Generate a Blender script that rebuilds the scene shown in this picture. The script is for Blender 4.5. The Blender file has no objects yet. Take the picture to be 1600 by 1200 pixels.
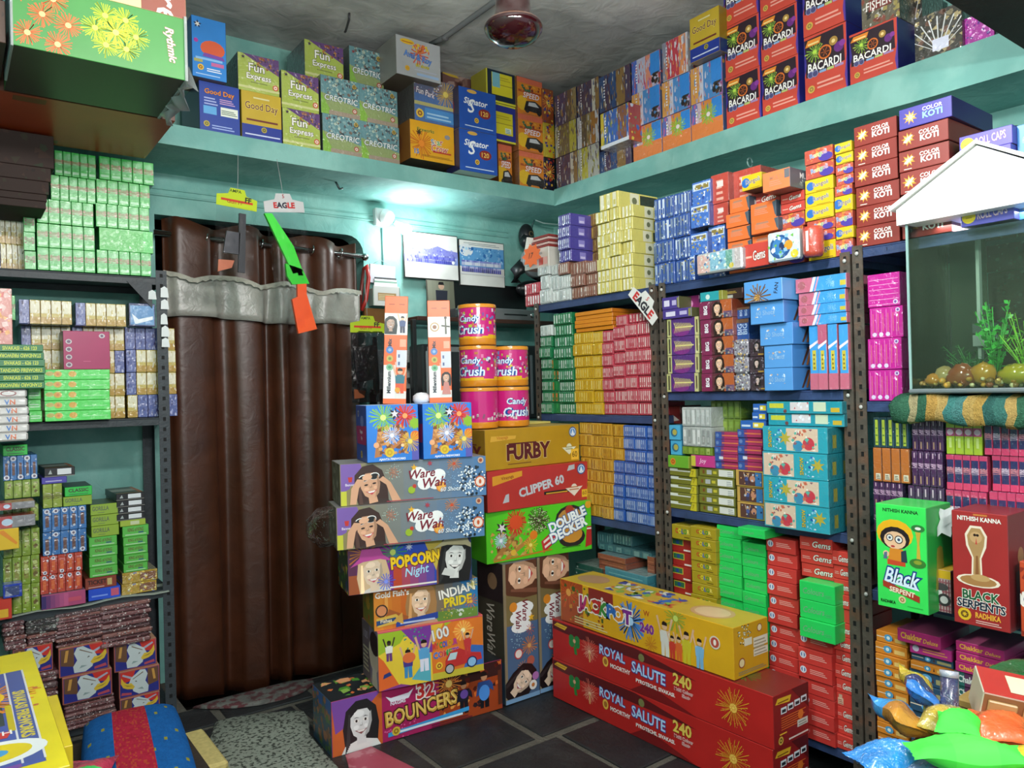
import bpy, math, random
from mathutils import Vector, Matrix
C = bpy.context.scene
# ------------------------------------------------------------------ camera, world, lamps, exposure
cam = bpy.data.cameras.new('camera'); cam.lens = 26.6; cam.sensor_width = 36; cam.clip_start = .05
cam_o = bpy.data.objects.new('camera', cam); C.collection.objects.link(cam_o); C.camera = cam_o
_yaw, _pitch, _roll = math.radians(36.6957), math.radians(.2618), math.radians(-1.4558)
_f = Vector((math.sin(_yaw)*math.cos(_pitch), math.cos(_yaw)*math.cos(_pitch), math.sin(_pitch)))
_r = Vector((math.cos(_yaw), -math.sin(_yaw), 0)); _u = _r.cross(_f)
_c, _s = math.cos(_roll), math.sin(_roll)
_r2 = _c*_r + _s*_u; _u2 = -_s*_r + _c*_u
cam_o.matrix_world = Matrix(((_r2.x, _u2.x, -_f.x, 0), (_r2.y, _u2.y, -_f.y, 0), (_r2.z, _u2.z, -_f.z, 1.4), (0, 0, 0, 1)))
C.view_settings.view_transform = 'Standard'; C.view_settings.look = 'None'
C.view_settings.gamma = 1; C.view_settings.use_curve_mapping = False
C.view_settings.exposure = 0.8
W = bpy.data.worlds.new('world'); C.world = W; W.use_nodes = True
W.node_tree.nodes['Background'].inputs[0].default_value = (.80, .9, 1, 1)
W.node_tree.nodes['Background'].inputs[1].default_value = 0.45
def area(name, loc, target, sx, sy, power, col=(1, 1, 1)):
    l = bpy.data.lights.new(name, 'AREA'); l.shape = 'RECTANGLE'; l.size = sx; l.size_y = sy; l.energy = power; l.color = col
    o = bpy.data.objects.new(name, l); C.collection.objects.link(o); o.location = loc
    o.rotation_euler = (Vector(target)-Vector(loc)).to_track_quat('-Z', 'Y').to_euler(); return o
for _n, _e, _p, _st in (('beam_tube', 19, (.45, 1.12, 2.62), (.3, 0, 0)), ('front_tube', 27, (-.25, -.75, 2.2), (.3, 0, 0))):
    for _i in range(4):     # a fluorescent tube as a row of four soft points
        _l = bpy.data.lights.new(_n, 'POINT'); _l.energy = _e; _l.shadow_soft_size = .06; _l.color = (1, .98, .95)
        _o = bpy.data.objects.new(_n, _l); C.collection.objects.link(_o); _o.location = Vector(_p)+_i*Vector(_st)
bl = bpy.data.lights.new('bulb_light', 'POINT'); bl.energy = 5; bl.shadow_soft_size = .05; bl.color = (.92, .98, 1)
blo = bpy.data.objects.new('bulb_light', bl); C.collection.objects.link(blo); blo.location = (2.17, 3.84, 2.3)
# ------------------------------------------------------------------ small helpers
def lin(h):
    if not isinstance(h, str): return h
    h = h.lstrip('#')
    if len(h) == 3: h = ''.join(c+c for c in h)
    o = []
    for i in (0, 2, 4):
        c = int(h[i:i+2], 16)/255
        o.append(c/12.92 if c <= .04045 else ((c+.055)/1.055)**2.4)
    return tuple(o)
def nodes(name):
    m = bpy.data.materials.new(name); m.use_nodes = True; nt = m.node_tree
    return m, nt, nt.nodes, nt.links, nt.nodes['Principled BSDF']
def mat(name, col=None, rough=.5, metal=0, coat=0, coat_r=.1, coat_ior=1.5, bump=0, bscale=40, var=.12, vscale=6, spec=.5, emit=None, alpha=None, col2=None, c2scale=8, c2at=(.45, .6), rust=None):
    """procedural surface: either a plain colour or the print colours stored on the mesh, with noise wear and bump"""
    m, nt, N, L, P = nodes(name)
    tc = N.new('ShaderNodeTexCoord')
    if col is None:
        at = N.new('ShaderNodeAttribute'); at.attribute_name = 'Col'; src = at.outputs['Color']
    else:
        rgb = N.new('ShaderNodeRGB'); rgb.outputs[0].default_value = (*lin(col), 1); src = rgb.outputs[0]
    if col2:
        n2 = N.new('ShaderNodeTexNoise'); n2.inputs['Scale'].default_value = c2scale; n2.inputs['Detail'].default_value = 6
        L.new(tc.outputs['Object'], n2.inputs['Vector'])
        rp = N.new('ShaderNodeMapRange'); rp.inputs[1].default_value = c2at[0]; rp.inputs[2].default_value = c2at[1]
        L.new(n2.outputs['Fac'], rp.inputs[0])
        mx = N.new('ShaderNodeMix'); mx.data_type = 'RGBA'; mx.inputs[7].default_value = (*lin(col2), 1)
        L.new(rp.outputs[0], mx.inputs[0]); L.new(src, mx.inputs[6]); src = mx.outputs[2]
    if var:
        n = N.new('ShaderNodeTexNoise'); n.inputs['Scale'].default_value = vscale; n.inputs['Detail'].default_value = 5
        L.new(tc.outputs['Object'], n.inputs['Vector'])
        r = N.new('ShaderNodeMapRange'); r.inputs[1].default_value = .3; r.inputs[2].default_value = .7; r.inputs[3].default_value = 1-var; r.inputs[4].default_value = 1+var*.6
        L.new(n.outputs['Fac'], r.inputs[0])
        v = N.new('ShaderNodeVectorMath'); v.operation = 'SCALE'; L.new(src, v.inputs[0]); L.new(r.outputs[0], v.inputs['Scale']); src = v.outputs[0]
    L.new(src, P.inputs['Base Color'])
    P.inputs['Roughness'].default_value = rough; P.inputs['Metallic'].default_value = metal; P.inputs['Specular IOR Level'].default_value = spec
    P.inputs['Coat Weight'].default_value = coat; P.inputs['Coat Roughness'].default_value = coat_r; P.inputs['Coat IOR'].default_value = coat_ior
    if bump:
        nb = N.new('ShaderNodeTexNoise'); nb.inputs['Scale'].default_value = bscale; nb.inputs['Detail'].default_value = 3; nb.inputs['Distortion'].default_value = .8
        L.new(tc.outputs['Object'], nb.inputs['Vector'])
        b = N.new('ShaderNodeBump'); b.inputs['Strength'].default_value = bump; b.inputs['Distance'].default_value = .02
        L.new(nb.outputs['Fac'], b.inputs['Height'])
        L.new(b.outputs[0], P.inputs['Coat Normal' if coat else 'Normal'])
    if emit:
        P.inputs['Emission Color'].default_value = (*lin(col), 1); P.inputs['Emission Strength'].default_value = emit
    if alpha is not None: P.inputs['Alpha'].default_value = alpha
    return m
def clearmat(name, tint, fac, rough=.05, bump=0, bscale=25, veil=0, veilcol=(.8, .85, .85)):
    """thin clear sheet: see-through with a fresnel gloss and a little milky veil"""
    m, nt, N, L, P = nodes(name); N.remove(P)
    out = N['Material Output']
    tr = N.new('ShaderNodeBsdfTransparent'); tr.inputs[0].default_value = (*tint, 1)
    gl = N.new('ShaderNodeBsdfGlossy'); gl.inputs['Roughness'].default_value = rough
    fr = N.new('ShaderNodeFresnel'); fr.inputs[0].default_value = fac
    mx = N.new('ShaderNodeMixShader'); L.new(tr.outputs[0], mx.inputs[1]); L.new(gl.outputs[0], mx.inputs[2])
    tc = N.new('ShaderNodeTexCoord')
    if bump:
        nb = N.new('ShaderNodeTexNoise'); nb.inputs['Scale'].default_value = bscale; nb.inputs['Detail'].default_value = 4; nb.inputs['Distortion'].default_value = 1
        L.new(tc.outputs['Object'], nb.inputs['Vector'])
        b = N.new('ShaderNodeBump'); b.inputs['Strength'].default_value = bump; b.inputs['Distance'].default_value = .02
        L.new(nb.outputs['Fac'], b.inputs['Height']); L.new(b.outputs[0], gl.inputs['Normal']); L.new(b.outputs[0], fr.inputs['Normal'])
    L.new(fr.outputs[0], mx.inputs[0]); last = mx.outputs[0]
    if veil:
        df = N.new('ShaderNodeBsdfDiffuse'); df.inputs[0].default_value = (*veilcol, 1)
        m2 = N.new('ShaderNodeMixShader'); m2.inputs[0].default_value = veil
        L.new(last, m2.inputs[1]); L.new(df.outputs[0], m2.inputs[2]); last = m2.outputs[0]
    L.new(last, out.inputs[0]); return m
M = {}
M['card'] = mat('printed_card', None, .42, var=.12, coat=.25, coat_r=.25)
M['film'] = mat('shrink_film_over_print', None, .35, var=.08, coat=1, coat_r=.12, bump=.6, bscale=40, coat_ior=1.58)
M['foil'] = mat('crinkled_foil_print', None, .25, var=.15, coat=1, coat_r=.18, bump=.9, bscale=60, spec=.8, coat_ior=2)
M['matte'] = mat('matte_print', None, .75, var=.1)
M['cloth'] = mat('woven_cloth', None, .95, var=.15, vscale=60, bump=.3, bscale=300, spec=.1)
class MB:
    """collects polygons with a colour each; .obj() links them as one mesh object"""
    def __init__(s): s.v = []; s.f = []; s.c = []; s.sm = []
    def add(s, vs, fs, col, smooth=False):
        n = len(s.v); s.v += [tuple(p) for p in vs]; col = lin(col)
        for f in fs: s.f.append([i+n for i in f]); s.c.append(col); s.sm.append(smooth)
    def cbox(s, x0, y0, z0, x1, y1, z1, cols, ch=.0015):
        """chamfered box; cols = one colour or dict over F(-y) B(+y) L(-x) R(+x) T U"""
        if not isinstance(cols, dict): cols = dict(F=cols)
        g = lambda k: cols.get(k, cols.get('S', cols['F']))
        ch = min(ch, .3*min(x1-x0, y1-y0, z1-z0))
        X = (x0, x1); Y = (y0, y1); Z = (z0, z1); V = []; idx = {}
        for i in (0, 1):
            for j in (0, 1):
                for k in (0, 1):
                    px, py, pz = X[i], Y[j], Z[k]; dx, dy, dz = (ch, -ch)[i], (ch, -ch)[j], (ch, -ch)[k]
                    idx[i, j, k, 'x'] = len(V); V.append((px, py+dy, pz+dz))
                    idx[i, j, k, 'y'] = len(V); V.append((px+dx, py, pz+dz))
                    idx[i, j, k, 'z'] = len(V); V.append((px+dx, py+dy, pz))
        q = lambda *a: [idx[t] for t in a]
        s.add(V, [], '#000'); base = len(s.v)-len(V)
        def face(ids, col, out):
            pts = [Vector(V[i]) for i in ids]; nrm = (pts[1]-pts[0]).cross(pts[2]-pts[1])
            if nrm.dot(Vector(out)) < 0: ids = ids[::-1]
            s.f.append([i+base for i in ids]); s.c.append(lin(col)); s.sm.append(False)
        face(q((0,0,0,'y'),(1,0,0,'y'),(1,0,1,'y'),(0,0,1,'y')), g('F'), (0,-1,0)); face(q((0,1,0,'y'),(1,1,0,'y'),(1,1,1,'y'),(0,1,1,'y')), g('B'), (0,1,0))
        face(q((0,0,0,'x'),(0,1,0,'x'),(0,1,1,'x'),(0,0,1,'x')), g('L'), (-1,0,0)); face(q((1,0,0,'x'),(1,1,0,'x'),(1,1,1,'x'),(1,0,1,'x')), g('R'), (1,0,0))
        face(q((0,0,0,'z'),(1,0,0,'z'),(1,1,0,'z'),(0,1,0,'z')), g('U'), (0,0,-1)); face(q((0,0,1,'z'),(1,0,1,'z'),(1,1,1,'z'),(0,1,1,'z')), g('T'), (0,0,1))
        for j in (0, 1):
            for k in (0, 1): face(q((0,j,k,'y'),(1,j,k,'y'),(1,j,k,'z'),(0,j,k,'z')), g('FB'[j]), (0,j-.5,k-.5))
        for i in (0, 1):
            for k in (0, 1): face(q((i,0,k,'x'),(i,1,k,'x'),(i,1,k,'z'),(i,0,k,'z')), g('LR'[i]), (i-.5,0,k-.5))
        for i in (0, 1):
            for j in (0, 1): face(q((i,j,0,'x'),(i,j,1,'x'),(i,j,1,'y'),(i,j,0,'y')), g('LR'[i]), (i-.5,j-.5,0))
        for i in (0, 1):
            for j in (0, 1):
                for k in (0, 1): face(q((i,j,k,'x'),(i,j,k,'y'),(i,j,k,'z')), g('F'), (i-.5,j-.5,k-.5))
    def box(s, a, b, col):
        x0, y0, z0 = a; x1, y1, z1 = b
        s.add([(x0,y0,z0),(x1,y0,z0),(x1,y1,z0),(x0,y1,z0),(x0,y0,z1),(x1,y0,z1),(x1,y1,z1),(x0,y1,z1)],
              [(0,3,2,1),(4,5,6,7),(0,1,5,4),(1,2,6,5),(2,3,7,6),(3,0,4,7)], col)
    def tube(s, pts, r, col, n=8, r2=None):
        pts = [Vector(p) for p in pts]; rings = []; V = []
        for i, p in enumerate(pts):
            t = (pts[min(i+1, len(pts)-1)]-pts[max(i-1, 0)]).normalized()
            a = t.cross(Vector((0, 0, 1)) if abs(t.z) < .9 else Vector((1, 0, 0))).normalized(); b = t.cross(a)
            rr = r if r2 is None else r+(r2-r)*i/max(1, len(pts)-1)
            for k in range(n):
                w = 2*math.pi*k/n; V.append(p+rr*(math.cos(w)*a+math.sin(w)*b))
        F = [(i*n+k, i*n+(k+1) % n, (i+1)*n+(k+1) % n, (i+1)*n+k) for i in range(len(pts)-1) for k in range(n)]
        F += [tuple(range(n))[::-1], tuple((len(pts)-1)*n+k for k in range(n))]
        s.add(V, F, col, True)
    def lathe(s, prof, col, n=24, c=(0, 0, 0), cols=None):
        V = [(c[0]+r*math.cos(2*math.pi*k/n), c[1]+r*math.sin(2*math.pi*k/n), c[2]+z) for r, z in prof for k in range(n)]
        s.add(V, [(i*n+k, i*n+(k+1) % n, (i+1)*n+(k+1) % n, (i+1)*n+k) for i in range(len(prof)-1) for k in range(n)], col, True)
    def blob(s, c, rx, ry, rz, col, n=10, m=7, jit=0, seed=0, flat=None):
        rd = random.Random(seed); V = []
        for i in range(m+1):
            th = math.pi*i/m
            for k in range(n):
                w = 2*math.pi*k/n; j = 1+rd.uniform(-jit, jit)
                z = math.cos(th)*rz*j
                if flat is not None: z = max(z, flat)
                V.append((c[0]+rx*math.sin(th)*math.cos(w)*j, c[1]+ry*math.sin(th)*math.sin(w)*j, c[2]+z))
        s.add(V, [(i*n+k, (i+1)*n+k, (i+1)*n+(k+1) % n, i*n+(k+1) % n) for i in range(m) for k in range(n)], col, True)
    def mesh(s, name, m):
        me = bpy.data.meshes.new(name); me.from_pydata(s.v, [], s.f)
        at = me.color_attributes.new('Col', 'FLOAT_COLOR', 'CORNER'); a = []
        for f, c in zip(s.f, s.c): a += [c[0], c[1], c[2], 1]*len(f)
        at.data.foreach_set('color', a)
        me.polygons.foreach_set('use_smooth', s.sm); me.materials.append(M[m] if isinstance(m, str) else m); me.update(); return me
    def obj(s, name, m, parent=None): return link(name, s.mesh(name, m), parent)
def link(name, data, parent=None):
    o = bpy.data.objects.new(name, data); C.collection.objects.link(o)
    if parent: o.parent = parent
    return o
USED = {}
def tag(o, label, cat, group=None):
    o['label'] = label; o['category'] = cat
    if group: o['group'] = group
    return o
def empty(name, loc, rz=0):
    o = link(name, None); o.location = loc; o.rotation_euler = (0, 0, rz); o.empty_display_size = .05; return o
def struct(o): o['kind'] = 'structure'; return o
# ------------------------------------------------------------------ lettering outlines
_G = {}
def glyphs(s, off=0., shear=0.):
    k = (s, off, shear)
    if k not in _G:
        cu = bpy.data.curves.new('t', 'FONT'); cu.body = s; cu.size = 1; cu.offset = off; cu.shear = shear; cu.resolution_u = 2; cu.fill_mode = 'FRONT'
        o = bpy.data.objects.new('t', cu); C.collection.objects.link(o)
        dg = bpy.context.evaluated_depsgraph_get(); me = o.evaluated_get(dg).to_mesh()
        v = [(p.co.x, p.co.y) for p in me.vertices]; f = [tuple(q.vertices) for q in me.polygons]
        f = [t if sum(v[t[i]][0]*v[t[(i+1) % len(t)]][1]-v[t[(i+1) % len(t)]][0]*v[t[i]][1] for i in range(len(t))) > 0 else t[::-1] for t in f]
        o.evaluated_get(dg).to_mesh_clear(); bpy.data.objects.remove(o); bpy.data.curves.remove(cu)
        xs = [p[0] for p in v] or [0, 1]; ys = [p[1] for p in v] or [0, 1]
        _G[k] = (v, f, min(xs), max(xs), min(ys), max(ys))
    return _G[k]
class Face:
    """a flat side of a carton: u,v run 0..1, prints are stacked in hair-thin layers"""
    def __init__(s, mb, o, U, V, N): s.mb = mb; s.o = Vector(o); s.U = Vector(U); s.V = Vector(V); s.N = Vector(N).normalized(); s.W = s.U.length; s.H = s.V.length; s.k = 0
    def P(s, u, v): return s.o+s.U*u+s.V*v+s.N*(.0003+.00004*s.k)
    def put(s, pts, fs, col):
        """add one printed layer; anything past the edge of the face is trimmed off"""
        s.k += 1; lo, hi = .004, .996
        if all(lo <= p[0] <= hi and lo <= p[1] <= hi for p in pts): s.mb.add([s.P(*p) for p in pts], fs, col); return s
        for f in fs:
            q = [pts[i] for i in f]
            for ax, lim, sg in ((0, lo, 1), (0, hi, -1), (1, lo, 1), (1, hi, -1)):
                o = []
                for i, b in enumerate(q):
                    a = q[i-1]; ia, ib = sg*(a[ax]-lim) >= 0, sg*(b[ax]-lim) >= 0
                    if ia != ib: t = (lim-a[ax])/(b[ax]-a[ax]); o.append((a[0]+(b[0]-a[0])*t, a[1]+(b[1]-a[1])*t))
                    if ib: o.append(b)
                q = o
                if len(q) < 3: break
            if len(q) >= 3: s.mb.add([s.P(*p) for p in q], [tuple(range(len(q)))], col)
        return s
    def poly(s, pts, col): return s.put(pts, [tuple(range(len(pts)))], col)
    def rect(s, a, b, c, d, col): return s.poly([(a, b), (c, b), (c, d), (a, d)], col)
    def grad(s, a, b, c, d, c0, c1, n=6):
        c0, c1 = lin(c0), lin(c1); s.k += 1
        for i in range(n):
            t = i/(n-1); x0 = a+(c-a)*i/n; x1 = a+(c-a)*(i+1)/n
            s.mb.add([s.P(x0, b), s.P(x1, b), s.P(x1, d), s.P(x0, d)], [(0, 1, 2, 3)], tuple(c0[j]+(c1[j]-c0[j])*t for j in range(3)))
        return s
    def ell(s, u, v, r, col, sx=1, n=14, rot=0):
        """ellipse, r = radius over the face height"""
        a = s.H/s.W; cr, sr = math.cos(rot), math.sin(rot); pts = []
        for i in range(n):
            x = r*sx*math.cos(2*math.pi*i/n); y = r*math.sin(2*math.pi*i/n); pts.append((u+(x*cr-y*sr)*a, v+x*sr+y*cr))
        return s.poly(pts, col)
    def ring(s, u, v, r, c1, c2, sx=1): return s.ell(u, v, r, c1, sx).ell(u, v, r*.78, c2, sx)
    def star(s, u, v, r, col, n=5, inner=.42, rot=.3):
        a = s.H/s.W; pts = [(u+r*(1 if i % 2 == 0 else inner)*math.cos(rot+math.pi*i/n)*a, v+r*(1 if i % 2 == 0 else inner)*math.sin(rot+math.pi*i/n)) for i in range(2*n)]
        return s.put(pts+[(u, v)], [(i, (i+1) % (2*n), 2*n) for i in range(2*n)], col)
    def burst(s, u, v, r, col, n=18, col2=None, w=.05, r0=.08, seed=1):
        """a firework: thin rays from the centre"""
        a = s.H/s.W; rd = random.Random(seed*7+n); V = []; F = []
        for i in range(n):
            t = 2*math.pi*i/n+rd.uniform(-.1, .1); rr = r*rd.uniform(.75, 1.05); ww = r*w
            c, d = math.cos(t), math.sin(t); k = len(V)
            V += [(u+(r0*r*c-ww*.5*d)*a, v+r0*r*d+ww*.5*c), (u+(r0*r*c+ww*.5*d)*a, v+r0*r*d-ww*.5*c), (u+(rr*c+ww*d)*a, v+rr*d-ww*c), (u+(rr*c-ww*d)*a, v+rr*d+ww*c)]
            F.append((k+1, k+2, k+3, k))
        s.put(V, F, col)
        if col2: s.ell(u, v, r*.22, col2, n=8)
        return s
    def dots(s, u, v, r, col, n=30, size=.06, seed=1):
        a = s.H/s.W; rd = random.Random(seed); V = []; F = []
        for i in range(n):
            t = rd.uniform(0, 6.28); q = r*math.sqrt(rd.random()); x, y = u+q*math.cos(t)*a, v+q*math.sin(t); k = len(V); z = size*r
            V += [(x+z*math.cos(j*math.pi/3)*a, y+z*math.sin(j*math.pi/3)) for j in range(6)]; F.append(tuple(range(k, k+6)))
        return s.put(V, F, col)
    def confetti(s, cols, n=60, seed=1, lo=.03, hi=.12, box=(0, 0, 1, 1), tall=1.):
        """busy printed scraps of colour"""
        rd = random.Random(seed); a = s.H/s.W
        for c in cols:
            V = []; F = []
            for i in range(max(1, n//len(cols))):
                u = rd.uniform(box[0], box[2]); v = rd.uniform(box[1], box[3]); k = len(V); m = rd.choice((3, 4, 5)); t0 = rd.uniform(0, 6)
                rr = rd.uniform(lo, hi)
                for j in range(m):
                    t = t0+2*math.pi*j/m; q = rr*rd.uniform(.6, 1.1); V.append((min(max(u+q*math.cos(t)*a, box[0]+.005), box[2]-.005), min(max(v+q*tall*math.sin(t), box[1]+.005), box[3]-.005)))
                F.append(tuple(range(k, k+m)))
            s.put(V, F, c)
        return s
    def lines(s, a, b, c, d, col, n=3, t=.45):
        """small print too fine to read"""
        h = (d-b)/n; V = []; F = []
        for i in range(n):
            k = len(V); y = b+h*i; x1 = c-(c-a)*((i*37) % 5)*.05
            V += [(a, y), (x1, y), (x1, y+h*t), (a, y+h*t)]; F.append((k, k+1, k+2, k+3))
        return s.put(V, F, col)
    def text(s, t, u, v, h, col, wmax=None, out=None, ow=.05, bold=.012, shear=0., rot=0., multi=None):
        """lettering centred on u,v with letter height h (over the face height)"""
        vv, ff, x0, x1, y0, y1 = glyphs(t, bold, shear); k = h*s.H/max(.5, y1-y0); sx = k
        if wmax and (x1-x0)*sx > wmax*s.W: sx = wmax*s.W/(x1-x0)
        cr, sr = math.cos(math.radians(rot)), math.sin(math.radians(rot)); mx, my = (x0+x1)/2, (y0+y1)/2
        def tr(p):
            x = (p[0]-mx)*sx; y = (p[1]-my)*k; return (u+(x*cr-y*sr)/s.W, v+(x*sr+y*cr)/s.H)
        if out:
            ov, of = glyphs(t, ow, shear)[:2]; s.put([tr(p) for p in ov], of, out)
        if multi:
            s.k += 1; n = len(multi)
            k0 = s.k
            for f in ff:
                cx = sum(vv[i][0] for i in f)/len(f); c = multi[min(n-1, max(0, int((cx-x0)/(x1-x0)*n)))]
                s.k = k0-1; s.put([tr(vv[i]) for i in f], [tuple(range(len(f)))], c)
        else: s.put([tr(p) for p in vv], ff, col)
        return s
    def girl(s, u, v, h, skin='#d9a883', hair='#2a1712', lip='#a8323a', top=None, glasses=False, tilt=0., hat=None, bg=None):
        """a printed portrait: hair, neck, face, features; h = head height over the face height"""
        cr, sr = math.cos(tilt), math.sin(tilt); a = s.H/s.W
        def q(x, y): return (u+(x*cr-y*sr)*h*a, v+(x*sr+y*cr)*h)
        def e(x, y, rx, ry, c, n=12): s.poly([q(x+rx*math.cos(6.2832*i/n), y+ry*math.sin(6.2832*i/n)) for i in range(n)], c)
        s.poly([q(-.48, -.85), q(-.56, -.1), q(-.46, .42), q(-.15, .66), q(.2, .66), q(.48, .4), q(.57, -.1), q(.5, -.85)], hair)
        if top: s.poly([q(-.7, -.95), q(-.5, -.6), q(-.15, -.5), q(.15, -.5), q(.5, -.6), q(.7, -.95)], top)
        s.poly([q(-.14, -.62), q(-.13, -.3), q(.13, -.3), q(.16, -.62)], skin)
        s.poly([q(-.32, .3), q(-.34, -.02), q(-.24, -.33), q(-.08, -.46), q(.08, -.46), q(.24, -.33), q(.34, -.02), q(.32, .3), q(.15, .46), q(-.15, .46)], skin)
        s.poly([q(-.34, .18), q(-.3, .5), q(.05, .58), q(.33, .45), q(.36, .15), q(.2, .38), q(-.1, .4)], hair)
        for sd in (-1, 1):
            s.k += 6 if glasses else 0
            if glasses: e(sd*.14, .02, .07, .03, '#2a1710', 8); e(sd*.18, .26, .18, .12, '#f2f2f2'); e(sd*.18, .25, .158, .1, '#161a1c')
            else: e(sd*.14, .07, .075, .042, '#f4efe8', 8); e(sd*.14, .07, .036, .042, '#1a1210', 8); s.poly([q(sd*.05, .15), q(sd*.13, .19), q(sd*.24, .15), q(sd*.13, .165)][::sd], hair)
        dk = tuple(c*.62 for c in lin(skin)); s.poly([q(-.045, -.1), q(.045, -.1), q(.05, -.07), q(.012, .05), q(-.005, .05), q(-.03, -.07)], dk)
        s.poly([q(.34, -.02), q(.32, .3), q(.26, .2), q(.24, -.05), q(.14, -.3), q(.08, -.46), q(.24, -.33)], dk).poly([q(-.2, -.2), q(.0, -.34), q(.2, -.2), q(.1, -.21), q(-.1, -.21)], lip).poly([q(-.14, -.215), q(.14, -.215), q(.07, -.27), q(-.07, -.27)], '#f4eeea')
        lt = tuple(min(1, c*1.18+.02) for c in lin(skin)); e(-.06, .27, .17, .1, lt); e(-.15, -.12, .09, .07, lt, 10); e(.15, -.12, .06, .06, lt, 10); s.poly([q(-.012, .06), q(.012, .06), q(.016, -.06), q(-.016, -.06)], lt)
        for i in range(5): s.poly([q(-.5+.03*i, -.8+.05*i), q(-.47+.03*i, -.8+.05*i), q(-.36+.01*i, .3), q(-.38+.01*i, .32)], tuple(c*1.9+.01 for c in lin(hair)))
        if hat: s.poly([q(-.75, .3), q(-.3, .42), q(.3, .42), q(.75, .25), q(.4, .55), q(.3, .8), q(-.3, .85), q(-.42, .55)], hat)
        return s
    def figure(s, u, v, h, skin, shirt, legs, arms='up'):
        a = s.H/s.W
        def q(x, y): return (u+x*h*a, v+y*h)
        s.poly([q(-.13, 0), q(-.02, 0), q(0, .4), q(-.14, .42)], legs).poly([q(.02, 0), q(.15, 0), q(.14, .42), q(0, .4)], legs)
        s.poly([q(-.16, .38), q(.16, .38), q(.19, .72), q(-.19, .72)], shirt)
        if arms == 'up': s.poly([q(-.19, .7), q(-.12, .66), q(-.24, 1.1), q(-.31, 1.08)], skin).poly([q(.12, .66), q(.19, .7), q(.31, 1.08), q(.24, 1.1)], skin)
        else: s.poly([q(-.2, .7), q(-.26, .35), q(.1, .48), q(.1, .56), q(-.16, .5)], shirt).poly([q(.2, .7), q(.16, .5), q(.3, .4), q(.27, .6)], shirt)
        s.poly([q(.1*math.cos(i*.628), .84+.11*math.sin(i*.628)) for i in range(10)], skin)
        return s.poly([q(-.1, .86), q(.1, .86), q(.08, .95), q(-.03, .98), q(-.09, .94)], '#1d130f')
class Box:
    """a carton being designed: body plus printed faces F, R, L, T"""
    def __init__(s, w, d, h, v=0): s.w, s.d, s.h, s.v = w, d, h, v; s.mb = MB(); s.art = s.mb; s.m = 'card'; s.kids = []; s.wrapmat = None
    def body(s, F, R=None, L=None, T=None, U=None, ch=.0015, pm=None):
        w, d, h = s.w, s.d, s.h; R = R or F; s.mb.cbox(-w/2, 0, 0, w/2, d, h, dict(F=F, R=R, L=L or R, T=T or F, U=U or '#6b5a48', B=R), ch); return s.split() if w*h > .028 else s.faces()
    def faces(s):
        w, d, h, a = s.w, s.d, s.h, s.art
        s.F = Face(a, (-w/2, 0, 0), (w, 0, 0), (0, 0, h), (0, -1, 0)); s.R = Face(a, (w/2, 0, 0), (0, d, 0), (0, 0, h), (1, 0, 0))
        s.L = Face(a, (-w/2, d, 0), (0, -d, 0), (0, 0, h), (-1, 0, 0)); s.T = Face(a, (-w/2, 0, h), (w, 0, 0), (0, d, 0), (0, 0, 1)); return s
    def split(s, name='artwork', m=None):
        """from here on prints go to a child mesh of their own"""
        s.faces(); s.art = MB(); s.kids.append(('front_print', s.art, m or s.m)); s.F.mb = s.art; s.F.k = 0
        for f, n in ((s.R, 'side_print'), (s.L, 'side_print'), (s.T, 'top_print')): f.mb = MB(); f.k = 0; s.kids.append((n, f.mb, m or s.m))
        return s
# ------------------------------------------------------------------ carton designs: function(Box) prints the faces
D = {}
INFO = {}      # design -> (object name, category, short description, group phrase, material)
def design(key, name, cat, desc, group, m='card'):
    INFO[key] = (name, cat, desc, group, m)
    def reg(fn): D[key] = fn; return fn
    return reg
def emblem(f, u, v, r, c1='#e8c23a', c2='#8a3a20'): f.ell(u, v, r, c1, n=12).ell(u, v, r*.6, c2, n=10).star(u, v, r*.45, c1, 6)
# ---- big cartons on the back loft
@design('goodblue', 'carton', 'carton', 'dark blue carton with orange lettering', 'two colour cartons on the lofts')
def _(b):
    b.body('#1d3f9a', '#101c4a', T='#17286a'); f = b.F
    f.text('Good Day', .5, .8, .13, '#e08a2a', .8, out='#5a1d10').lines(.12, .55, .45, .72, '#a8b4e0', 3).lines(.5, .6, .88, .72, '#c8a0c8', 3)
    f.rect(.1, .36, .42, .52, '#5aa6dc').rect(.52, .36, .95, .54, '#dfe6d8').lines(.54, .4, .93, .5, '#4a6a5a', 3); emblem(f, .17, .16, .06, '#b8a63a', '#5a5a20'); f.lines(.3, .08, .85, .18, '#9ab0e6', 2)
@design('goodday', 'carton', 'carton', 'yellow carton with blue bottom band', 'two colour cartons on the lofts')
def _(b):
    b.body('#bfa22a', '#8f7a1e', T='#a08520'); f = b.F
    f.rect(0, 0, 1, .3, '#1c3590').lines(.3, .86, .7, .93, '#d8d29a', 1).text('Good Day', .5, .68, .2, '#5a1836', .82, out='#e8d36a').lines(.12, .38, .9, .47, '#6a2a20', 1); emblem(f, .55, .22, .06, '#a89a3a', '#4a4a18'); f.lines(.08, .08, .95, .14, '#cfd8f0', 1); b.R.rect(0, 0, 1, .3, '#182c74')
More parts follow.
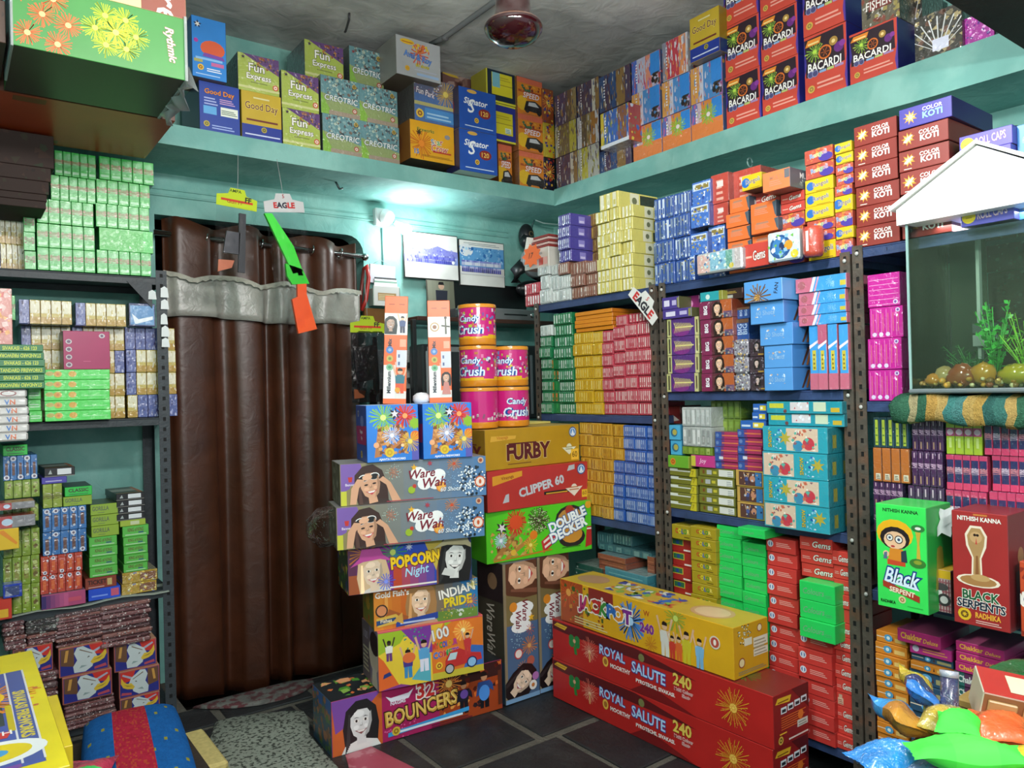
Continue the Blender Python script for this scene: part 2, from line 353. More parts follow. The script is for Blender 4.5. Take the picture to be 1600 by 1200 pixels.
@design('pigblue', 'carton', 'carton', 'bright blue upright carton with round seal', 'blue upright cartons')
def _(b):
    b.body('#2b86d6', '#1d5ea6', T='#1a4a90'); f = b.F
    f.star(.17, .87, .07, '#14203a').star(.17, .87, .05, '#e8e8e0', rot=.9).ell(.12, .6, .035, '#b03a9a').ell(.6, .5, .14, '#e0603a', 1.4).poly([(.35, .42), (.9, .4), (.95, .34), (.3, .36)], '#7a4aa8')
    f.lines(.1, .3, .88, .38, '#8ac0ee', 1).rect(.55, .22, .92, .28, '#c86aa0').rect(.05, .25, .3, .3, '#a8a860'); emblem(f, .24, .17, .05); f.lines(.42, .12, .85, .19, '#eef4fa', 2); f.lines(.1, .05, .8, .08, '#b8d8f4', 1)
@design('fun', 'carton', 'carton', 'lime carton with purple corner', 'lime fun cartons', 'film')
def _(b):
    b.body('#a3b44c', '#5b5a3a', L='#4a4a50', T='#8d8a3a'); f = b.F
    f.poly([(.1, 1), (1, .55), (1, 1)], '#5c3a72').confetti(['#8a4a30', '#b07a3a', '#3a2a4a'], 40, 3, .02, .05, (.35, .6, 1, 1)).rect(0, .08, 1, .14, '#c8cc8a')
    f.text('Fun', .45, .66, .22, '#f6f4ea', .5, out='#241a28').text('Express', .5, .4, .2, '#f6f4ea', .88, out='#241a28').lines(.3, .25, .7, .3, '#70783a', 1); emblem(f, .9, .22, .08, '#c4502e', '#e8e0d0'); f.star(.13, .9, .06, '#3a2038')
@design('creo', 'carton', 'carton', 'teal and grey film wrapped carton', 'teal cartons', 'film')
def _(b):
    b.body('#5f8a90', '#52604f', L='#4d5a56', T='#5d7078'); f = b.F
    f.poly([(0, 0), (1, 0), (1, .3), (0, .55)], '#8a9a62').poly([(0, 0), (.3, 0), (0, .55)], '#7fae3c').rect(.2, 0, 1, .12, '#9a8a78').confetti(['#3d4d54', '#8fb0b0', '#6a5a50', '#a8b8a8'], 90, 5, .02, .06, (.15, .45, 1, 1))
    f.text('CREOTRIC', .52, .44, .15, '#dfe6e4', .85, out='#20282c', shear=.1); emblem(f, .86, .2, .07, '#a84838', '#e0d8cc'); emblem(f, .86, .85, .06, '#b89a40', '#3a3420'); f.star(.12, .87, .05, '#8a2a30')
@design('crow', 'carton', 'carton', 'yellow carton with orange starburst', 'yellow star cartons')
def _(b):
    b.body('#e3a51e', '#a8741e', L='#8a5a28', T='#7a6a50', U='#6a5a4a'); f = b.F
    f.burst(.25, .42, .4, '#c8641a', 30, '#e88a28', .03).text('Fireworks', .35, .78, .09, '#3c4a1a', .5, out='#d8c04a').star(.2, .7, .1, '#3a3418', 7)
    f.text('Star', .6, .52, .16, '#3a8a4a', .3, out='#f4efe0', rot=8, multi=['#2a7ab0', '#d8a020', '#3a9a4a', '#b03a3a']).text('Crow', .66, .36, .19, '#b8282a', .38, out='#f4efe0', shear=.2)
    f.text('15', .14, .2, .12, '#2a5a9a', .15, out='#bcd4e8').lines(.25, .1, .95, .16, '#8a5a18', 2).ell(.84, .7, .06, '#8a8a90', 1.4); f.rect(.5, .24, .92, .28, '#c03a2a'); b.L.ell(.5, .5, .3, '#7a4a2a')
@design('bluefw', 'carton', 'carton', 'blue fireworks carton with gold burst', 'blue fireworks cartons', 'film')
def _(b):
    b.body('#4a6ea8', '#4a5060', L='#5b5a58', T='#4a4a50'); f = b.F
    f.rect(0, .62, 1, 1, '#5a607c').burst(.78, .72, .32, '#c9a23a', 40, '#e0c860', .025).confetti(['#7a5068', '#c8c8d0', '#8a96b8'], 40, 8, .02, .05, (0, .6, .7, 1)).rect(0, .36, 1, .44, '#b8b070').rect(.25, .06, .97, .32, '#4a90d0')
    f.text('Fun Park', .28, .66, .14, '#e8e4ea', .45, out='#5a2a3a', rot=-8).lines(.3, .1, .9, .26, '#a8d0ee', 2); emblem(f, .13, .17, .1)
@design('mixwhite', 'carton', 'carton', 'pale grey carton with colourful lettering', 'pale cartons')
def _(b):
    b.body('#a8aaac', '#8b8a88', L='#87857f', T='#6a6a68', U='#66584a'); f = b.F
    f.ell(.25, .88, .07, '#e0b428', 3).lines(.13, .86, .37, .9, '#a83a20', 1).burst(.5, .62, .3, '#c8503a', 14, None, .06).confetti(['#d8b83a', '#d8703a'], 16, 4, .05, .09, (.35, .65, .75, .9))
    f.text('Aval & Roy', .48, .52, .2, '#5a8ad0', .62, out='#2a3a78', rot=-6).text('60 shots', .58, .34, .09, '#d8c83a', .3, out='#6a6a20').lines(.4, .2, .9, .26, '#b0b4c4', 1).rect(.45, .07, .95, .14, '#9ab4d4'); emblem(f, .24, .2, .07, '#d8a830', '#c89020')
@design('brownbox', 'carton', 'carton', 'dull maroon carton with yellow seal', 'maroon cartons')
def _(b):
    b.body('#72504c', '#5a403c', T='#5a4a40'); f = b.F
    f.ell(.28, .86, .06, '#c8a83a', 3).lines(.18, .84, .38, .88, '#8a4a2a', 1).confetti(['#8a6a62', '#a08880', '#5a3a3a'], 40, 6, .03, .07, (.1, .4, .6, .85)).lines(.3, .33, .7, .42, '#d8d0cc', 1).ell(.34, .28, .06, '#c8b440').lines(.4, .16, .95, .23, '#c8c0d0', 1).lines(.65, .5, .9, .6, '#b8a040', 2)
@design('signator', 'carton', 'carton', 'royal blue carton with white script', 'royal blue cartons')
def _(b):
    b.body('#1d52ae', '#20305a', L='#26284e', T='#1a3a80', U='#d8d4cc'); f = b.F
    f.ell(.35, .93, .045, '#e0b050', 3.2).text('Signator', .45, .67, .2, '#f2f4f6', .8, shear=.25, bold=.02).text('S', .33, .58, .34, '#f2f4f6', .2, shear=.2).ell(.68, .45, .12, '#8a2a26', 1.5).text('120', .68, .45, .12, '#f0c860', .25).lines(.15, .08, .9, .13, '#cfe0f6', 1); emblem(f, .46, .25, .065)
    b.L.ell(.4, .55, .25, '#8a2a3a', .7)
@design('yframe', 'carton', 'carton', 'yellow framed navy carton', 'yellow framed cartons')
def _(b):
    b.body('#d8d43a', '#a8a030', T='#b8b030'); f = b.F
    if b.v % 2: f.rect(.04, .05, .96, .95, '#16273a')
    else: f.rect(.04, .05, .96, .95, '#26338e')
    f.rect(.18, .2, .86, .78, '#d8ce2a').lines(.22, .6, .8, .72, '#b8a82a', 2).rect(.18, .47, .86, .49, '#9a8a2a')
    if b.v % 2: f.rect(.2, .4, .45, .78, '#7ab8c8')
    else: f.rect(.6, .24, .8, .38, '#e0ecd8').lines(.62, .25, .78, .37, '#3a8a9a', 3)
@design('speed', 'carton', 'carton', 'orange carton with dark racing car', 'orange racing cartons', 'film')
def _(b):
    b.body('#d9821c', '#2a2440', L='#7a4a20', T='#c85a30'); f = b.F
    f.rect(0, .85, 1, 1, '#d86a4a').ell(.2, .3, .2, '#e6b81e').rect(.05, .6, .95, .66, '#a84818').text('SPEED', .55, .54, .15, '#f6f0f0', .7, out='#b02a3a', shear=.2).confetti(['#7a2a20', '#e0a030', '#3a6a4a'], 24, 2, .03, .07, (.15, .62, .9, .82))
    f.poly([(.25, .12), (.95, .1), (.98, .3), (.7, .42), (.35, .38)], '#1b1a1c').poly([(.42, .26), (.85, .27), (.7, .38), (.45, .36)], '#c8ccd0').ell(.38, .14, .08, '#0c0c0e').ell(.85, .12, .08, '#0c0c0e').lines(.2, .02, .9, .06, '#b05a4a', 1)
@design('spark', 'carton', 'carton', 'narrow dark carton with sparks', 'narrow spark cartons', 'film')
def _(b):
    b.body(('#1c1a2c', '#b8a428', '#8a4424')[b.v % 3], T='#222'); b.F.burst(.5, .6, .3, '#e08a30', 16, '#f0d060', .05).confetti(['#a83a28', '#3a3a80', '#d8b040'], 30, b.v+2, .03, .07)
def _film(b, base, pal, seed):
    b.body(base[0], base[1], T=base[2]); f = b.F; rd = random.Random(seed); x = 0
    while x < .97:
        w = rd.uniform(.12, .3); f.rect(x, .01, min(1, x+w), .99, rd.choice(pal)); x += w
    f.confetti(pal, 90, seed, .012, .035, tall=4.5); b.R.confetti(pal, 40, seed+1, .04, .1)
    for i in range(3): f.text(rd.choice(('CRACKLING', 'SPARKLE', 'TWINKLE')) if 0 else '', .5, .5, .1, '#fff') if 0 else None
    f.lines(.15, .3, .2, .9, '#e8e8f0', 7, .5)
@design('filmd', 'film_pack', 'pack', 'dark mixed film wrapped pack', 'dark film packs', 'film')
def _(b): _film(b, ('#3b3450', '#2a2438', '#4a4a44'), [['#8a8a2a', '#4a3a5a', '#6a5a40', '#b0a83a', '#a8a8a0'], ['#3a3460', '#5a4a3a', '#8a7a50', '#a06a30', '#c0c0c8'], ['#2c2444', '#4a3550', '#8a6a3a', '#2a4a7a', '#c8c4b8']][b.v % 3], 11+b.v)
@design('filmy', 'film_pack', 'pack', 'white edged film pack with yellow and blue', 'jutting film packs', 'film')
def _(b): _film(b, ('#8a8a78', '#a83a2a', '#4a4a44'), ['#d8c040', '#3a64b0', '#d0d4dc', '#7a8a50', '#8a5a40'], 31); b.F.rect(0, 0, 1, .1, '#dfe4ec')
@design('filmb', 'film_pack', 'pack', 'blue and pink film wrapped pack', 'blue and pink film packs', 'film')
def _(b):
    _film(b, ('#7a6aa0', '#4a5a80', '#8a90a8'), [['#c05a8a', '#4a6ac0', '#d88a70', '#b8b8d0', '#b83a3a'], ['#d8883a', '#d05a8a', '#c8b0b8', '#5a6ab0', '#a8c050'], ['#a85a90', '#4a8ac8', '#b8a0b8', '#d89a4a', '#c8c8d8']][b.v % 3], 41+b.v)
    b.F.rect(.66, .35, .98, .98, '#2f86d8'); b.F.confetti(['#4a3020', '#2a2a2a'], 20, 3, .04, .09, (.66, .05, .98, .4))
    if b.v % 3 == 1: b.F.rect(0, 0, 1, .45, '#e08040').burst(.55, .6, .3, '#8ab83a', 26, '#e8d8d8', .05)
@design('filmw', 'film_pack', 'pack', 'white and red film wrapped pack', 'white film packs', 'film')
def _(b): _film(b, ('#c4c4cc', '#9a9aa0', '#b0b0b8'), ['#d8d8e0', '#c03a4a', '#e08a50', '#c8c8d0', '#8a8a9a'], 51)
@design('bacardi', 'carton', 'carton', 'red carton with dark night panel', 'red night panel cartons')
def _(b):
    b.body('#cf4a3a', '#2f3190', L='#3a3070', T='#b8402e'); f = b.F
    f.poly([(0, .95), (.04, .35), (.95, .42), (.93, .97)], '#2a1826').poly([(0, 1), (.06, .55), (0, .35)], '#3a3090').poly([(1, .55), (.94, .2), (.97, 0), (1, 0)], '#5a3a9a')
    f.ell(.7, .78, .07, '#b08a40').ell(.7, .78, .03, '#f0d890').ell(.82, .66, .08, '#6a2a80').ell(.9, .7, .05, '#8a3a9a').burst(.26, .72, .17, '#7aa83a', 16, '#b8e050', .06).dots(.26, .66, .2, '#a8b84a', 24, .07).ring(.5, .66, .11, '#e0762a', '#3a1a18').burst(.5, .66, .08, '#e0762a', 6)
    f.poly([(.03, .83), (.1, .93), (.42, .93), (.38, .83)], '#e88a2a').lines(.1, .85, .36, .91, '#f8e090', 1).text('BACARDI', .48, .48, .14, '#fbf8f4', .78, out='#2a1020', bold=.02, rot=-2)
    f.ring(.15, .38, .055, '#8a90b8', '#4a4a78').ring(.26, .38, .055, '#8a90b8', '#4a4a78').rect(.36, .36, .52, .4, '#8ab0d8').rect(.54, .36, .7, .4, '#b8c87a').rect(.72, .36, .92, .4, '#a88ab8').lines(.3, .13, .9, .26, '#f0a898', 2); emblem(f, .16, .15, .06, '#d8b050', '#8a7a40')
@design('isher', 'carton', 'carton', 'grey carton with silver fan print', 'silver fan cartons', 'film')
def _(b): b.body('#6a6350', '#3a3a30', T='#555'); f = b.F; f.confetti(['#c8c8c0', '#2a2a24', '#a89a5a', '#8a4a3a'], 60, 4, .03, .09).rect(.2, .4, .8, .66, '#7a2a26').text('FISHER', .46, .53, .2, '#f0ece4', .66)
@design('silver', 'film_pack', 'pack', 'black film pack with silver fan', 'silver fan packs', 'film')
def _(b):
    b.body('#33312a', '#4a443a', T='#444'); f = b.F; f.confetti(['#8a8060', '#1a1a18', '#b0a070', '#6a4a3a'], 60, 9, .04, .1)
    for i in range(9): t = math.radians(35+i*14); f.poly([(.5, .08), (.5+.02, .08), (.5+.75*math.cos(t)*f.H/f.W+.02, .1+.78*math.sin(t)), (.5+.75*math.cos(t)*f.H/f.W-.01, .1+.78*math.sin(t))], '#d4d8d8')
    f.rect(.38, .12, .72, .38, '#d8dcf0')
@design('magenta', 'film_pack', 'pack', 'magenta pack with pale sparks', 'magenta packs', 'film')
def _(b): b.body('#a81c9a', '#7a1a70', T='#8a1a80'); b.F.confetti(['#d84ac8', '#f0a8e8', '#5a1a8a'], 40, 3, .02, .08)
# ---- strip bundles (narrow cartons side by side in film)
def strips(b, base, cols, n, top=None, rim=.1):
    """front made of n proud little carton ends with grooves between"""
    b.mb.cbox(-b.w/2, .004, 0, b.w/2, b.d, b.h, dict(F=base, R=base, L=base, T=top or base), .001); rd = random.Random(int(b.h*1e4)+b.v*13+n); w = b.w/n
    for i in range(n):
        c = cols[rd.randrange(len(cols))]; x0 = -b.w/2+w*i; b.mb.box((x0+w*.1, 0, b.h*rim*.6), (x0+w*.9, .006, b.h*(1-rim*.6)), base)
        b.faces(); F = Face(b.mb, (x0+w*.22, -.0002, b.h*rim*1.4), (w*.56, 0, 0), (0, 0, b.h*(1-2.8*rim)), (0, -1, 0)); F.rect(0, 0, 1, 1, c)
        if rd.random() < .6: F.rect(.2, .15, .8, .5, base)
def sb(key, desc, group, base, cols, n, m='film', rim=.1):
    @design(key, 'cracker_bundle', 'bundle', desc, group, m)
    def _(b): strips(b, base, cols, n, None, rim)
sb('s_green', 'green strip bundle', 'green strip bundles', '#1f7a4a', ['#b8d0c0', '#8ab8a0', '#d0dcd4'], 7)
sb('s_greenplain', 'plain green bundle', 'plain green bundles', '#1c7a42', ['#1c7a42', '#2a8a4a', '#c07a3a'], 2)
sb('s_yellow', 'yellow strip bundle', 'yellow strip bundles', '#cfa61e', ['#dcbe5a', '#c49a2a', '#e0ca72'], 8)
sb('s_red', 'rose red strip bundle', 'red strip bundles', '#b93a4c', ['#d8b0b0', '#c88a90', '#e0c8c4'], 7)
sb('s_amber', 'amber strip bundle', 'amber strip bundles', '#c8962a', ['#b8862a', '#d8b050', '#9a6a24'], 6)
sb('s_blue', 'blue strip bundle', 'blue strip bundles', '#2f5cae', ['#9ab0d8', '#7a94c8', '#b8c4dc'], 6)
sb('s_teal', 'dim teal bundle', 'teal bundles', '#3a666c', ['#5a888a', '#487478', '#6a9090'], 6)
sb('s_white', 'white strip bundle', 'white strip bundles', '#cfd8d4', ['#e0e6e2', '#b8c4c0'], 3)
sb('redwhite', 'red and white strip bundle', 'red and white bundles', '#b83040', ['#f0e8e8', '#e8d8d8', '#c84a56'], 6)
sb('whitestrip', 'silver white bundle', 'silver white bundles', '#c4cac8', ['#e8ecea', '#aab4b4', '#dce2e0'], 5)
sb('brownclear', 'reddish brown clear bundle', 'brown clear bundles', '#8a5a4a', ['#b8a090', '#a07a6a', '#d0c4b8'], 5)
@design('gold', 'cracker_bundle', 'bundle', 'pale gold bundle', 'gold bundles', 'film')
def _(b): strips(b, '#cfc468', ['#e0dcb0', '#ece8d0', '#d4ca80', '#e4e0c4'], 3, None, .04); b.faces().R.rect(.3, .05, .52, .95, '#d8d4b8').rect(.55, .12, .98, .9, '#2c2c22').ell(.41, .5, .22, '#6a6a4a')
sb('ambercol', 'amber brown bundle', 'amber brown bundles', '#9a7226', ['#c8a040', '#b08a34', '#8a6020'], 6)
sb('whitepack', 'silver packet block', 'silver packet blocks', '#aab0ae', ['#d8dcdc', '#c0c6c6', '#8a9090'], 6, 'foil')
sb('limepack', 'olive green packet block', 'olive packet blocks', '#6f8a2c', ['#8aa23a', '#a8b86a', '#7a9a34'], 5)
@design('purple', 'cracker_bundle', 'bundle', 'violet bundle with red flash side', 'violet bundles', 'film')
def _(b): strips(b, '#4a3f96', ['#c8cce8', '#8a8ac8', '#e0e4f0'], 6); f = b.faces().R; f.rect(.25, .2, .42, .8, '#8a80c8').rect(.27, .25, .4, .45, '#c8c0e8').burst(.85, .5, .45, '#d8382a', 14, '#e8a0a0', .08)
@design('bluebun', 'cracker_bundle', 'bundle', 'blue striped bundle', 'blue striped bundles', 'film')
def _(b):
    strips(b, '#3456a0', ['#7a8aa8', '#9aaac0', '#5a6a80', '#c8d4e4'], 3 if b.w < .08 else 5, rim=.06); b.faces()
    b.F.confetti(['#8a7a4a', '#c8d0e0', '#4a5a6a', '#2a4a9a'], 36, b.v+3, .03, .07)
@design('bluebun2', 'cracker_bundle', 'bundle', 'blue bundle with gold label', 'gold labelled blue bundles', 'film')
def _(b): b.body('#4470c0', '#2a4a90', T='#5a80c8'); b.F.rect(.05, .62, .95, .92, '#c8d4ea').rect(.2, .66, .9, .86, '#8a7a3a').confetti(['#e8ecf4', '#7a9ad8', '#a89a5a', '#3a5ab0'], 40, b.v+5, .04, .1)
@design('redbox', 'carton', 'carton', 'dusty red upright carton', 'dusty red cartons', 'film')
def _(b): b.body('#b54438', '#8a3028', T='#a84034'); b.F.lines(.3, .1, .7, .9, '#d8a090', 4).rect(.35, .55, .7, .75, '#e0d0cc')
@design('rangy', 'sparkler_box', 'carton', 'yellow box with blue lettering', 'yellow sparkler boxes')
def _(b): b.body('#d8b81e', '#c0a018', T='#c8a81c'); b.F.ell(.2, .5, .32, '#2a6ab8').text('Rangoli', .56, .52, .4, '#2a4a9a', .7, out='#e8dc8a', rot=4, multi=['#2a4ab0', '#5a3a7a', '#2a4a9a']).lines(.4, .06, .9, .16, '#9a7a20', 1)
@design('rangr', 'sparkler_box', 'carton', 'red box with rainbow lettering', 'red sparkler boxes')
def _(b): b.body('#b85040', '#a84434', T='#b04a3a'); b.F.confetti(['#d88a3a', '#c86a50'], 16, 2, .08, .2).ell(.75, .3, .3, '#4a3a9a', 1.8).text('Rangoli', .5, .55, .42, '#4a8ac8', .85, out='#e8e0d0', rot=8, multi=['#3a7ac0', '#d8c040', '#4a9a5a', '#8a3a9a'])
@design('orange', 'sparkler_box', 'carton', 'orange sparkler carton', 'orange sparkler cartons')
def _(b): b.body('#e07036', '#3b4a58', T='#c86030', U='#8a4a38'); b.F.lines(.15, .35, .7, .75, '#c88a70', 4).rect(.2, .7, .65, .82, '#a87860'); b.F.poly([(.86, .9), (1, .95), (1, .1), (.95, .2)], '#4a5864'); b.R.text('MULTI', .4, .5, .5, '#c8d0d4', .7)
@design('multi', 'sparkler_box', 'carton', 'large orange carton with grey end', 'orange sparkler cartons')
def _(b): b.body('#ee7f4e', '#4d5660', T='#d87040', U='#9a5a4a'); b.F.text('MULTI', .5, .66, .2, '#b07a60', .6).lines(.25, .25, .7, .55, '#c88a70', 3); b.F.rect(.8, .5, .98, .95, '#6a6a70'); b.R.text('MULTI', .55, .68, .3, '#e8ecec', .7).confetti(['#a8b4b8', '#6a7a80'], 20, 3, .06, .14, (.2, .05, .9, .5))
@design('gems', 'carton', 'carton', 'bright red carton with white script', 'red script cartons')
def _(b): b.body('#c2443a', '#a03428', T='#b03c30'); b.F.text('Gems', .62, .5, .42, '#f4eee6', .5, out='#3a1a18', shear=.2, rot=6).lines(.08, .4, .32, .6, '#e8b0a0', 1)
@design('koti', 'carton', 'carton', 'maroon carton with gold star', 'maroon star cartons')
def _(b):
    b.body('#883028', '#70261f', T='#7a2a22', U='#40201a'); f = b.F; f.star(.2, .52, .34, '#d89a2a', 9, .45).star(.2, .52, .24, '#f0dc9a', 7, .4, .8).poly([(.1, .4), (.15, .34), (.3, .66), (.26, .7)], '#f4ecc8')
    f.text('COLOR', .62, .7, .2, '#f6f2ec', .4, bold=.02, shear=.05).text('KOTI', .63, .42, .3, '#f8f4f0', .44, bold=.035)
    if b.v % 2 == 0: f.lines(.1, .08, .26, .16, '#e8dcd0', 1)
    b.R.ell(.6, .3, .25, '#c8a080').ell(.5, .5, .3, '#7a2a24')
@design('kotip', 'carton', 'carton', 'purple carton with gold star', 'purple star cartons')
def _(b): b.body('#40389a', '#2a2560', T='#302a78', U='#302a50'); f = b.F; f.star(.22, .5, .36, '#d89a2a', 9, .45).star(.22, .5, .25, '#f0dc9a', 7, .4, .8); f.text('COLOR', .64, .74, .2, '#d8d4f0', .4, bold=.02).text('KOTI', .64, .44, .32, '#8ac8f0', .46, out='#2a2470', bold=.035)
@design('roll', 'carton', 'carton', 'flat lilac carton with yellow disc', 'lilac cap cartons')
def _(b): b.body('#5a4fb4', '#453c98', T='#4a4098'); f = b.F; f.ell(.16, .5, .36, '#e8c41c').lines(.1, .42, .22, .58, '#b08a10', 1).text('ROLL CAPS', .6, .55, .46, '#d8b8c8', .56, out='#7a4a78', rot=3)
@design('clearpouch', 'pouch', 'pouch', 'clear pouch with pale blue print', 'clear pouches', 'foil')
def _(b): b.body('#b8c0c4', '#a8b0b4', T='#c4ccd0', ch=.006); b.F.rect(.03, .06, .3, .92, '#d0a8a0').rect(.32, .1, .66, .95, '#7ab0c8').rect(.66, .1, .8, .95, '#5a9a8a').confetti(['#dfe6ea', '#8ac0d8', '#3a6a9a', '#c8d8c8'], 40, 3, .04, .12, (.05, .05, .8, .95)).ell(.78, .22, .13, '#c8b83a').rect(.85, .05, .97, .95, '#b8b0b0')
@design('bluepat', 'pouch', 'pouch', 'white pouch with blue swirl print', 'clear pouches', 'film')
def _(b): b.body('#c4d0d4', '#a8b4b8', T='#d0d8dc', ch=.006); b.F.ell(.42, .48, .4, '#24508c').ell(.42, .5, .3, '#3a78b4').ell(.5, .5, .14, '#1a3060').ell(.68, .5, .16, '#d8922a').confetti(['#6ab04a', '#8ab8d8', '#e4e8ec'], 24, 4, .05, .12).ell(.86, .18, .14, '#d8c02a')
@design('redtube', 'pouch', 'pouch', 'red rounded pack with white stripe', 'clear pouches', 'film')
def _(b): b.mb.lathe([(0, 0), (b.w*.4, 0), (b.w*.5, b.h*.15), (b.w*.5, b.h*.85), (b.w*.42, b.h), (0, b.h)], '#c04a38', 20, (0, b.w*.5, 0)); b.faces(); Face(b.mb, (-.006, -.0008, b.h*.16), (.01, 0, 0), (0, 0, b.h*.68), (0, -1, 0)).rect(0, 0, 1, 1, '#e8dcd8')
# ---- middle rack
@design('purpflat', 'carton', 'carton', 'flat purple carton with white label', 'flat purple cartons')
def _(b): b.body('#4a3a8a', '#5a5a3a', T='#3a2a70'); b.F.rect(.12, .25, .45, .75, '#d8d4ea').rect(.6, .3, .85, .7, '#b8b0d8').rect(.9, .1, .98, .9, '#8a8a4a')
@design('magbox', 'carton', 'carton', 'magenta carton end with pale spot', 'magenta cartons')
def _(b): b.body('#8a1f66', '#3a2a60', T='#7a1a58'); b.F.ell(.5, .4, .3, '#e08ac0').ell(.5, .4, .15, '#f4d8ec')
@design('feather', 'carton', 'carton', 'purple carton with gold feather', 'purple feather cartons', 'film')
def _(b):
    b.body('#4f2a78', '#6a6a44', T='#4a2a6a'); f = b.F; f.rect(0, 0, .14, 1, '#b8b87a').rect(.05, .1, .1, .9, '#4a4a30').rect(.88, 0, 1, 1, '#c0bc80').rect(.92, .15, .96, .85, '#4a4030').ell(.45, .3, .3, '#7a2a80', 2)
    for i in range(11):
        x = .28+i*.05; f.poly([(x, .48), (x+.03, .48), (x-.05, .8-.01*i), (x-.06, .78-.01*i)], '#cfc06a').poly([(x, .52), (x-.05, .2+.01*i), (x-.04, .2+.01*i), (x+.03, .52)], '#cfc06a')
    f.rect(.26, .47, .84, .53, '#e0d48a')
@design('tealbox', 'carton', 'carton', 'teal carton with yellow end', 'teal small cartons')
def _(b): b.body('#2a9aa4', '#9a9a3a', T='#2a8a90'); b.F.ell(.35, .45, .28, '#c8dcd8').rect(.85, 0, 1, 1, '#8a8a3a')
@design('darkbox', 'carton', 'carton', 'dark brown carton with gold print', 'dark small cartons')
def _(b): b.body('#3a2624', '#4a1f20', T='#2a1a18'); b.F.lines(.15, .55, .7, .8, '#b89a40', 2).rect(.1, .12, .5, .4, '#a8a8a0')
@design('big', 'carton', 'carton', 'carton with portrait and white letters', 'portrait cartons', 'film')
def _(b):
    b.body('#5a2430', '#8a3a20', T='#4a1a2a'); f = b.F; f.rect(0, 0, .34, 1, '#7a1f4c').rect(.66, 0, 1, 1, '#b05a2a').rect(.75, 0, 1, .35, '#6a4a6a').girl(.56, .52, .62, '#e0b89a', '#241210').text('BIG', .2, .5, .26, '#f4f0f4', .6, out='#3a1a6a', rot=90, bold=.03).confetti(['#3a4a6a', '#a89a8a'], 16, 3, .05, .1, (.55, 0, 1, .25))
@design('bigside', 'carton', 'carton', 'navy blue carton end', 'navy carton ends', 'film')
def _(b): b.body('#1f4a90', '#1a3a78', T='#5a4a3a'); b.F.text('BIG', .35, .5, .26, '#b8cce8', .8, rot=90).text('BIG', .72, .5, .26, '#b8cce8', .8, rot=90).rect(0, .8, 1, 1, '#6a4a34')
@design('clearsilver', 'film_pack', 'pack', 'crumpled clear film pack', 'crumpled clear packs', 'foil')
def _(b): b.body('#8a8894', '#6a6474', T='#9a98a0', ch=.008); b.F.confetti(['#d8dce0', '#4a4454', '#a8a4b4', '#6a5a70', '#c8a860'], 60, b.v+2, .04, .1)
@design('bigdark', 'carton', 'carton', 'dark portrait pack in film', 'dark portrait packs', 'film')
def _(b): b.body('#3a2a34', '#2a1a24', T='#4a4048'); b.F.girl(.5, .6, .4, '#c8b0a8', '#1a1012').rect(.6, .08, 1, .16, '#b08a3a').confetti(['#8a8494', '#5a4a5a'], 16, b.v, .04, .1)
@design('bluecart', 'carton', 'carton', 'sky blue carton with rocket print end', 'sky blue cartons')
def _(b):
    b.body('#5596d8', '#4a8ad0', T='#3a6aa8', U='#3a5a8a'); b.F.confetti(['#e0e8f0', '#8ab8e4', '#b8a8a0'], 14, b.v+1, .04, .1, (.15, .3, .75, .75)).text('60 Shots', .45, .5, .22, '#8aaed4', .55)
    for i in range(6): b.R.poly([(.2+.1*i, .1), (.24+.1*i, .1), (.4+.06*i, .9), (.34+.06*i, .9)], ('#5a3a2a', '#c87a3a', '#2a2a3a')[i % 3])
@design('bluecart2', 'carton', 'carton', 'sky blue carton with brown fan print', 'sky blue cartons')
def _(b): b.body('#5596d8', '#62a0dc', T='#3a6aa8', U='#3a5a8a'); b.F.burst(.35, .2, .75, '#8a6a40', 16, '#c89a50', .05).burst(.42, .25, .6, '#5a3a2a', 12, None, .04).text('FAN', .85, .55, .2, '#2a2a3a', .5, rot=80); b.R.lines(.3, .3, .7, .8, '#a88a9a', 4)
@design('skypink', 'carton', 'carton', 'sky blue and pink flat carton', 'blue and pink cartons', 'film')
def _(b): b.body('#3f9ae0', '#c06a80', T='#3a7ab8', U='#6a5a5a'); f = b.F; f.rect(0, 0, .34, 1, '#c4667e').poly([(.28, 0), (.34, 0), (.42, 1), (.36, 1)], '#e8d8e4').poly([(.37, 0), (.4, 0), (.48, 1), (.45, 1)], '#d890a8').ell(.12, .5, .3, '#a85a60').rect(.88, .2, .99, .55, '#c8b83a').burst(.68, .55, .35, '#8ac8f4', 10)
@design('skyup', 'carton', 'carton', 'blue and pink carton on end', 'blue and pink cartons', 'film')
def _(b): b.body('#3f9ae0', '#c06a80', T='#3a7ab8'); f = b.F; f.rect(0, 0, 1, .25, '#c4667e').rect(0, .7, 1, 1, '#b85a78' if b.v % 2 else '#3f9ae0').poly([(0, .62), (1, .72), (1, .76), (0, .67)], '#ecdce6').rect(.3, .3, .7, .6, '#c8b83a').lines(.4, .32, .6, .58, '#7a6a20', 4)
def _gift(b, x):
    b.body('#75762a', '#5a5a20', T='#6a6a24'); f = b.F
    if x: f.rect(.1, .3, .16, .7, '#7a4a20').rect(.22, .25, .36, .75, '#b0b4b4').rect(.4, .35, .5, .65, '#c8bc3a').rect(.56, .15, .96, .88, '#dcdcd8').lines(.8, .2, .95, .8, '#9aa0a0', 3)
    else: f.rect(0, .55, .75, .7, '#d4d8d0').rect(0, .7, .3, .9, '#e0e4dc').poly([(.72, 0), (.95, 0), (.95, 1), (.8, 1)], '#c8ba2a').text('7', .84, .5, .5, '#8a7a18', .2)
@design('olive', 'carton', 'carton', 'flat olive carton with yellow tab', 'olive flat cartons')
def _(b): _gift(b, 0)
@design('olive2', 'carton', 'carton', 'flat olive carton with white label', 'olive flat cartons')
def _(b): _gift(b, 1)
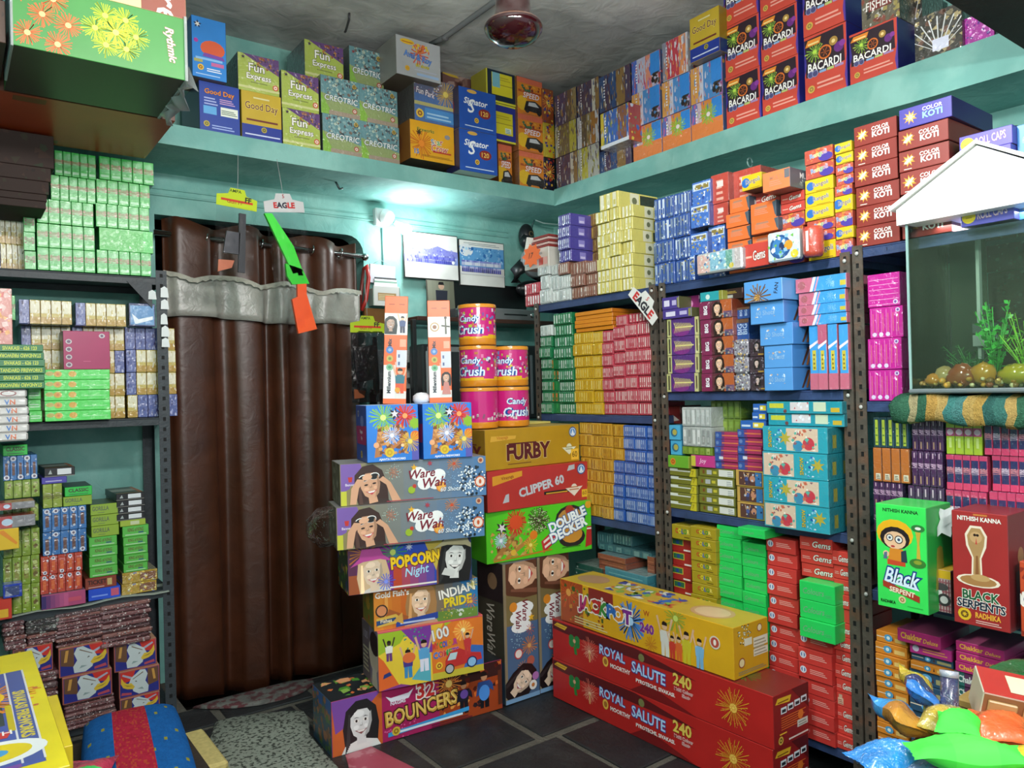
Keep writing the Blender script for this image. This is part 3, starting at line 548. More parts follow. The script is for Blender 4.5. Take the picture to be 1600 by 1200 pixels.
@design('girlgold', 'carton', 'carton', 'gold edged carton with figures', 'gold edged cartons')
def _(b): b.body('#c8a050', '#b8904a', T='#caa860'); f = b.F; f.rect(.12, .06, .97, .93, '#5a3a34').figure(.4, .1, .7, '#d8b090', '#4a5a9a', '#3a3a5a').ell(.62, .5, .2, '#c88a70').rect(.72, .08, .95, .9, '#3a7ab8').confetti(['#d8a060', '#2a2a5a', '#c0c8d8'], 14, b.v+2, .06, .12, (.15, .1, .95, .9))
@design('limebar', 'carton', 'carton', 'lime green carton with orange seal', 'lime cartons')
def _(b): b.body('#6aaa2e', '#8a9a30', T='#5a9a28'); emblem(b.F, .25, .5, .3, '#d88a2a', '#a84a1a')
@design('pinkbar', 'carton', 'carton', 'hot pink carton with pale print', 'pink cartons')
def _(b): b.body('#c43a88', '#7a2a70', T='#d05a9a'); b.F.rect(.02, .05, .2, .95, '#c8c040').text('Joy', .5, .5, .5, '#f0c8e0', .4, shear=.2)
@design('cyan', 'carton', 'carton', 'small cyan carton', 'cyan cartons')
def _(b): b.body('#4aa8d4', '#3a8ab0', T='#3a90b8'); b.F.ell(.45, .5, .3, '#2a6a8a').ell(.5, .52, .2, '#b0a850')
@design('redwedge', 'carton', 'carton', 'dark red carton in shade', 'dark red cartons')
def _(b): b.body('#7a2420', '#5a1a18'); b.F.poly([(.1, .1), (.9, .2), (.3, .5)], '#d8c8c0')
@design('redblue', 'carton', 'carton', 'flat blue and crimson carton', 'blue and crimson cartons')
def _(b): b.body('#a8305c', '#8a2850', T='#7a4a5a'); f = b.F; f.rect(0, 0, .28, 1, '#34549e').rect(.28, 0, .4, 1, '#6a3a78').rect(.3, .42, 1, .58, '#d8784a'); f.rect(.2, .3, .38, .7, '#d8dce8') if b.v == 1 else f.ell(.1, .5, .25, '#6a84b8')
@design('smallblue', 'carton', 'carton', 'small blue carton with yellow label', 'small blue cartons')
def _(b): b.body('#2c62b4', '#24509a', T='#3a6ab0'); b.F.rect(.5, .2, .92, .8, '#d8c43a').rect(.55, .35, .7, .65, '#f0f0e0').lines(.05, .3, .4, .8, '#c8d8ee', 1)
@design('turq', 'carton', 'carton', 'turquoise carton with cartoon beach print', 'turquoise cartons', 'film')
def _(b):
    b.body('#2aa0b4', '#1f7f8e', T='#2a8a9a', U='#2a4a54'); f = b.F; x = .0 if b.v % 2 == 0 else .36; f.rect(x+.02, .06, x+.5, .94, '#d8bfa8').ell(x+.22, .55, .3, '#e4c4a8').ell(x+.36, .35, .25, '#c83a4a').ell(x+.2, .25, .22, '#3a8ab0').confetti(['#c86a50', '#f0e4d8', '#8a5a6a', '#5ab0a0'], 26, 3, .05, .11, (x+.03, .08, x+.49, .92))
    u = .7 if b.v % 2 == 0 else .2; f.text('SNOW', u-.08, .5, .16, '#d8c030', .75, rot=90, out='#3a3010').confetti(['#8ac8e8', '#d8e8f4', '#2a6ac0'], 20, 6, .04, .09, (u-.03, .1, u+.12, .9)).star(u+.16, .55, .3, '#b8a83a', 7)
    for i in range(4): b.R.rect(.08+.23*i, .12, .2+.23*i, .88, '#2a7a84').rect(.1+.23*i, .2, .18+.23*i, .7, '#9a9440')
@design('turqflat', 'carton', 'carton', 'flat turquoise carton with pale label', 'turquoise cartons', 'film')
def _(b): b.body('#1f93a6', '#1a7a88', T='#2a9aaa'); f = b.F; f.rect(.04, .45, .24, .85, '#c8c83a').rect(.33, .25, .58, .95, '#d8d0d4').confetti(['#c83a4a', '#e8e8f0'], 8, 2, .1, .2, (.33, .3, .58, .95)).rect(.64, .2, .8, .95, '#c8d4b8').rect(.86, .15, .97, .5, '#c8a82a').ell(.26, .2, .16, '#6a3a3a')
@design('colkoti', 'carton', 'carton', 'yellow carton with coloured letters', 'yellow colour cartons')
def _(b): b.body('#a8941e', '#98841a', L='#8a7a18', T='#b8a428'); b.F.text('COLOR', .52, .58, .36, '#fff', .68, bold=.03, out='#6a5a14', multi=['#c83a2a', '#e8d83a', '#2a6ac0', '#3a9a3a', '#f0e070']).lines(.6, .15, .85, .3, '#5a4a10', 1)
@design('colkotr', 'carton', 'carton', 'red carton with green label', 'red colour cartons')
def _(b): b.body('#a82a26', '#8a1f1c', T='#b83a2a'); b.F.rect(.02, .45, .6, .92, '#c8b83a').rect(.05, .5, .56, .86, '#2f6a4a').ell(.3, .68, .15, '#2a4a8a').lines(.6, .1, .95, .35, '#f0e4e0', 1)
@design('greenbox', 'carton', 'carton', 'neon green carton', 'neon green cartons')
def _(b): b.body('#22cf5e', '#1fb852', T='#28d868', U='#1a7a40'); b.F.text('Colours', .4, .5, .34, '#6fae80', .6, shear=.2, rot=2).lines(.72, .3, .92, .5, '#4ab870', 2)
@design('redgem', 'carton', 'carton', 'red carton with pale disc', 'red disc cartons')
def _(b): b.body('#cc3b36', '#b02a26', T='#c03a34'); f = b.F; f.ell(.15, .55, .24, '#dcdce8').ell(.15, .55, .16, '#5a7ab0').rect(.13, .4, .17, .7, '#e8ecf4').lines(.35, .4, .85, .75, '#e8a8a0', 3); b.R.ell(.5, .5, .22, '#c8b8c0')
@design('redgems2', 'carton', 'carton', 'red carton with white script', 'red script cartons')
def _(b): b.body('#cf3f36', '#b02e28', T='#c84038'); f = b.F; (f.rect(.08, .12, .4, .6, '#d8b8a0').lines(.1, .15, .38, .55, '#8a3a30', 3).rect(.14, .6, .34, .85, '#c8a890')) if b.v % 5 == 3 else f.text('Gems', .68, .5, .46, '#f0ece4', .56, out='#3a2420', shear=.2).lines(.06, .35, .32, .6, '#e0a098', 2)
# ---- tank rack
def _mag(b, up=1):
    b.body('#c01a92', '#a0187a', T='#b01a86'); f = b.F
    for i in range(6): x = .06+.15*i; f.rect(x, .06, x+.012, .94, '#e88ac8') if up else f.rect(.05, x, .95, x+.015, '#f0a0d0'); f.rect(x+.05, .2, x+.06, .8, '#e0a060') if up else None
    for i in range(3): f.ell(.15+.2*i, .12, .07, '#d8c8e8') if up else None
    f.ell(.86, .88 if up else .12, .07, '#d8c8e8'); f.ell(.86, .88 if up else .12, .04, '#7a4a9a')
@design('mag', 'cracker_bundle', 'bundle', 'magenta bundle with orange lines', 'magenta bundles', 'film')
def _(b): _mag(b)
@design('magh', 'cracker_bundle', 'bundle', 'magenta bundle lying flat', 'magenta bundles', 'film')
def _(b): _mag(b, 0)
@design('redclear', 'film_pack', 'pack', 'rosy red film pack', 'rosy film packs', 'film')
def _(b): b.body('#b4505c', '#8a3a44', T='#a84a54'); b.F.confetti(['#d8a0a8', '#e8d8d8', '#9a3a48'], 30, b.v, .03, .08)
def kidpack(b, n, base, sidec, fn, gap=.0015):
    """n cartons side by side as pieces of their own, inside one bundle"""
    w = b.w/n
    b.pieces = []
    for i in range(n):
        k = Box(w-gap, b.d, b.h, i); fn(k, i); b.pieces.append((-b.w/2+w*(i+.5), k))
    b.mb.box((-b.w/2+.004, .008, .003), (b.w/2-.004, b.d-.004, b.h-.003), base)
@design('navyyel', 'cracker_bundle', 'bundle', 'dark green bundle with lime bars', 'dark green bundles', 'film')
def _(b): kidpack(b, 5, '#1c3a40', None, lambda k, i: k.body('#1f3c44', '#1a4a60', T='#2a4a50').F.rect(.3, .08, .75, .92, '#a8b83a').lines(.35, .15, .7, .85, '#5a7a2a', 3, .2))
@design('plainorange', 'cracker_bundle', 'bundle', 'rust orange bundle with barcodes', 'rust orange bundles', 'film')
def _(b): kidpack(b, 4, '#8a4a1a', None, lambda k, i: k.body('#b4652a', '#7a4420', T='#a05a24').F.rect(.3, .06, .85, .24, '#d8ccb8').lines(.38, .08, .8, .22, '#3a2a1a', 3))
@design('purptext', 'cracker_bundle', 'bundle', 'dark purple bundle with pale lettering', 'dark purple bundles', 'film')
def _(b): kidpack(b, 5, '#2a1236', None, lambda k, i: k.body('#46204e', '#3a1a48', T='#4a2a54').F.text('Gold', .5, .58, .3, '#d8b0d0', .9, rot=90).rect(.38, .06, .6, .28, '#b08a70').rect(.4, .8, .6, .95, '#c0a0b8'))
@design('limepink', 'cracker_bundle', 'bundle', 'lime bundle with pink band', 'lime pink bundles', 'film')
def _(b): kidpack(b, 4, '#6a8a1a', None, lambda k, i: k.body('#a4bc2c', '#90b020', T='#b0c840').F.rect(0, .55, 1, .8, '#b83a78').ell(.5, .67, .09, '#e8c0d8').rect(.35, .2, .65, .5, '#c8d880'))
@design('pinknavy', 'cracker_bundle', 'bundle', 'navy and pink bundle', 'navy pink bundles', 'film')
def _(b): kidpack(b, 5, '#2a2050', None, lambda k, i: k.body('#2c2a5c', '#b8305c', T='#c83a68').F.rect(0, 0, 1, .2, '#d03a68').text('Quake', .5, .55, .45, '#dcc0d4' if i % 2 else '#e08a94', .9, rot=90).rect(0, .86, 1, 1, '#c03a64'))
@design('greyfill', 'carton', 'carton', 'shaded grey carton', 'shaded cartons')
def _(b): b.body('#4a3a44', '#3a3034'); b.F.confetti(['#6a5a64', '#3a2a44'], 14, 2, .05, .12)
@design('serpg', 'snake_carton', 'carton', 'neon green carton with snake and child', 'snake cartons')
def _(b):
    b.body('#3be05c', '#2fae4a', T='#46d860'); f = b.split('front_print').F
    f.text('NITHISH KANNA', .5, .945, .035, '#12301a', .7, bold=.03)
    f.ell(.38, .72, .14, '#f0b41e', 1.25).ell(.38, .68, .11, '#241a1e', 1.3).ell(.38, .66, .085, '#ecc09a', 1.25).ring(.28, .68, .035, '#3a2020', '#e8e8e4').ring(.46, .67, .04, '#3a2020', '#e8e8e4').ell(.28, .68, .012, '#3a4a6a').ell(.46, .67, .014, '#3a4a6a').ell(.34, .6, .01, '#b83a3a', 2)
    f.poly([(.22, .42), (.58, .42), (.54, .58), (.28, .58)], '#d8882a').poly([(.22, .42), (.58, .42), (.58, .46), (.22, .47)], '#c84a2a').poly([(.5, .46), (.62, .46), (.6, .58), (.5, .56)], '#2a3a4a').ell(.2, .52, .03, '#ecc09a').poly([(.14, .47), (.22, .47), (.22, .54), (.16, .53)], '#5a6a8a')
    f.poly([(.8, .5), (.88, .5), (.86, .66), (.9, .8), (.78, .8), (.82, .66)], '#c8a83a').ell(.84, .8, .035, '#2f7a3a', 1.8).ell(.84, .8, .014, '#e8e8e0', 2).ell(.82, .47, .045, '#3a7a30', 1.7).ell(.82, .48, .02, '#8a9a30', 1.9)
    f.text('Black', .5, .31, .15, '#dcecfa', .7, out='#1c3a86', ow=.09, shear=.3, rot=-3, bold=.02).poly([(.2, .26), (.3, .24), (.85, .21), (.8, .235)], '#dcecfa')
    f.poly([(.12, .2), (.84, .1), (.84, .16), (.12, .26)][::1], '#a83a24').text('SERPENT', .5, .175, .05, '#f4e4cc', .5, rot=-6, bold=.03); emblem(f, .5, .1, .035, '#e0d0a0', '#a86a3a'); f.text('RADHIKA', .22, .06, .03, '#12301a', .3, bold=.03).lines(.6, .045, .9, .06, '#2fae4a', 1)
    b.R.ell(.5, .5, .12, '#8a9a3a', .6).poly([(.3, .2), (.7, .25), (.6, .6), (.4, .6)], '#a8a040')
@design('serpr', 'snake_carton', 'carton', 'dark red carton with cobra', 'snake cartons')
def _(b):
    b.body('#a02a2a', '#84262a', T='#8a2a28'); f = b.split('front_print').F
    f.text('NITHISH KANNA', .5, .94, .04, '#f0e8e0', .78, out='#3a1414', bold=.03).rect(.4, .97, .65, .985, '#c87a3a')
    f.poly([(.34, .42), (.36, .6), (.26, .7), (.24, .8), (.34, .88), (.54, .88), (.64, .8), (.62, .7), (.53, .6), (.54, .42)], '#ecdcc8').poly([(.37, .42), (.39, .6), (.3, .71), (.28, .79), (.36, .86), (.52, .86), (.6, .79), (.58, .71), (.5, .6), (.51, .42)], '#b08a5a').poly([(.41, .42), (.43, .62), (.47, .62), (.48, .42)], '#8a5a34').ell(.44, .78, .05, '#c8a070').ell(.42, .8, .012, '#2a1410').ell(.47, .8, .012, '#2a1410').poly([(.43, .72), (.46, .72), (.445, .78)], '#c83a3a')
    f.ell(.46, .4, .055, '#ecdcc8', 3.2).ell(.46, .4, .045, '#a87a48', 3.3).ell(.5, .43, .03, '#c09a64', 2.6)
    f.text('BLACK', .5, .27, .085, '#1f5a36', .66, out='#e8e4d8', bold=.03, ow=.075).text('SERPENTS', .5, .185, .075, '#1c2438', .86, out='#f0ece4', bold=.03, ow=.075, rot=-2); emblem(f, .2, .09, .055, '#e0b82a', '#6a4a1a'); f.text('RADHIKA', .62, .1, .05, '#e8a83a', .45, bold=.04).lines(.4, .03, .85, .065, '#e0b0a8', 2)
    b.R.ell(.45, .62, .08, '#b07a50', .8).rect(.25, .2, .6, .5, '#5a3a3a')
@design('serpr2', 'snake_carton', 'carton', 'orange red carton at frame edge', 'snake cartons')
def _(b): b.body('#c04a28', '#a03a20', T='#b84428'); b.F.ell(.3, .5, .12, '#e8e0d8').ell(.3, .5, .06, '#2a4a8a').confetti(['#e0a030', '#8a2a1a'], 14, 2, .05, .12)
@design('plaid', 'carton', 'carton', 'small plaid carton with yellow lid', 'plaid cartons')
def _(b):
    b.body('#b8a0a0', '#7a5a5a', T='#d8b03a'); f = b.F; f.rect(0, .8, 1, 1, '#d8ac24')
    for i in range(7): f.rect(.04+.14*i, .02, .09+.14*i, .78, '#8a3a48'); f.rect(.02, .04+.11*i, .98, .07+.11*i, '#9a5a66')
    f.ell(.3, .45, .13, '#e0dcdc').ell(.66, .3, .15, '#3a3438').ell(.66, .3, .09, '#c8c4c4').ell(.5, .6, .09, '#4a4448', 2)
def _chak(b, base, tx, s='Chakkar', c2=None, disc='#4a9ac8', side=None):
    b.body(base, side or base, T=c2 or base); f = b.F
    if disc: f.ell(.4, .5, .32, disc, 1.2).ell(.4, .5, .16, '#d8ecf4').rect(.02, .46, .3, .54, '#e8d8c0').poly([(.53, .3), (.57, .3), (.55, .75)], '#5a2a1a').lines(.62, .25, .95, .7, tx, 1, .8)
    else: f.text(s, .33, .52, .5, tx, .5, bold=.03).text('Deluxe', .77, .42, .34, tx, .34, shear=.3)
@design('chako', 'wheel_carton', 'carton', 'flat orange carton with blue disc', 'orange wheel cartons')
def _(b): _chak(b, '#d8862a', '#e8c070')
@design('chakb', 'wheel_carton', 'carton', 'flat slate blue carton', 'blue wheel cartons')
def _(b): _chak(b, '#2f5270', '#a8a070', disc='#5aa8dc')
@design('chakp', 'wheel_carton', 'carton', 'flat magenta carton with yellow lettering', 'magenta wheel cartons')
def _(b): _chak(b, '#b42a70', '#e8b040', disc=None, c2='#a04a70', side='#a02a68')
@design('chakp2', 'wheel_carton', 'carton', 'flat pink carton with pale disc', 'pink wheel cartons')
def _(b): b.body('#c4328a', '#a02a70', T='#8a5a80'); b.F.ell(.15, .5, .3, '#e0d0e8').lines(.32, .3, .9, .75, '#f0a060', 2)
@design('chakv', 'wheel_carton', 'carton', 'flat violet and teal carton', 'violet wheel cartons')
def _(b): _chak(b, '#5a3054', '#d8d8d4', disc=None, c2='#4a2a4a'); b.F.k = 0; b.F.rect(0, 0, .22, 1, '#2a6460'); b.F.k = 9; b.F.text('Chakkar', .33, .52, .5, '#d8dcd8', .5, bold=.03)
# ---- curtain side rack
def _classic(k, i):
    k.body('#1fb43c', '#1a9a34', T='#2abc48'); f = k.F; f.rect(.1, .3, .9, .9, '#4cb860').text('CLASSIC', .5, .56, .4, '#9a3a34', .56, rot=90, bold=.03)
    f.rect(.12, .1, .88, .2, '#9ad8a4')
@design('classic', 'cracker_bundle', 'bundle', 'bright green five carton bundle', 'bright green bundles', 'film')
def _(b): kidpack(b, 5, '#1f8a36', None, _classic)
@design('classicn', 'cracker_bundle', 'bundle', 'narrow bright green pack', 'narrow green packs', 'film')
def _(b): b.body('#4ab85a', '#2fa046', T='#3acc58'); b.F.text('CLASSIC', .5, .55, .5, '#7a3a30', .7, rot=90, bold=.03)
@design('classicside', 'cracker_bundle', 'bundle', 'plain bright green bundle', 'bright green bundles', 'film')
def _(b): b.body('#16b42e', '#14a02a', T='#2abc48'); b.F.rect(.02, .03, .8, .97, '#14b82c').rect(.81, .03, .98, .97, '#30c84a')
def _gp(pat):
    def fn(k, i):
        p = pat[i % len(pat)]
        if p: k.body('#4a5a98', '#3a3a78', T='#5a5a90').F.confetti(['#8a94c8', '#b8bcd8', '#2a2a68', '#7a80b0'], 16, i+3, .02, .05, tall=3)
        else: k.body('#c8b458', '#a88a2a', T='#d0c070').F.rect(0, .02, 1, .3, '#b08a1c').rect(.05, .45, .95, .96, '#dcd8b8').confetti(['#ece8d4', '#c4b46a', '#e4e0c8'], 12, i+9, .02, .05, (0, .2, 1, 1), 3)
    return fn
@design('goldpurp', 'cracker_bundle', 'bundle', 'gold bundle with violet end carton', 'gold and violet bundles', 'film')
def _(b): kidpack(b, 5, '#6a5a2a', None, _gp((1, 0, 0, 0, 0) if b.v % 3 != 2 else (0, 0, 0, 0, 1)))
@design('purpgold', 'cracker_bundle', 'bundle', 'violet and gold bundle', 'violet and gold bundles', 'film')
def _(b): kidpack(b, 5, '#3a3a5a', None, _gp(((0, 1, 1, 1, 1), (1, 0, 0, 0, 0), (1, 0, 0, 0, 0), (1, 1, 1, 1, 0))[b.v % 4]))
@design('wavepouch', 'pouch', 'pouch', 'blue pouch with white wave', 'blue pouches', 'film')
def _(b): b.body('#22386a', '#1a2a50', T='#2a3a70'); b.F.rect(.05, .06, .95, .9, '#4a8ac0').poly([(.1, .55), (.35, .3), (.9, .45), (.9, .3), (.3, .1), (.22, .1)], '#e4ecf2').ring(.25, .78, .1, '#8abcdc', '#4a8ac0')
@design('magcircle', 'carton', 'carton', 'plain crimson carton with four discs', 'crimson cartons')
def _(b):
    b.body('#a8185a', '#86144a', L='#3a2a30', T='#a02058'); f = b.F
    for i in range(4): f.ell(.12, .12+.2*i, .065, '#c8c4c8', 1.1).ell(.12, .12+.2*i, .04, '#6a4a6a', 1.1)
    f.ell(.83, .88, .06, '#c8c4c8', 1.2).ell(.83, .88, .035, '#6a4a6a').rect(.42, .2, .58, .215, '#d0608a')
@design('limeflat', 'carton', 'carton', 'flat lime carton with orange seals', 'flat lime cartons', 'film')
def _(b): b.body('#4edc58', '#3ab848', T='#5ae060'); [b.F.ell(u, .55, .3, '#d8a83a', 1.2) for u in (.2, .42)]; b.F.ell(.08, .6, .22, '#b8b050', 1.6).ell(.2, .55, .14, '#d87a30').lines(.6, .4, .95, .5, '#b8f0bc', 1)
@design('limeflat2', 'carton', 'carton', 'short flat lime carton', 'short lime cartons', 'film')
def _(b): b.body('#46d050', '#3ab848', T='#5ae060'); b.F.lines(.1, .3, .9, .7, '#c8f0cc', 2)
@design('standard', 'carton', 'carton', 'flat dark green carton with yellow letters', 'dark green flat cartons')
def _(b): b.body('#15773e', '#0f5a30', T='#4a6a4a', U='#2a4a34'); (b.F.text('SIVAKASI - 626 123', .62, .5, .55, '#c8d83a', .55, bold=.03) if b.v % 2 else b.F.text('STANDARD FIREWORKS', .6, .5, .55, '#c8d83a', .7, bold=.03, rot=180 if b.v % 4 == 0 else 0))
@design('whiteflat', 'carton', 'carton', 'flat white carton with blue mark', 'white flat cartons', 'film')
def _(b): b.body('#d8d6d4', '#b8b6b4', T='#e0dedc', ch=.006); (b.F.ell(.6, .5, .32, '#8a3030', 2.6).ell(.6, .5, .24, '#e0dedc', 2.8)) if b.v == 5 else b.F.text('VN', .62, .5, .6, '#3a6ab0', .3, bold=.03, multi=['#3a7ac8', '#d86a3a'])
@design('pinkpouch', 'pouch', 'pouch', 'pink and orange clear pouch', 'pink pouches', 'film')
def _(b): b.body('#d88a80', '#b86a60', T='#c87a70'); b.F.confetti(['#e8c0b8', '#d85a50', '#e8a04a'], 30, 2, .03, .08)
@design('olivecart', 'cracker_bundle', 'bundle', 'olive bundle of four cartons', 'olive bundles', 'film')
def _(b): kidpack(b, 4, '#4a5a14', None, lambda k, i: k.body('#7d992a', '#6a8a22', T='#8aa838').F.rect(.25, .2, .75, .8, '#8a8a3a' if b.v % 2 else '#94b04a').confetti(['#6a5a2a', '#b8c478'], 8, i, .05, .12, (.2, .2, .8, .85)))
@design('olivecart2', 'cracker_bundle', 'bundle', 'small olive bundle of two cartons', 'olive bundles', 'film')
def _(b): kidpack(b, 2, '#4a5a14', None, lambda k, i: k.body('#8fa332', '#7a922a', T='#8aa838').F.text('GORILLA', .5, .5, .4, '#5a4a20', .75, rot=90))
def _circ(base, lo):
    def fn(k, i):
        k.body(base, base, T=base); u = i % 2 if lo else 1; f = k.F; f.rect(.3, .2 if u else .05, .72, .7, '#6a4a44' if base[1] == '3' else '#d86a3a').ell(.5, .87 if u else .12, .1, '#d8dce8').ell(.5, .87 if u else .12, .05, '#6a5a70').confetti(['#c8d0dc'], 3, i, .03, .07)
    return fn
@design('bluecirc', 'cracker_bundle', 'bundle', 'blue five carton bundle with discs', 'blue disc bundles', 'film')
def _(b): kidpack(b, 5, '#1a3a6a', None, _circ('#3a74b4', b.v == 0))
@design('redcirc', 'cracker_bundle', 'bundle', 'brick red bundle with pale discs', 'red disc bundles', 'film')
def _(b): kidpack(b, 5, '#6a1a14', None, _circ('#b8402e', b.v == 1))
@design('classicbox', 'carton', 'carton', 'bright green carton with black letters', 'green lettered cartons')
def _(b): b.body('#2cc048', '#22a03a', T='#3a4a44'); b.F.text('CLASSIC', .5, .62, .4, '#3a2420', .76, bold=.03).lines(.15, .15, .85, .3, '#2a5a34', 1)
@design('gorilla', 'carton', 'carton', 'olive carton with grey letters', 'olive lettered cartons')
def _(b): b.body('#8fae34', '#7a9a2a', T='#4a5a3a'); b.F.text('GORILLA', .36, .6, .42, '#5a6450', .6, bold=.02).lines(.25, .18, .5, .3, '#6a7a4a', 1)
@design('greenlet', 'carton', 'carton', 'green carton with pale band', 'green banded cartons')
def _(b): b.body('#5aba4a', '#4aa03c', T='#6ac05a'); b.F.lines(.1, .15, .9, .35, '#b8d8b0', 1).text('KING of KING', .5, .65, .36, '#6a2a2a', .6).rect(.6, .3, .8, .42, '#2a5a7a')
@design('greyclear', 'film_pack', 'pack', 'grey clear pack with red edge', 'grey clear packs', 'film')
def _(b): b.body('#8a8a8e', '#77777c', T='#c83a3a'); b.F.rect(0, 0, .5, 1, '#b04040').ell(.4, .5, .3, '#b8d0e8', 1.4).rect(.55, .1, .98, .9, '#84848a')
@design('yellowbox', 'carton', 'carton', 'yellow carton with orange curve', 'yellow cartons')
def _(b): b.body('#e0b81e', '#c8a018', T='#c8d0b0'); b.F.poly([(.3, .9), (.9, .2), (.95, .3), (.5, .95)], '#e08a1e').ell(.2, .5, .2, '#f0e8a0')
@design('bluepouch', 'pouch', 'pouch', 'small dark blue pouch', 'small blue pouches', 'film')
def _(b): b.body('#1f3fae', '#1a3490', T='#2a4ab8'); b.F.rect(.1, .15, .85, .85, '#3a4a7a').poly([(.1, .15), (.5, .15), (.15, .6)], '#8a94b0')
@design('redyel', 'carton', 'carton', 'small red and yellow carton', 'small red cartons')
def _(b): b.body('#c83a2a', '#a82a20', T='#c85a4a'); b.F.rect(.1, .1, .8, .5, '#e0b030')
@design('magpinkflat', 'carton', 'carton', 'flat pink and violet carton', 'pink flat cartons')
def _(b): b.body('#b04a78', '#8a3a64', T='#8a6a80'); b.F.grad(0, .05, .6, .95, '#3a2a6a', '#c05a88').rect(.6, .3, .9, .6, '#c8506a')
@design('purpflat2', 'carton', 'carton', 'thin violet carton', 'thin violet cartons')
def _(b): b.body('#4a42a8', '#3a3490', T='#4a48a0'); b.F.lines(.15, .3, .8, .7, '#b0acdc', 1)
@design('blackcart', 'carton', 'carton', 'black carton with white label', 'black cartons')
def _(b): b.body('#14161a', '#1a2a22', L='#1a2a24', T='#4a3a2a', U='#a8a49a'); b.F.rect(.42, .2, .88, .85, '#dfe4e8').poly([(.12, .3), (.25, .3), (.2, .8)], '#a8b0b0').rect(0, 0, 1, .08, '#8a8a84'); b.T.rect(.03, .05, .97, .95, '#33302a').ell(.5, .5, .2, '#8a8a80', 1.5).rect(.03, .03, .97, .08, '#b8863a').rect(.85, .1, .97, .9, '#a8582a')
@design('blueflat', 'carton', 'carton', 'royal blue flat carton', 'royal blue flat cartons')
def _(b): b.body('#1f4fd0', '#1a44b0', T='#2a5ad8'); b.F.rect(.7, .2, .95, .85, '#c85a78').lines(.1, .3, .6, .6, '#7a9af0', 1)
@design('rustflat', 'carton', 'carton', 'rust red flat carton', 'rust flat cartons')
def _(b): b.body('#8a3a28', '#70301f', T='#7a3a2a'); b.F.text('TICKET', .38, .6, .4, '#1f1412', .6, bold=.03).rect(.7, .2, .85, .8, '#c8b070').lines(.1, .12, .6, .3, '#c8a0a0', 1)
@design('goldfoil', 'carton', 'carton', 'shiny gold flat carton', 'gold flat cartons', 'foil')
def _(b): b.body('#b8962a', '#a07820', T='#a8a080'); b.F.rect(.5, .15, .95, .85, '#8a5a3a').confetti(['#f0d860', '#8a94b8', '#e0a030', '#fff0a0'], 24, 3, .06, .16)
@design('limethin', 'carton', 'carton', 'thin lime carton', 'thin lime cartons')
def _(b): b.body('#a0b83a', '#8aa830', T='#b0c850'); b.F.rect(.4, .2, .75, .8, '#c8d0a8')
@design('foil', 'foil_packet', 'packet', 'flat foil packet', 'flat foil packets', 'foil')
def _(b): c = ('#7a4a4c', '#6a3f44', '#84504a', '#5f4448')[b.v % 4]; b.body(c, c, T=c, ch=.006); b.F.confetti(['#b8a8a8', '#4a2a30', '#d8ccc8'], 18, b.v, .1, .3)
@design('foildark', 'foil_packet', 'packet', 'dark flat packet', 'dark flat packets', 'foil')
def _(b): b.body('#34302e', '#2a2624', T='#5a6a60', ch=.006); b.F.confetti(['#8a948a', '#1a1818'], 14, b.v, .1, .3)
def _eagle(f, flip):
    X = (lambda u: 1-u) if flip else (lambda u: u)
    pl = lambda pts, c: f.poly([(X(u), v) for u, v in pts][::-1 if flip else 1], c)
    f.rect(.03, .04, .97, .96, '#2a2f86'); pl([(.04, .4), (.3, .3), (.3, .95), (.04, .95)], '#6a4a34'); pl([(.1, .5), (.16, .5), (.2, .9), (.14, .9)], '#c8964a')
    pl([(.68, .62), (.96, .55), (.96, .96), (.6, .96)], '#c8342c'); pl([(.72, .68), (.92, .84), (.9, .9), (.68, .74)], '#a8a8bc'); pl([(.7, .08), (.95, .12), (.93, .22), (.7, .16)], '#b04a5a')
    pl([(.3, .08), (.52, .06), (.66, .2), (.7, .45), (.76, .52), (.7, .72), (.58, .84), (.48, .96), (.36, .94), (.3, .75), (.36, .5), (.28, .3)], '#c4d0d2')
    pl([(.62, .36), (.7, .52), (.8, .52), (.88, .62), (.94, .78), (.95, .55), (.9, .4), (.8, .32), (.66, .28)], '#d8b83a'); pl([(.66, .4), (.8, .42), (.88, .5), (.78, .45)], '#8a7a2a'); pl([(.56, .52), (.62, .56), (.58, .58)], '#3a3020'); pl([(.4, .84), (.66, .64), (.67, .66), (.42, .87)], '#7a6a5a'); pl([(.4, .2), (.56, .26), (.44, .3)], '#8aa0a0')
@design('eagle', 'eagle_carton', 'carton', 'carton printed with white eagle head', 'eagle cartons')
def _(b): b.body('#a85a4a', '#7a4a4a', T='#c8a080'); _eagle(b.F, 0)
@design('eagle2', 'eagle_carton', 'carton', 'carton with eagle head facing left', 'eagle cartons')
def _(b): b.body('#a85a4a', '#7a4a4a', T='#c8a080'); _eagle(b.F, 1)
@design('flatorange', 'carton', 'carton', 'flat plain orange carton', 'orange flat cartons')
def _(b): b.body('#d8861e', '#b86a18', T='#c88020', U='#8a4a14'); b.F.lines(.3, .4, .7, .5, '#e8a84a', 1)
@design('flatbrown', 'carton', 'carton', 'flat rust brown pack', 'rust brown packs', 'film')
def _(b): b.body('#8a4a34', '#7a4030', T='#6a8a90'); b.F.lines(.1, .3, .9, .6, '#a86a50', 1)
@design('tealslab', 'carton', 'carton', 'flat pale teal carton', 'pale teal cartons', 'film')
def _(b): b.body('#4a8fa0', '#3a7a88', T='#8aa8a8'); b.F.lines(.1, .3, .9, .6, '#7ab8c0', 1)
@design('greenslab', 'carton', 'carton', 'flat dark green pack', 'dark green packs', 'film')
def _(b): b.body('#2a5a4c', '#2a4a40', T='#8a9a90'); b.F.lines(.05, .2, .1, .8, '#b8c8c0', 1)
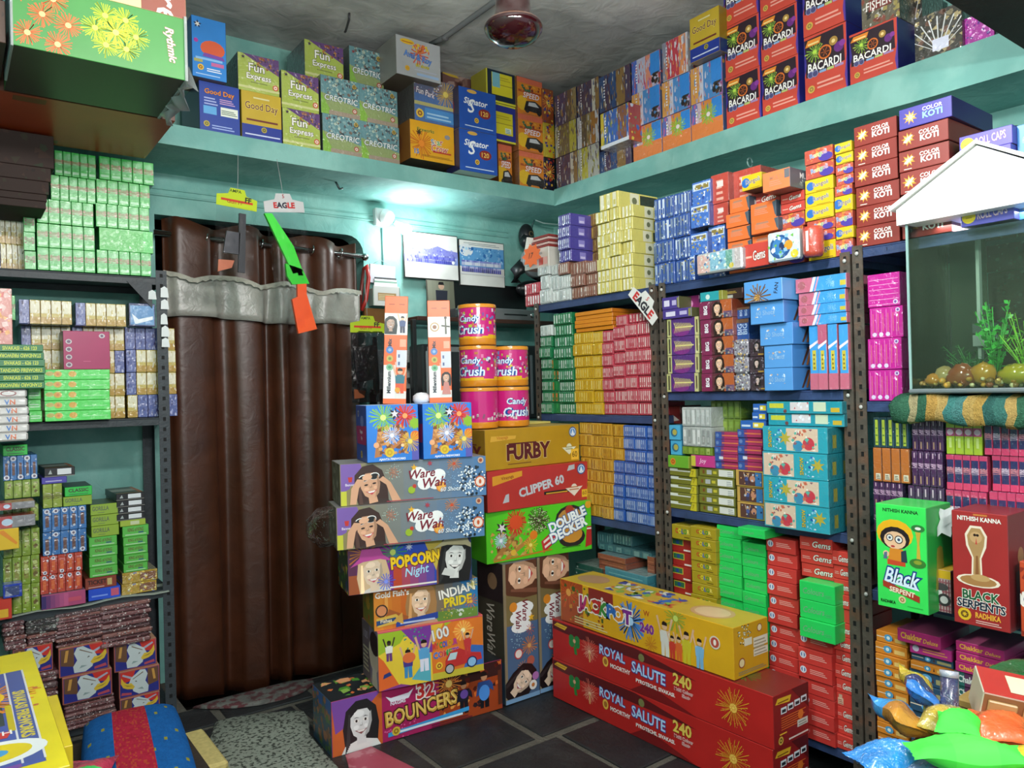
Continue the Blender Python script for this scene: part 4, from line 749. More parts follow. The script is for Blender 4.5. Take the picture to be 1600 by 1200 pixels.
# ------------------------------------------------------------------ placing the stock
CACHE = {}
def stock(key, w, d, h, v):
    """mesh data of one carton of a design and size, shared by its copies: (body, [pieces], [child prints])"""
    v = v % 6; k = (key, round(w, 3), round(d, 3), round(h, 3), v)
    if k not in CACHE:
        b = Box(w, d, h, v); b.pieces = None; m = INFO[key][4]; b.m = m; D[key](b)
        pcs = [(x, p.mb.mesh('carton', m)) for x, p in b.pieces] if b.pieces else []
        CACHE[k] = (b.mb.mesh(INFO[key][0], m), pcs, [(n, a.mesh(n, mm)) for n, a, mm in b.kids if a.f])
    return CACHE[k]
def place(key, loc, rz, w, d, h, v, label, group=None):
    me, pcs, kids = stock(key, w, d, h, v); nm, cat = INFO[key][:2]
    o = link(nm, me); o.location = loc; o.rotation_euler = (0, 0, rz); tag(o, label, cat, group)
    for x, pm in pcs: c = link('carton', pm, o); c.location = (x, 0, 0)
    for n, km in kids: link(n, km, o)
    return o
ORD = {1: ['']}
def ordinal(i, n):
    if n == 1: return ''
    if i == 0: return 'bottom one'
    if i == n-1: return 'top one'
    return ('second', 'third', 'fourth', 'fifth', 'sixth', 'seventh', 'eighth', 'ninth', 'tenth', 'eleventh', 'twelfth', 'thirteenth', 'fourteenth')[i-1]+' up'
rnd = random.Random(7)
NV = dict(filmd=3, filmb=3, skyup=2)
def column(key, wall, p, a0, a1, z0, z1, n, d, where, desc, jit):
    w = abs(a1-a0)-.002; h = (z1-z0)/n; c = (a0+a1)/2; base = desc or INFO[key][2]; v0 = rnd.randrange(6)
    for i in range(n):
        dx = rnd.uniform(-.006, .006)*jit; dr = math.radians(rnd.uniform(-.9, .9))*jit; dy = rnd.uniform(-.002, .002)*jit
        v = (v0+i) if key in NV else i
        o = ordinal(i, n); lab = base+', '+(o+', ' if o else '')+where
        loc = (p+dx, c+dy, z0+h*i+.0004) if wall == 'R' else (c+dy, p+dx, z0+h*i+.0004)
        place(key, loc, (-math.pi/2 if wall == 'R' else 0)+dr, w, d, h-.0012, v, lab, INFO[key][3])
# design, wall (R right / K back), front plane, far-left edge, right edge, bottom, top, count, depth, where, description, looseness
DATA = [
('filmd','R',3.03,3.552,3.353,2.611,3.185,3,0.3,'first column in the side loft corner','',1),
('filmd','R',3.03,3.351,3.165,2.611,3.184,3,0.3,'second column from the side loft corner','',1),
('filmd','R',3.03,3.167,2.919,2.611,2.742,1,0.3,'bottom of third column,side loft corner','',1),
('filmy','R',2.93,3.055,2.835,2.707,2.907,1,0.3,'jutting from the third column,side loft corner','',1),
('filmd','R',3.03,3.151,2.905,2.956,3.162,1,0.3,'top of third column,side loft corner','',1),
('filmb','R',3.03,2.9,2.693,2.611,3.164,3,0.3,'fourth column on the side loft','',1),
('filmb','R',3.03,2.69,2.499,2.611,2.976,2,0.3,'fifth column on the side loft','',1),
('filmw','R',3.03,2.675,2.502,2.976,3.179,1,0.3,'on top of the fifth column,side loft','',1),
('filmb','R',3.03,2.493,2.295,2.611,2.979,2,0.3,'sixth column on the side loft','',1),
('goodday','R',2.97,2.445,2.265,2.979,3.197,1,0.2,'jutting out beside the red cartons,side loft','',1),
('bacardi','R',3.03,2.283,2.088,2.611,3.351,3,0.3,'first column of red cartons,side loft','',0.4),
('bacardi','R',3.03,2.083,1.892,2.611,3.301,3,0.3,'second column of red cartons,side loft','',0.4),
('bacardi','R',3.01,1.854,1.658,2.611,3.159,2,0.3,'third column of red cartons,side loft','',0.4),
('bacardi','R',3.01,1.649,1.449,2.611,2.817,1,0.3,'fourth and nearest on the side loft','',0.4),
('isher','R',3.03,1.605,1.448,2.817,2.995,1,0.25,'atop the nearest red carton,side loft','',1),
('silver','R',3.01,1.391,1.218,2.611,2.781,1,0.25,'next to the nearest red carton,side loft','',1),
('silver','R',3.15,1.502,1.421,2.78,2.963,1,0.18,'wedged behind the silver one,side loft','small dark film pack',1),
('magenta','R',3.03,1.221,1.12,2.611,2.72,1,0.3,'at the near end of the side loft','',1),
('goodblue','K',3.57,0.936,1.12,2.602,2.832,1,0.3,'first on the back loft','',1),
('goodday','K',3.57,1.119,1.311,2.602,2.827,1,0.3,'second on the back loft','',1),
('pigblue','K',3.54,0.901,1.053,2.832,3.107,1,0.2,'upright on the first carton,back loft','',1),
('fun','K',3.57,1.109,1.307,2.827,3.005,1,0.3,'on the yellow and blue carton,back loft','',1),
('fun','K',3.57,1.315,1.507,2.602,2.967,2,0.3,'third column on the back loft','',1),
('fun','K',3.65,1.466,1.678,2.993,3.185,1,0.25,'set back above the lime pair,back loft','dim lime and purple carton',1),
('creo','K',3.57,1.52,1.733,2.602,2.993,2,0.3,'first teal column on the back loft','',1),
('creo','K',3.57,1.725,1.952,2.602,2.993,2,0.3,'second teal column on the back loft','',1),
('creo','K',3.65,1.713,1.914,2.993,3.215,1,0.25,'set back above the teal columns,back loft','dim teal and lime carton',1),
('crow','K',3.52,1.99,2.268,2.635,2.845,1,0.3,'fourth column bottom,back loft','',1),
('bluefw','K',3.52,2.024,2.28,2.845,3.086,1,0.3,'under the white carton,back loft','',1),
('mixwhite','K',3.46,1.893,2.162,3.043,3.248,1,0.3,'topmost of its column,back loft','',2),
('brownbox','K',3.81,2.38,2.681,2.602,3.431,1,0.2,'behind the blue pair,back loft','',1),
('signator','K',3.47,2.268,2.523,2.602,3.063,2,0.14,'jutting blue pair,back loft','',1),
('yframe','K',3.62,2.562,2.785,2.863,3.318,2,0.16,'behind the blue pair,back loft','',1),
('speed','K',3.65,2.662,2.767,2.602,2.863,1,0.2,'bottom,behind the blue pair,back loft','',1),
('speed','K',3.6,2.774,2.974,2.602,3.277,3,0.25,'last orange column,back loft corner','',1),
('spark','K',3.59,2.964,3.052,2.602,3.24,3,0.12,'narrow column in the loft corner','',1),
('redwhite','R',2.45,3.16,3.036,1.822,1.943,2,0.16,'overhanging the far end,corner rack top','',1),
('whitestrip','R',2.45,3.031,2.934,1.822,1.896,1,0.2,'bottom row far end,corner rack top','',1),
('whitestrip','R',2.45,2.929,2.792,1.822,1.881,1,0.2,'bottom row near brown bundles,corner rack top','',1),
('whitestrip','R',2.45,3.023,2.956,1.896,1.969,1,0.2,'second row far end,corner rack top','',1),
('whitestrip','R',2.45,2.951,2.881,1.881,1.959,1,0.2,'second row middle,corner rack top','',1),
('whitestrip','R',2.45,2.876,2.789,1.881,1.951,1,0.2,'second row near brown bundles,corner rack top','',1),
('whitestrip','R',2.45,3.037,2.944,1.969,2.014,1,0.2,'third row far end,corner rack top','',1),
('whitestrip','R',2.45,2.938,2.889,1.959,2.013,1,0.2,'third row,corner rack top','',1),
('brownclear','R',2.45,2.786,2.684,1.822,1.937,2,0.22,'first brown column,corner rack top','',1),
('brownclear','R',2.45,2.679,2.604,1.822,1.931,2,0.22,'second brown column,corner rack top','',1),
('brownclear','R',2.45,2.874,2.796,1.951,2.011,1,0.22,'third row far end,corner rack top','',1),
('brownclear','R',2.45,2.792,2.681,1.937,2.0,1,0.22,'third row middle,corner rack top','',1),
('brownclear','R',2.45,2.676,2.601,1.931,1.991,1,0.22,'third row by gold bundles,corner rack top','',1),
('gold','R',2.445,2.589,2.504,1.822,2.204,7,0.22,'first gold column,corner rack top','',1),
('gold','R',2.445,2.499,2.434,1.822,2.206,7,0.22,'second gold column,corner rack top','',1),
('gold','R',2.445,2.429,2.362,1.822,2.203,7,0.26,'third gold column,corner rack top','',1),
('gold','R',2.44,2.565,2.441,2.206,2.281,1,0.26,'alone on top,corner rack top','topmost gold bundle',1),
('purple','R',2.44,2.861,2.774,2.011,2.246,4,0.24,'column by the wall fan,corner rack top','',1),
('ambercol','R',2.59,2.814,2.73,2.0,2.255,4,0.2,'amber column behind purple,corner rack top','',1),
('s_green','R',2.45,3.037,2.949,1.262,1.658,7,0.2,'far front green column,corner rack','',1),
('s_white','R',2.45,3.028,2.936,1.658,1.713,1,0.2,'on the far green column,corner rack','',1),
('s_green','R',2.45,2.892,2.781,1.262,1.536,5,0.2,'lower near green column,corner rack','',1),
('s_greenplain','R',2.46,2.964,2.903,1.262,1.541,5,0.2,'middle plain green column,corner rack','',1),
('s_green','R',2.45,2.926,2.79,1.536,1.763,4,0.2,'upper near green column,corner rack','',1),
('s_yellow','R',2.45,2.778,2.646,1.262,1.657,7,0.2,'first yellow column,corner rack','',1),
('s_yellow','R',2.45,2.641,2.58,1.262,1.655,7,0.2,'second yellow column,corner rack','',1),
('s_red','R',2.45,2.576,2.504,1.262,1.653,7,0.2,'first red column,corner rack','',1),
('s_red','R',2.45,2.5,2.43,1.262,1.665,7,0.2,'second red column,corner rack','',1),
('s_red','R',2.45,2.426,2.355,1.262,1.673,7,0.2,'third red column,corner rack','',1),
('s_red','R',2.45,2.351,2.264,1.262,1.674,7,0.2,'fourth red column,corner rack','',1),
('s_red','R',2.46,2.489,2.42,1.665,1.717,1,0.2,'left of two on top,corner rack','red strip bundle',1),
('s_red','R',2.46,2.411,2.269,1.674,1.718,1,0.2,'right of two on top,corner rack','wide red strip bundle',1),
('flatorange','R',2.45,2.759,2.499,1.657,1.754,5,0.22,'on the yellow columns,corner rack','',1),
('s_amber','R',2.45,2.754,2.663,0.777,1.223,8,0.2,'first amber column,corner rack','',1),
('s_amber','R',2.45,2.663,2.602,0.777,1.222,8,0.2,'second amber column,corner rack','',1),
('s_amber','R',2.45,2.597,2.529,0.777,1.221,8,0.2,'third amber column,corner rack','',1),
('s_amber','R',2.45,2.52,2.45,1.053,1.219,3,0.2,'fourth amber column top,corner rack','',1),
('s_blue','R',2.45,2.524,2.458,0.777,1.053,5,0.2,'first blue column,corner rack','',1),
('s_blue','R',2.45,2.451,2.383,0.777,1.218,8,0.2,'second blue column,corner rack','',1),
('s_blue','R',2.45,2.38,2.314,0.777,1.217,8,0.2,'third blue column,corner rack','',1),
('s_blue','R',2.45,2.31,2.269,0.777,1.216,8,0.2,'fourth blue column,corner rack','',1),
('s_teal','R',2.51,2.705,2.608,0.614,0.694,1,0.2,'far end,lowest level,corner rack','',1),
('s_teal','R',2.51,2.604,2.486,0.649,0.698,1,0.2,'middle,lowest level,corner rack','',1),
('s_teal','R',2.48,2.675,2.336,0.617,0.649,1,0.26,'long bottom one,corner rack','',1),
('flatbrown','R',2.43,2.619,2.438,0.508,0.617,4,0.2,'beside the teal bundles,corner rack','',1),
('tealslab','R',2.42,2.572,2.302,0.49,0.562,2,0.2,'in front at the lowest level,corner rack','',1),
('greenslab','R',2.42,2.772,2.588,0.491,0.545,2,0.18,'far end of the lowest level,corner rack','',1),
('flatbrown','R',2.48,2.359,2.313,0.45,0.635,5,0.18,'standing by the post,corner rack','short rust brown pack',1),
('bluebun','R',2.45,2.237,2.127,1.82,2.194,4,0.24,'far striped column,middle rack top','',1),
('bluebun','R',2.45,2.123,2.038,1.82,2.193,4,0.24,'near striped column,middle rack top','',1),
('bluebun2','R',2.45,2.03,1.934,2.028,2.216,2,0.24,'top of the facing blue column,middle rack top','',1),
('bluebun2','R',2.45,2.039,1.951,1.919,2.009,1,0.24,'middle of the facing blue column,middle rack top','',1),
('bluebun2','R',2.45,2.045,2.019,1.82,1.924,1,0.24,'sliver behind the clear pouch,middle rack top','',1),
('bluebun2','R',2.48,1.972,1.888,1.82,2.028,2,0.24,'behind the clear pouch,middle rack top','',1),
('redbox','R',2.47,1.944,1.858,2.111,2.228,1,0.24,'far upper one,middle rack top','',1),
('redbox','R',2.47,1.941,1.864,2.028,2.111,1,0.24,'far lower one,middle rack top','',1),
('redbox','R',2.5,1.876,1.736,2.106,2.229,1,0.24,'behind the yellow carton,middle rack top','',1),
('rangy','R',2.42,1.759,1.67,2.116,2.173,1,0.2,'tilted over the orange ones,middle rack top','yellow and blue carton',1),
('orange','R',2.44,1.834,1.744,2.049,2.106,1,0.22,'upper far one,middle rack top','',1),
('orange','R',2.43,1.738,1.626,1.997,2.064,1,0.22,'upper near one,middle rack top','',1),
('orange','R',2.44,1.852,1.747,1.942,2.049,2,0.22,'middle far pair,middle rack top','',1),
('orange','R',2.42,1.727,1.61,1.947,1.997,1,0.22,'middle near one,middle rack top','',1),
('orange','R',2.45,1.857,1.749,1.82,1.942,2,0.22,'lower far pair,middle rack top','',1),
('orange','R',2.45,1.743,1.638,1.82,1.947,2,0.22,'lower near pair,middle rack top','',1),
('multi','R',2.37,1.637,1.524,2.077,2.147,1,0.18,'big one jutting out on top,middle rack','',1),
('gems','R',2.48,1.769,1.639,2.064,2.116,1,0.2,'behind the big orange one,middle rack top','',1),
('gems','R',2.45,1.617,1.52,2.003,2.077,2,0.2,'under the big orange one,middle rack','',1),
('rangr','R',2.45,1.63,1.522,1.951,2.003,1,0.2,'below the red pair,middle rack top','',1),
('rangr','R',2.45,1.643,1.527,1.82,1.951,2,0.2,'behind the fish pouch,middle rack top','',1),
('rangr','R',2.45,1.516,1.408,2.106,2.208,2,0.22,'top of first yellow column,middle rack','',1),
('rangy','R',2.45,1.519,1.411,1.96,2.106,3,0.22,'middle of first yellow column,middle rack','',1),
('rangr','R',2.45,1.518,1.41,1.884,1.96,2,0.22,'lower in first yellow column,middle rack','',1),
('rangy','R',2.45,1.515,1.411,1.82,1.884,1,0.22,'bottom of first yellow column,middle rack','',1),
('rangy','R',2.45,1.404,1.341,2.132,2.204,2,0.22,'top of second yellow column,middle rack','',1),
('rangr','R',2.45,1.407,1.343,2.024,2.132,3,0.22,'upper part of second yellow column,middle rack','',1),
('rangy','R',2.45,1.409,1.343,1.97,2.024,1,0.22,'middle of second yellow column,middle rack','',1),
('rangr','R',2.45,1.409,1.345,1.917,1.97,1,0.22,'below middle of second yellow column,middle rack','',1),
('rangy','R',2.45,1.408,1.344,1.876,1.917,1,0.22,'low in second yellow column,middle rack','',1),
('rangr','R',2.45,1.409,1.345,1.82,1.876,1,0.22,'bottom of second yellow column,middle rack','',1),
('gems','R',2.39,1.743,1.636,1.822,1.91,1,0.05,'between two pouches,middle rack top','upright red carton',1),
('clearpouch','R',2.37,1.949,1.734,1.822,1.904,1,0.035,'leaning at the shelf front,middle rack top','',1),
('bluepat','R',2.37,1.626,1.497,1.822,1.929,1,0.03,'leaning at the shelf front,middle rack top','',1),
('redtube','R',2.35,1.491,1.419,1.822,1.925,1,0.05,'standing beside the swirl pouch,middle rack top','',1),
('purpflat','R',2.44,2.19,2.096,1.711,1.763,1,0.25,'topmost at far end,middle rack','',1),
('magbox','R',2.51,2.152,2.053,1.711,1.767,1,0.2,'beside the topmost purple one,middle rack','',1),
('purpflat','R',2.44,2.188,2.03,1.671,1.711,1,0.25,'second from top at far end,middle rack','',1),
('feather','R',2.44,2.173,2.003,1.364,1.671,4,0.28,'gold feather column,middle rack','',1),
('tealbox','R',2.44,1.989,1.879,1.724,1.762,1,0.22,'on the portrait column,middle rack','',1),
('darkbox','R',2.47,1.899,1.808,1.724,1.767,1,0.22,'beside the teal box,middle rack','',1),
('big','R',2.44,1.989,1.831,1.364,1.724,5,0.3,'portrait column,middle rack','',1),
('bigside','R',2.47,1.84,1.776,1.643,1.688,1,0.25,'upper one beside portraits,middle rack','',1),
('bigside','R',2.47,1.842,1.778,1.562,1.643,1,0.25,'lower one beside portraits,middle rack','',1),
('clearsilver','R',2.43,1.829,1.759,1.364,1.562,3,0.25,'clear wrapped column by portraits,middle rack','',1),
('bigdark','R',2.43,1.756,1.692,1.364,1.557,3,0.25,'dark column by blue cartons,middle rack','',1),
('bluecart','R',2.4,1.668,1.551,1.364,1.528,2,0.28,'low in sky blue stack,middle rack','',1),
('bluecart','R',2.39,1.679,1.543,1.528,1.607,1,0.28,'middle of sky blue stack,middle rack','',1),
('bluecart','R',2.37,1.707,1.566,1.607,1.687,1,0.28,'fourth up of sky blue stack,middle rack','',1),
('bluecart2','R',2.35,1.717,1.555,1.687,1.764,1,0.28,'tilted top of sky blue stack,middle rack','',1),
('skypink','R',2.42,1.55,1.359,1.707,1.758,1,0.25,'top of its column,middle rack','',1),
('skypink','R',2.43,1.54,1.364,1.663,1.707,1,0.25,'second from top of its column,middle rack','',1),
('skypink','R',2.43,1.542,1.361,1.59,1.663,2,0.25,'mid pair of its column,middle rack','',1),
('skyup','R',2.43,1.509,1.472,1.364,1.596,1,0.25,'first standing on end,middle rack','',1),
('skyup','R',2.43,1.47,1.436,1.364,1.592,1,0.25,'second standing on end,middle rack','',1),
('skyup','R',2.43,1.434,1.399,1.364,1.589,1,0.25,'third standing on end,middle rack','',1),
('skyup','R',2.43,1.397,1.363,1.364,1.586,1,0.25,'fourth standing on end by the post,middle rack','',1),
('olive','R',2.45,2.184,2.033,0.873,1.047,5,0.28,'first olive column,middle rack','',1),
('olive2','R',2.45,2.03,1.851,0.873,1.057,5,0.28,'second olive column,middle rack','',1),
('girlgold','R',2.45,1.845,1.721,0.873,1.06,3,0.3,'gold edged column,middle rack','',1),
('limebar','R',2.44,2.181,2.067,1.047,1.098,1,0.22,'lying on the olive column,middle rack','',1),
('pinkbar','R',2.44,2.064,1.94,1.057,1.105,1,0.22,'beside the lime bar,middle rack','',1),
('cyan','R',2.45,2.18,2.117,1.098,1.225,2,0.2,'far end above the lime bar,middle rack','',1),
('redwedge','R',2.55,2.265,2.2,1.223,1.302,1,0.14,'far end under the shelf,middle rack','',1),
('whitepack','R',2.44,2.103,1.955,1.139,1.301,2,0.18,'beside the cyan boxes,middle rack','',1),
('limepack','R',2.45,2.108,1.956,1.105,1.139,1,0.2,'under the white packs,middle rack','',1),
('limepack','R',2.53,2.024,1.875,1.105,1.324,3,0.2,'behind the red and blue packs,middle rack','',1),
('redblue','R',2.45,1.944,1.833,1.057,1.204,5,0.24,'first red and blue stack,middle rack','',1),
('redblue','R',2.45,1.833,1.724,1.06,1.217,5,0.24,'second red and blue stack,middle rack','',1),
('smallblue','R',2.45,1.765,1.7,1.251,1.315,2,0.2,'upper pair,middle rack','',1),
('smallblue','R',2.45,1.818,1.702,1.217,1.251,1,0.2,'lower long one,middle rack','',1),
('turq','R',2.38,1.673,1.417,0.873,1.237,4,0.3,'nearest big stack,middle rack','',1),
('turqflat','R',2.42,1.677,1.381,1.237,1.325,2,0.3,'topmost pair over the big stack,middle rack','',1),
('colkoti','R',2.45,2.179,2.065,0.746,0.806,1,0.28,'top of the first colour column,middle rack','',1),
('colkotr','R',2.47,2.202,2.094,0.507,0.746,4,0.28,'red part of first colour column,middle rack','',1),
('colkoti','R',2.45,2.199,2.084,0.125,0.507,9,0.28,'lower part of first colour column,middle rack','',1),
('colkoti','R',2.43,2.063,1.933,0.125,0.816,15,0.28,'second colour column,middle rack','',1),
('greenbox','R',2.45,1.949,1.83,0.125,0.833,15,0.28,'first green column,middle rack','',1),
('greenbox','R',2.45,1.828,1.722,0.125,0.782,14,0.28,'second green column,middle rack','',1),
('greenbox','R',2.39,1.799,1.678,0.819,0.852,1,0.22,'jutting out on top,middle rack','',1),
('redgem','R',2.45,1.716,1.59,0.125,0.819,13,0.28,'first red column,middle rack','',1),
('redgem','R',2.43,1.58,1.449,0.125,0.502,7,0.28,'second red column bottom,middle rack','',1),
('greenbox','R',2.39,1.547,1.412,0.502,0.697,3,0.24,'three lying on red ones,middle rack','',1),
('redgems2','R',2.45,1.576,1.45,0.697,0.843,3,0.28,'above the three green ones,middle rack','',1),
('redgems2','R',2.45,1.454,1.391,0.125,0.808,14,0.28,'nearest red column,middle rack','',1),
('koti','R',2.45,1.337,1.191,1.838,2.241,6,0.3,'first maroon column,tank rack','',1),
('koti','R',2.44,1.18,1.031,1.838,2.048,3,0.3,'low in second maroon column,tank rack','',1),
('koti','R',2.43,1.178,1.026,2.048,2.178,2,0.3,'second maroon column,tank rack','',1),
('kotip','R',2.42,1.17,1.012,2.178,2.242,1,0.3,'top of second maroon column,tank rack','',1),
('roll','R',2.41,0.995,0.853,1.838,2.107,5,0.24,'beside the maroon columns,tank rack','',1),
('bluecart','R',2.45,0.855,0.777,1.838,2.107,3,0.24,'near end of the top,tank rack','',1),
('mag','R',2.45,1.306,1.193,1.325,1.53,2,0.28,'far magenta column,tank rack','',1),
('mag','R',2.45,1.3,1.189,1.53,1.632,1,0.28,'third up in far magenta column,tank rack','',1),
('magh','R',2.45,1.301,1.194,1.632,1.741,1,0.28,'top of far magenta column,tank rack','',1),
('mag','R',2.77,1.35,1.216,1.325,1.779,4,0.25,'second magenta column behind glass,tank rack','',1),
('redclear','R',2.79,1.071,0.897,1.325,1.846,5,0.2,'rosy column behind the tank,tank rack','',1),
('navyyel','R',2.45,1.295,1.18,1.172,1.272,1,0.25,'top row far end below the tank,tank rack','',1),
('plainorange','R',2.45,1.3,1.179,1.061,1.172,1,0.25,'second row far end,tank rack','',1),
('purptext','R',2.45,1.302,1.203,0.892,1.061,2,0.25,'third row far end,tank rack','',1),
('purptext','R',2.45,1.173,1.076,1.168,1.268,1,0.25,'top row second,tank rack','',1),
('purptext','R',2.45,1.175,1.079,1.057,1.168,1,0.25,'second row second,tank rack','',1),
('purptext','R',2.45,1.191,1.078,0.892,1.057,1,0.25,'third row second,tank rack','',1),
('limepink','R',2.45,1.072,0.968,1.162,1.264,1,0.25,'top row third,tank rack','',1),
('pinknavy','R',2.45,0.963,0.851,1.166,1.266,1,0.25,'top row fourth,tank rack','',1),
('pinknavy','R',2.45,1.07,0.952,1.055,1.162,1,0.25,'second row third,tank rack','',1),
('pinknavy','R',2.45,0.947,0.83,1.061,1.166,1,0.25,'second row fourth,tank rack','',1),
('pinknavy','R',2.45,1.071,0.955,0.924,1.055,1,0.25,'third row third,tank rack','',1),
('pinknavy','R',2.45,0.95,0.833,0.892,1.061,1,0.25,'third row fourth,tank rack','',1),
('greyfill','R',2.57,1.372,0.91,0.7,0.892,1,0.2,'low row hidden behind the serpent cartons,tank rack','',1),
('serpg','R',2.29,1.212,1.059,0.7,1.016,1,0.16,'front of the shelf below the tank','',0),
('serpr','R',2.29,0.991,0.846,0.7,1.02,1,0.18,'front of the shelf below the tank','',0),
('plaid','R',2.35,1.084,1.024,0.7,0.827,1,0.12,'between the green and red snake cartons','',1),
('serpr2','R',2.29,0.822,0.754,0.7,0.902,1,0.14,'near end of the shelf below the tank','',1),
('chako','R',2.44,1.304,1.201,0.125,0.571,12,0.2,'orange stack,tank rack bottom','',1),
('chakb','R',2.44,1.194,1.063,0.125,0.478,8,0.2,'blue stack,tank rack bottom','',1),
('chako','R',2.43,1.187,1.055,0.478,0.505,1,0.2,'on the blue stack,tank rack bottom','',1),
('chakb','R',2.44,1.191,1.062,0.505,0.529,1,0.2,'under the pink one,tank rack bottom','dark flat carton',1),
('chakp2','R',2.43,1.186,1.059,0.529,0.564,1,0.2,'second from top on blue stack,tank rack bottom','',1),
('chakp','R',2.41,1.215,1.082,0.564,0.606,1,0.2,'topmost over blue stack,tank rack bottom','',1),
('chakv','R',2.43,1.055,0.922,0.125,0.513,9,0.2,'violet stack,tank rack bottom','',1),
('chakp','R',2.42,1.046,0.913,0.513,0.606,3,0.2,'on the violet stack,tank rack bottom','',1),
('chakp2','R',2.41,0.902,0.802,0.125,0.568,6,0.2,'nearest stack,tank rack bottom','',1),
('classic','K',3.63,0.514,0.73,1.931,2.033,1,0.24,'bottom,near column,curtain rack top','',1),
('classicside','K',3.63,0.528,0.743,2.033,2.131,1,0.24,'second up,near column,curtain rack top','',1),
('classic','K',3.63,0.516,0.729,2.131,2.233,1,0.24,'third up,near column,curtain rack top','',1),
('classic','K',3.63,0.52,0.734,2.233,2.337,1,0.24,'fourth up,near column,curtain rack top','',1),
('classic','K',3.63,0.534,0.752,2.337,2.437,1,0.24,'topmost,near column,curtain rack top','',1),
('classic','K',3.63,0.299,0.512,1.931,2.025,1,0.24,'bottom,middle column,curtain rack top','',1),
('classic','K',3.63,0.301,0.514,2.025,2.124,1,0.24,'second up,middle column,curtain rack top','',1),
('classic','K',3.63,0.303,0.511,2.124,2.225,1,0.24,'third up,middle column,curtain rack top','',1),
('classic','K',3.63,0.354,0.521,2.225,2.329,1,0.24,'fourth up,middle column,curtain rack top','',1),
('classic','K',3.63,0.37,0.525,2.329,2.433,1,0.24,'topmost,middle column,curtain rack top','',1),
('classicn','K',3.63,0.256,0.298,1.931,2.157,3,0.24,'far column sliver,curtain rack top','',1),
('goldpurp','K',3.73,0.16,0.261,1.931,2.158,2,0.24,'behind the brown packs,curtain rack top','',1),
('goldpurp','K',3.63,0.231,0.42,1.708,1.807,1,0.24,'top row first,curtain rack','',1),
('goldpurp','K',3.63,0.431,0.625,1.706,1.803,1,0.24,'top row second,curtain rack','',1),
('wavepouch','K',3.63,0.636,0.744,1.71,1.811,1,0.06,'top row third,curtain rack','',1),
('goldpurp','K',3.73,0.244,0.426,1.309,1.708,4,0.24,'lower rows first column,curtain rack','',1),
('goldpurp','K',3.71,0.426,0.629,1.309,1.706,4,0.24,'lower rows second column,curtain rack','',1),
('purpgold','K',3.69,0.63,0.839,1.309,1.71,4,0.24,'lower rows third column,curtain rack','',1),
('magcircle','K',3.6,0.381,0.556,1.521,1.682,1,0.1,'standing on the lime cartons,curtain rack','',1),
('limeflat','K',3.59,0.31,0.55,1.309,1.521,5,0.16,'lime stack on second shelf,curtain rack','',1),
('limeflat2','K',3.6,0.257,0.303,1.309,1.447,3,0.16,'small lime stack,curtain rack second shelf','',1),
('standard','K',3.47,0.1,0.306,1.443,1.614,6,0.14,'stack at left edge,curtain rack','',2.5),
('whiteflat','K',3.47,0.097,0.249,1.243,1.443,6,0.13,'flat stack under the green ones,curtain rack','',2),
('pinkpouch','K',3.49,0.144,0.205,1.614,1.831,1,0.1,'standing at the left edge,curtain rack','',1),
('classicn','K',3.59,0.189,0.221,1.718,1.817,1,0.1,'alone at the left edge,curtain rack','',1),
('olivecart','K',3.63,0.158,0.285,0.545,0.772,2,0.24,'left edge lower rows,curtain rack third shelf','',1),
('olivecart','K',3.63,0.161,0.288,0.772,0.88,1,0.24,'left edge middle row,curtain rack third shelf','',1),
('olivecart','K',3.63,0.167,0.29,0.908,0.977,1,0.24,'left edge fourth row,curtain rack third shelf','',1),
('olivecart','K',3.63,0.169,0.292,1.005,1.078,1,0.24,'left edge top row,curtain rack third shelf','',1),
('bluecirc','K',3.63,0.17,0.289,1.078,1.178,1,0.24,'left edge over olive rows,curtain rack','',1),
('classicbox','K',3.63,0.168,0.253,1.178,1.221,1,0.2,'left edge topmost,curtain rack third shelf','',1),
('greyclear','K',3.51,0.111,0.266,0.977,1.005,1,0.1,'upper one at left edge,curtain rack','',1),
('greyclear','K',3.51,0.11,0.265,0.908,0.953,1,0.1,'lower one at left edge,curtain rack','',1),
('yellowbox','K',3.49,0.109,0.21,0.827,0.908,1,0.1,'left edge below grey packs,curtain rack','',1),
('bluepouch','K',3.56,0.156,0.221,0.627,0.681,1,0.06,'left edge near the shelf,curtain rack','',1),
('redyel','K',3.56,0.127,0.188,0.545,0.627,1,0.05,'left edge on the shelf front,curtain rack','',1),
('magpinkflat','K',3.61,0.286,0.445,0.545,0.604,1,0.22,'bottom of red stack,curtain rack third shelf','',1),
('redcirc','K',3.63,0.286,0.438,0.604,0.759,2,0.22,'red pair,curtain rack third shelf','',1),
('bluecirc','K',3.63,0.296,0.456,0.759,0.953,2,0.22,'blue pair,curtain rack third shelf','',1),
('olivecart2','K',3.63,0.301,0.373,0.953,1.052,1,0.22,'on the blue pair,curtain rack third shelf','',1),
('classicbox','K',3.63,0.378,0.48,0.993,1.032,1,0.22,'upper one by the small olive bundle,curtain rack','',1),
('gorilla','K',3.63,0.372,0.479,0.953,0.993,1,0.22,'under the green lettered one,curtain rack','',1),
('purpflat2','K',3.63,0.3,0.392,1.052,1.08,1,0.2,'under the black topped carton,curtain rack','',1),
('blackcart','K',3.63,0.307,0.418,1.08,1.118,1,0.24,'top of second column,curtain rack third shelf','',1),
('blueflat','K',3.63,0.455,0.578,0.545,0.594,1,0.2,'bottom of third column,curtain rack third shelf','',1),
('rustflat','K',3.63,0.447,0.567,0.594,0.642,1,0.2,'second from bottom of third column,curtain rack','',1),
('greenlet','K',3.63,0.463,0.571,0.642,0.811,4,0.2,'middle of third column,curtain rack','',1),
('gorilla','K',3.63,0.473,0.58,0.811,0.949,3,0.2,'top of third column,curtain rack','',1),
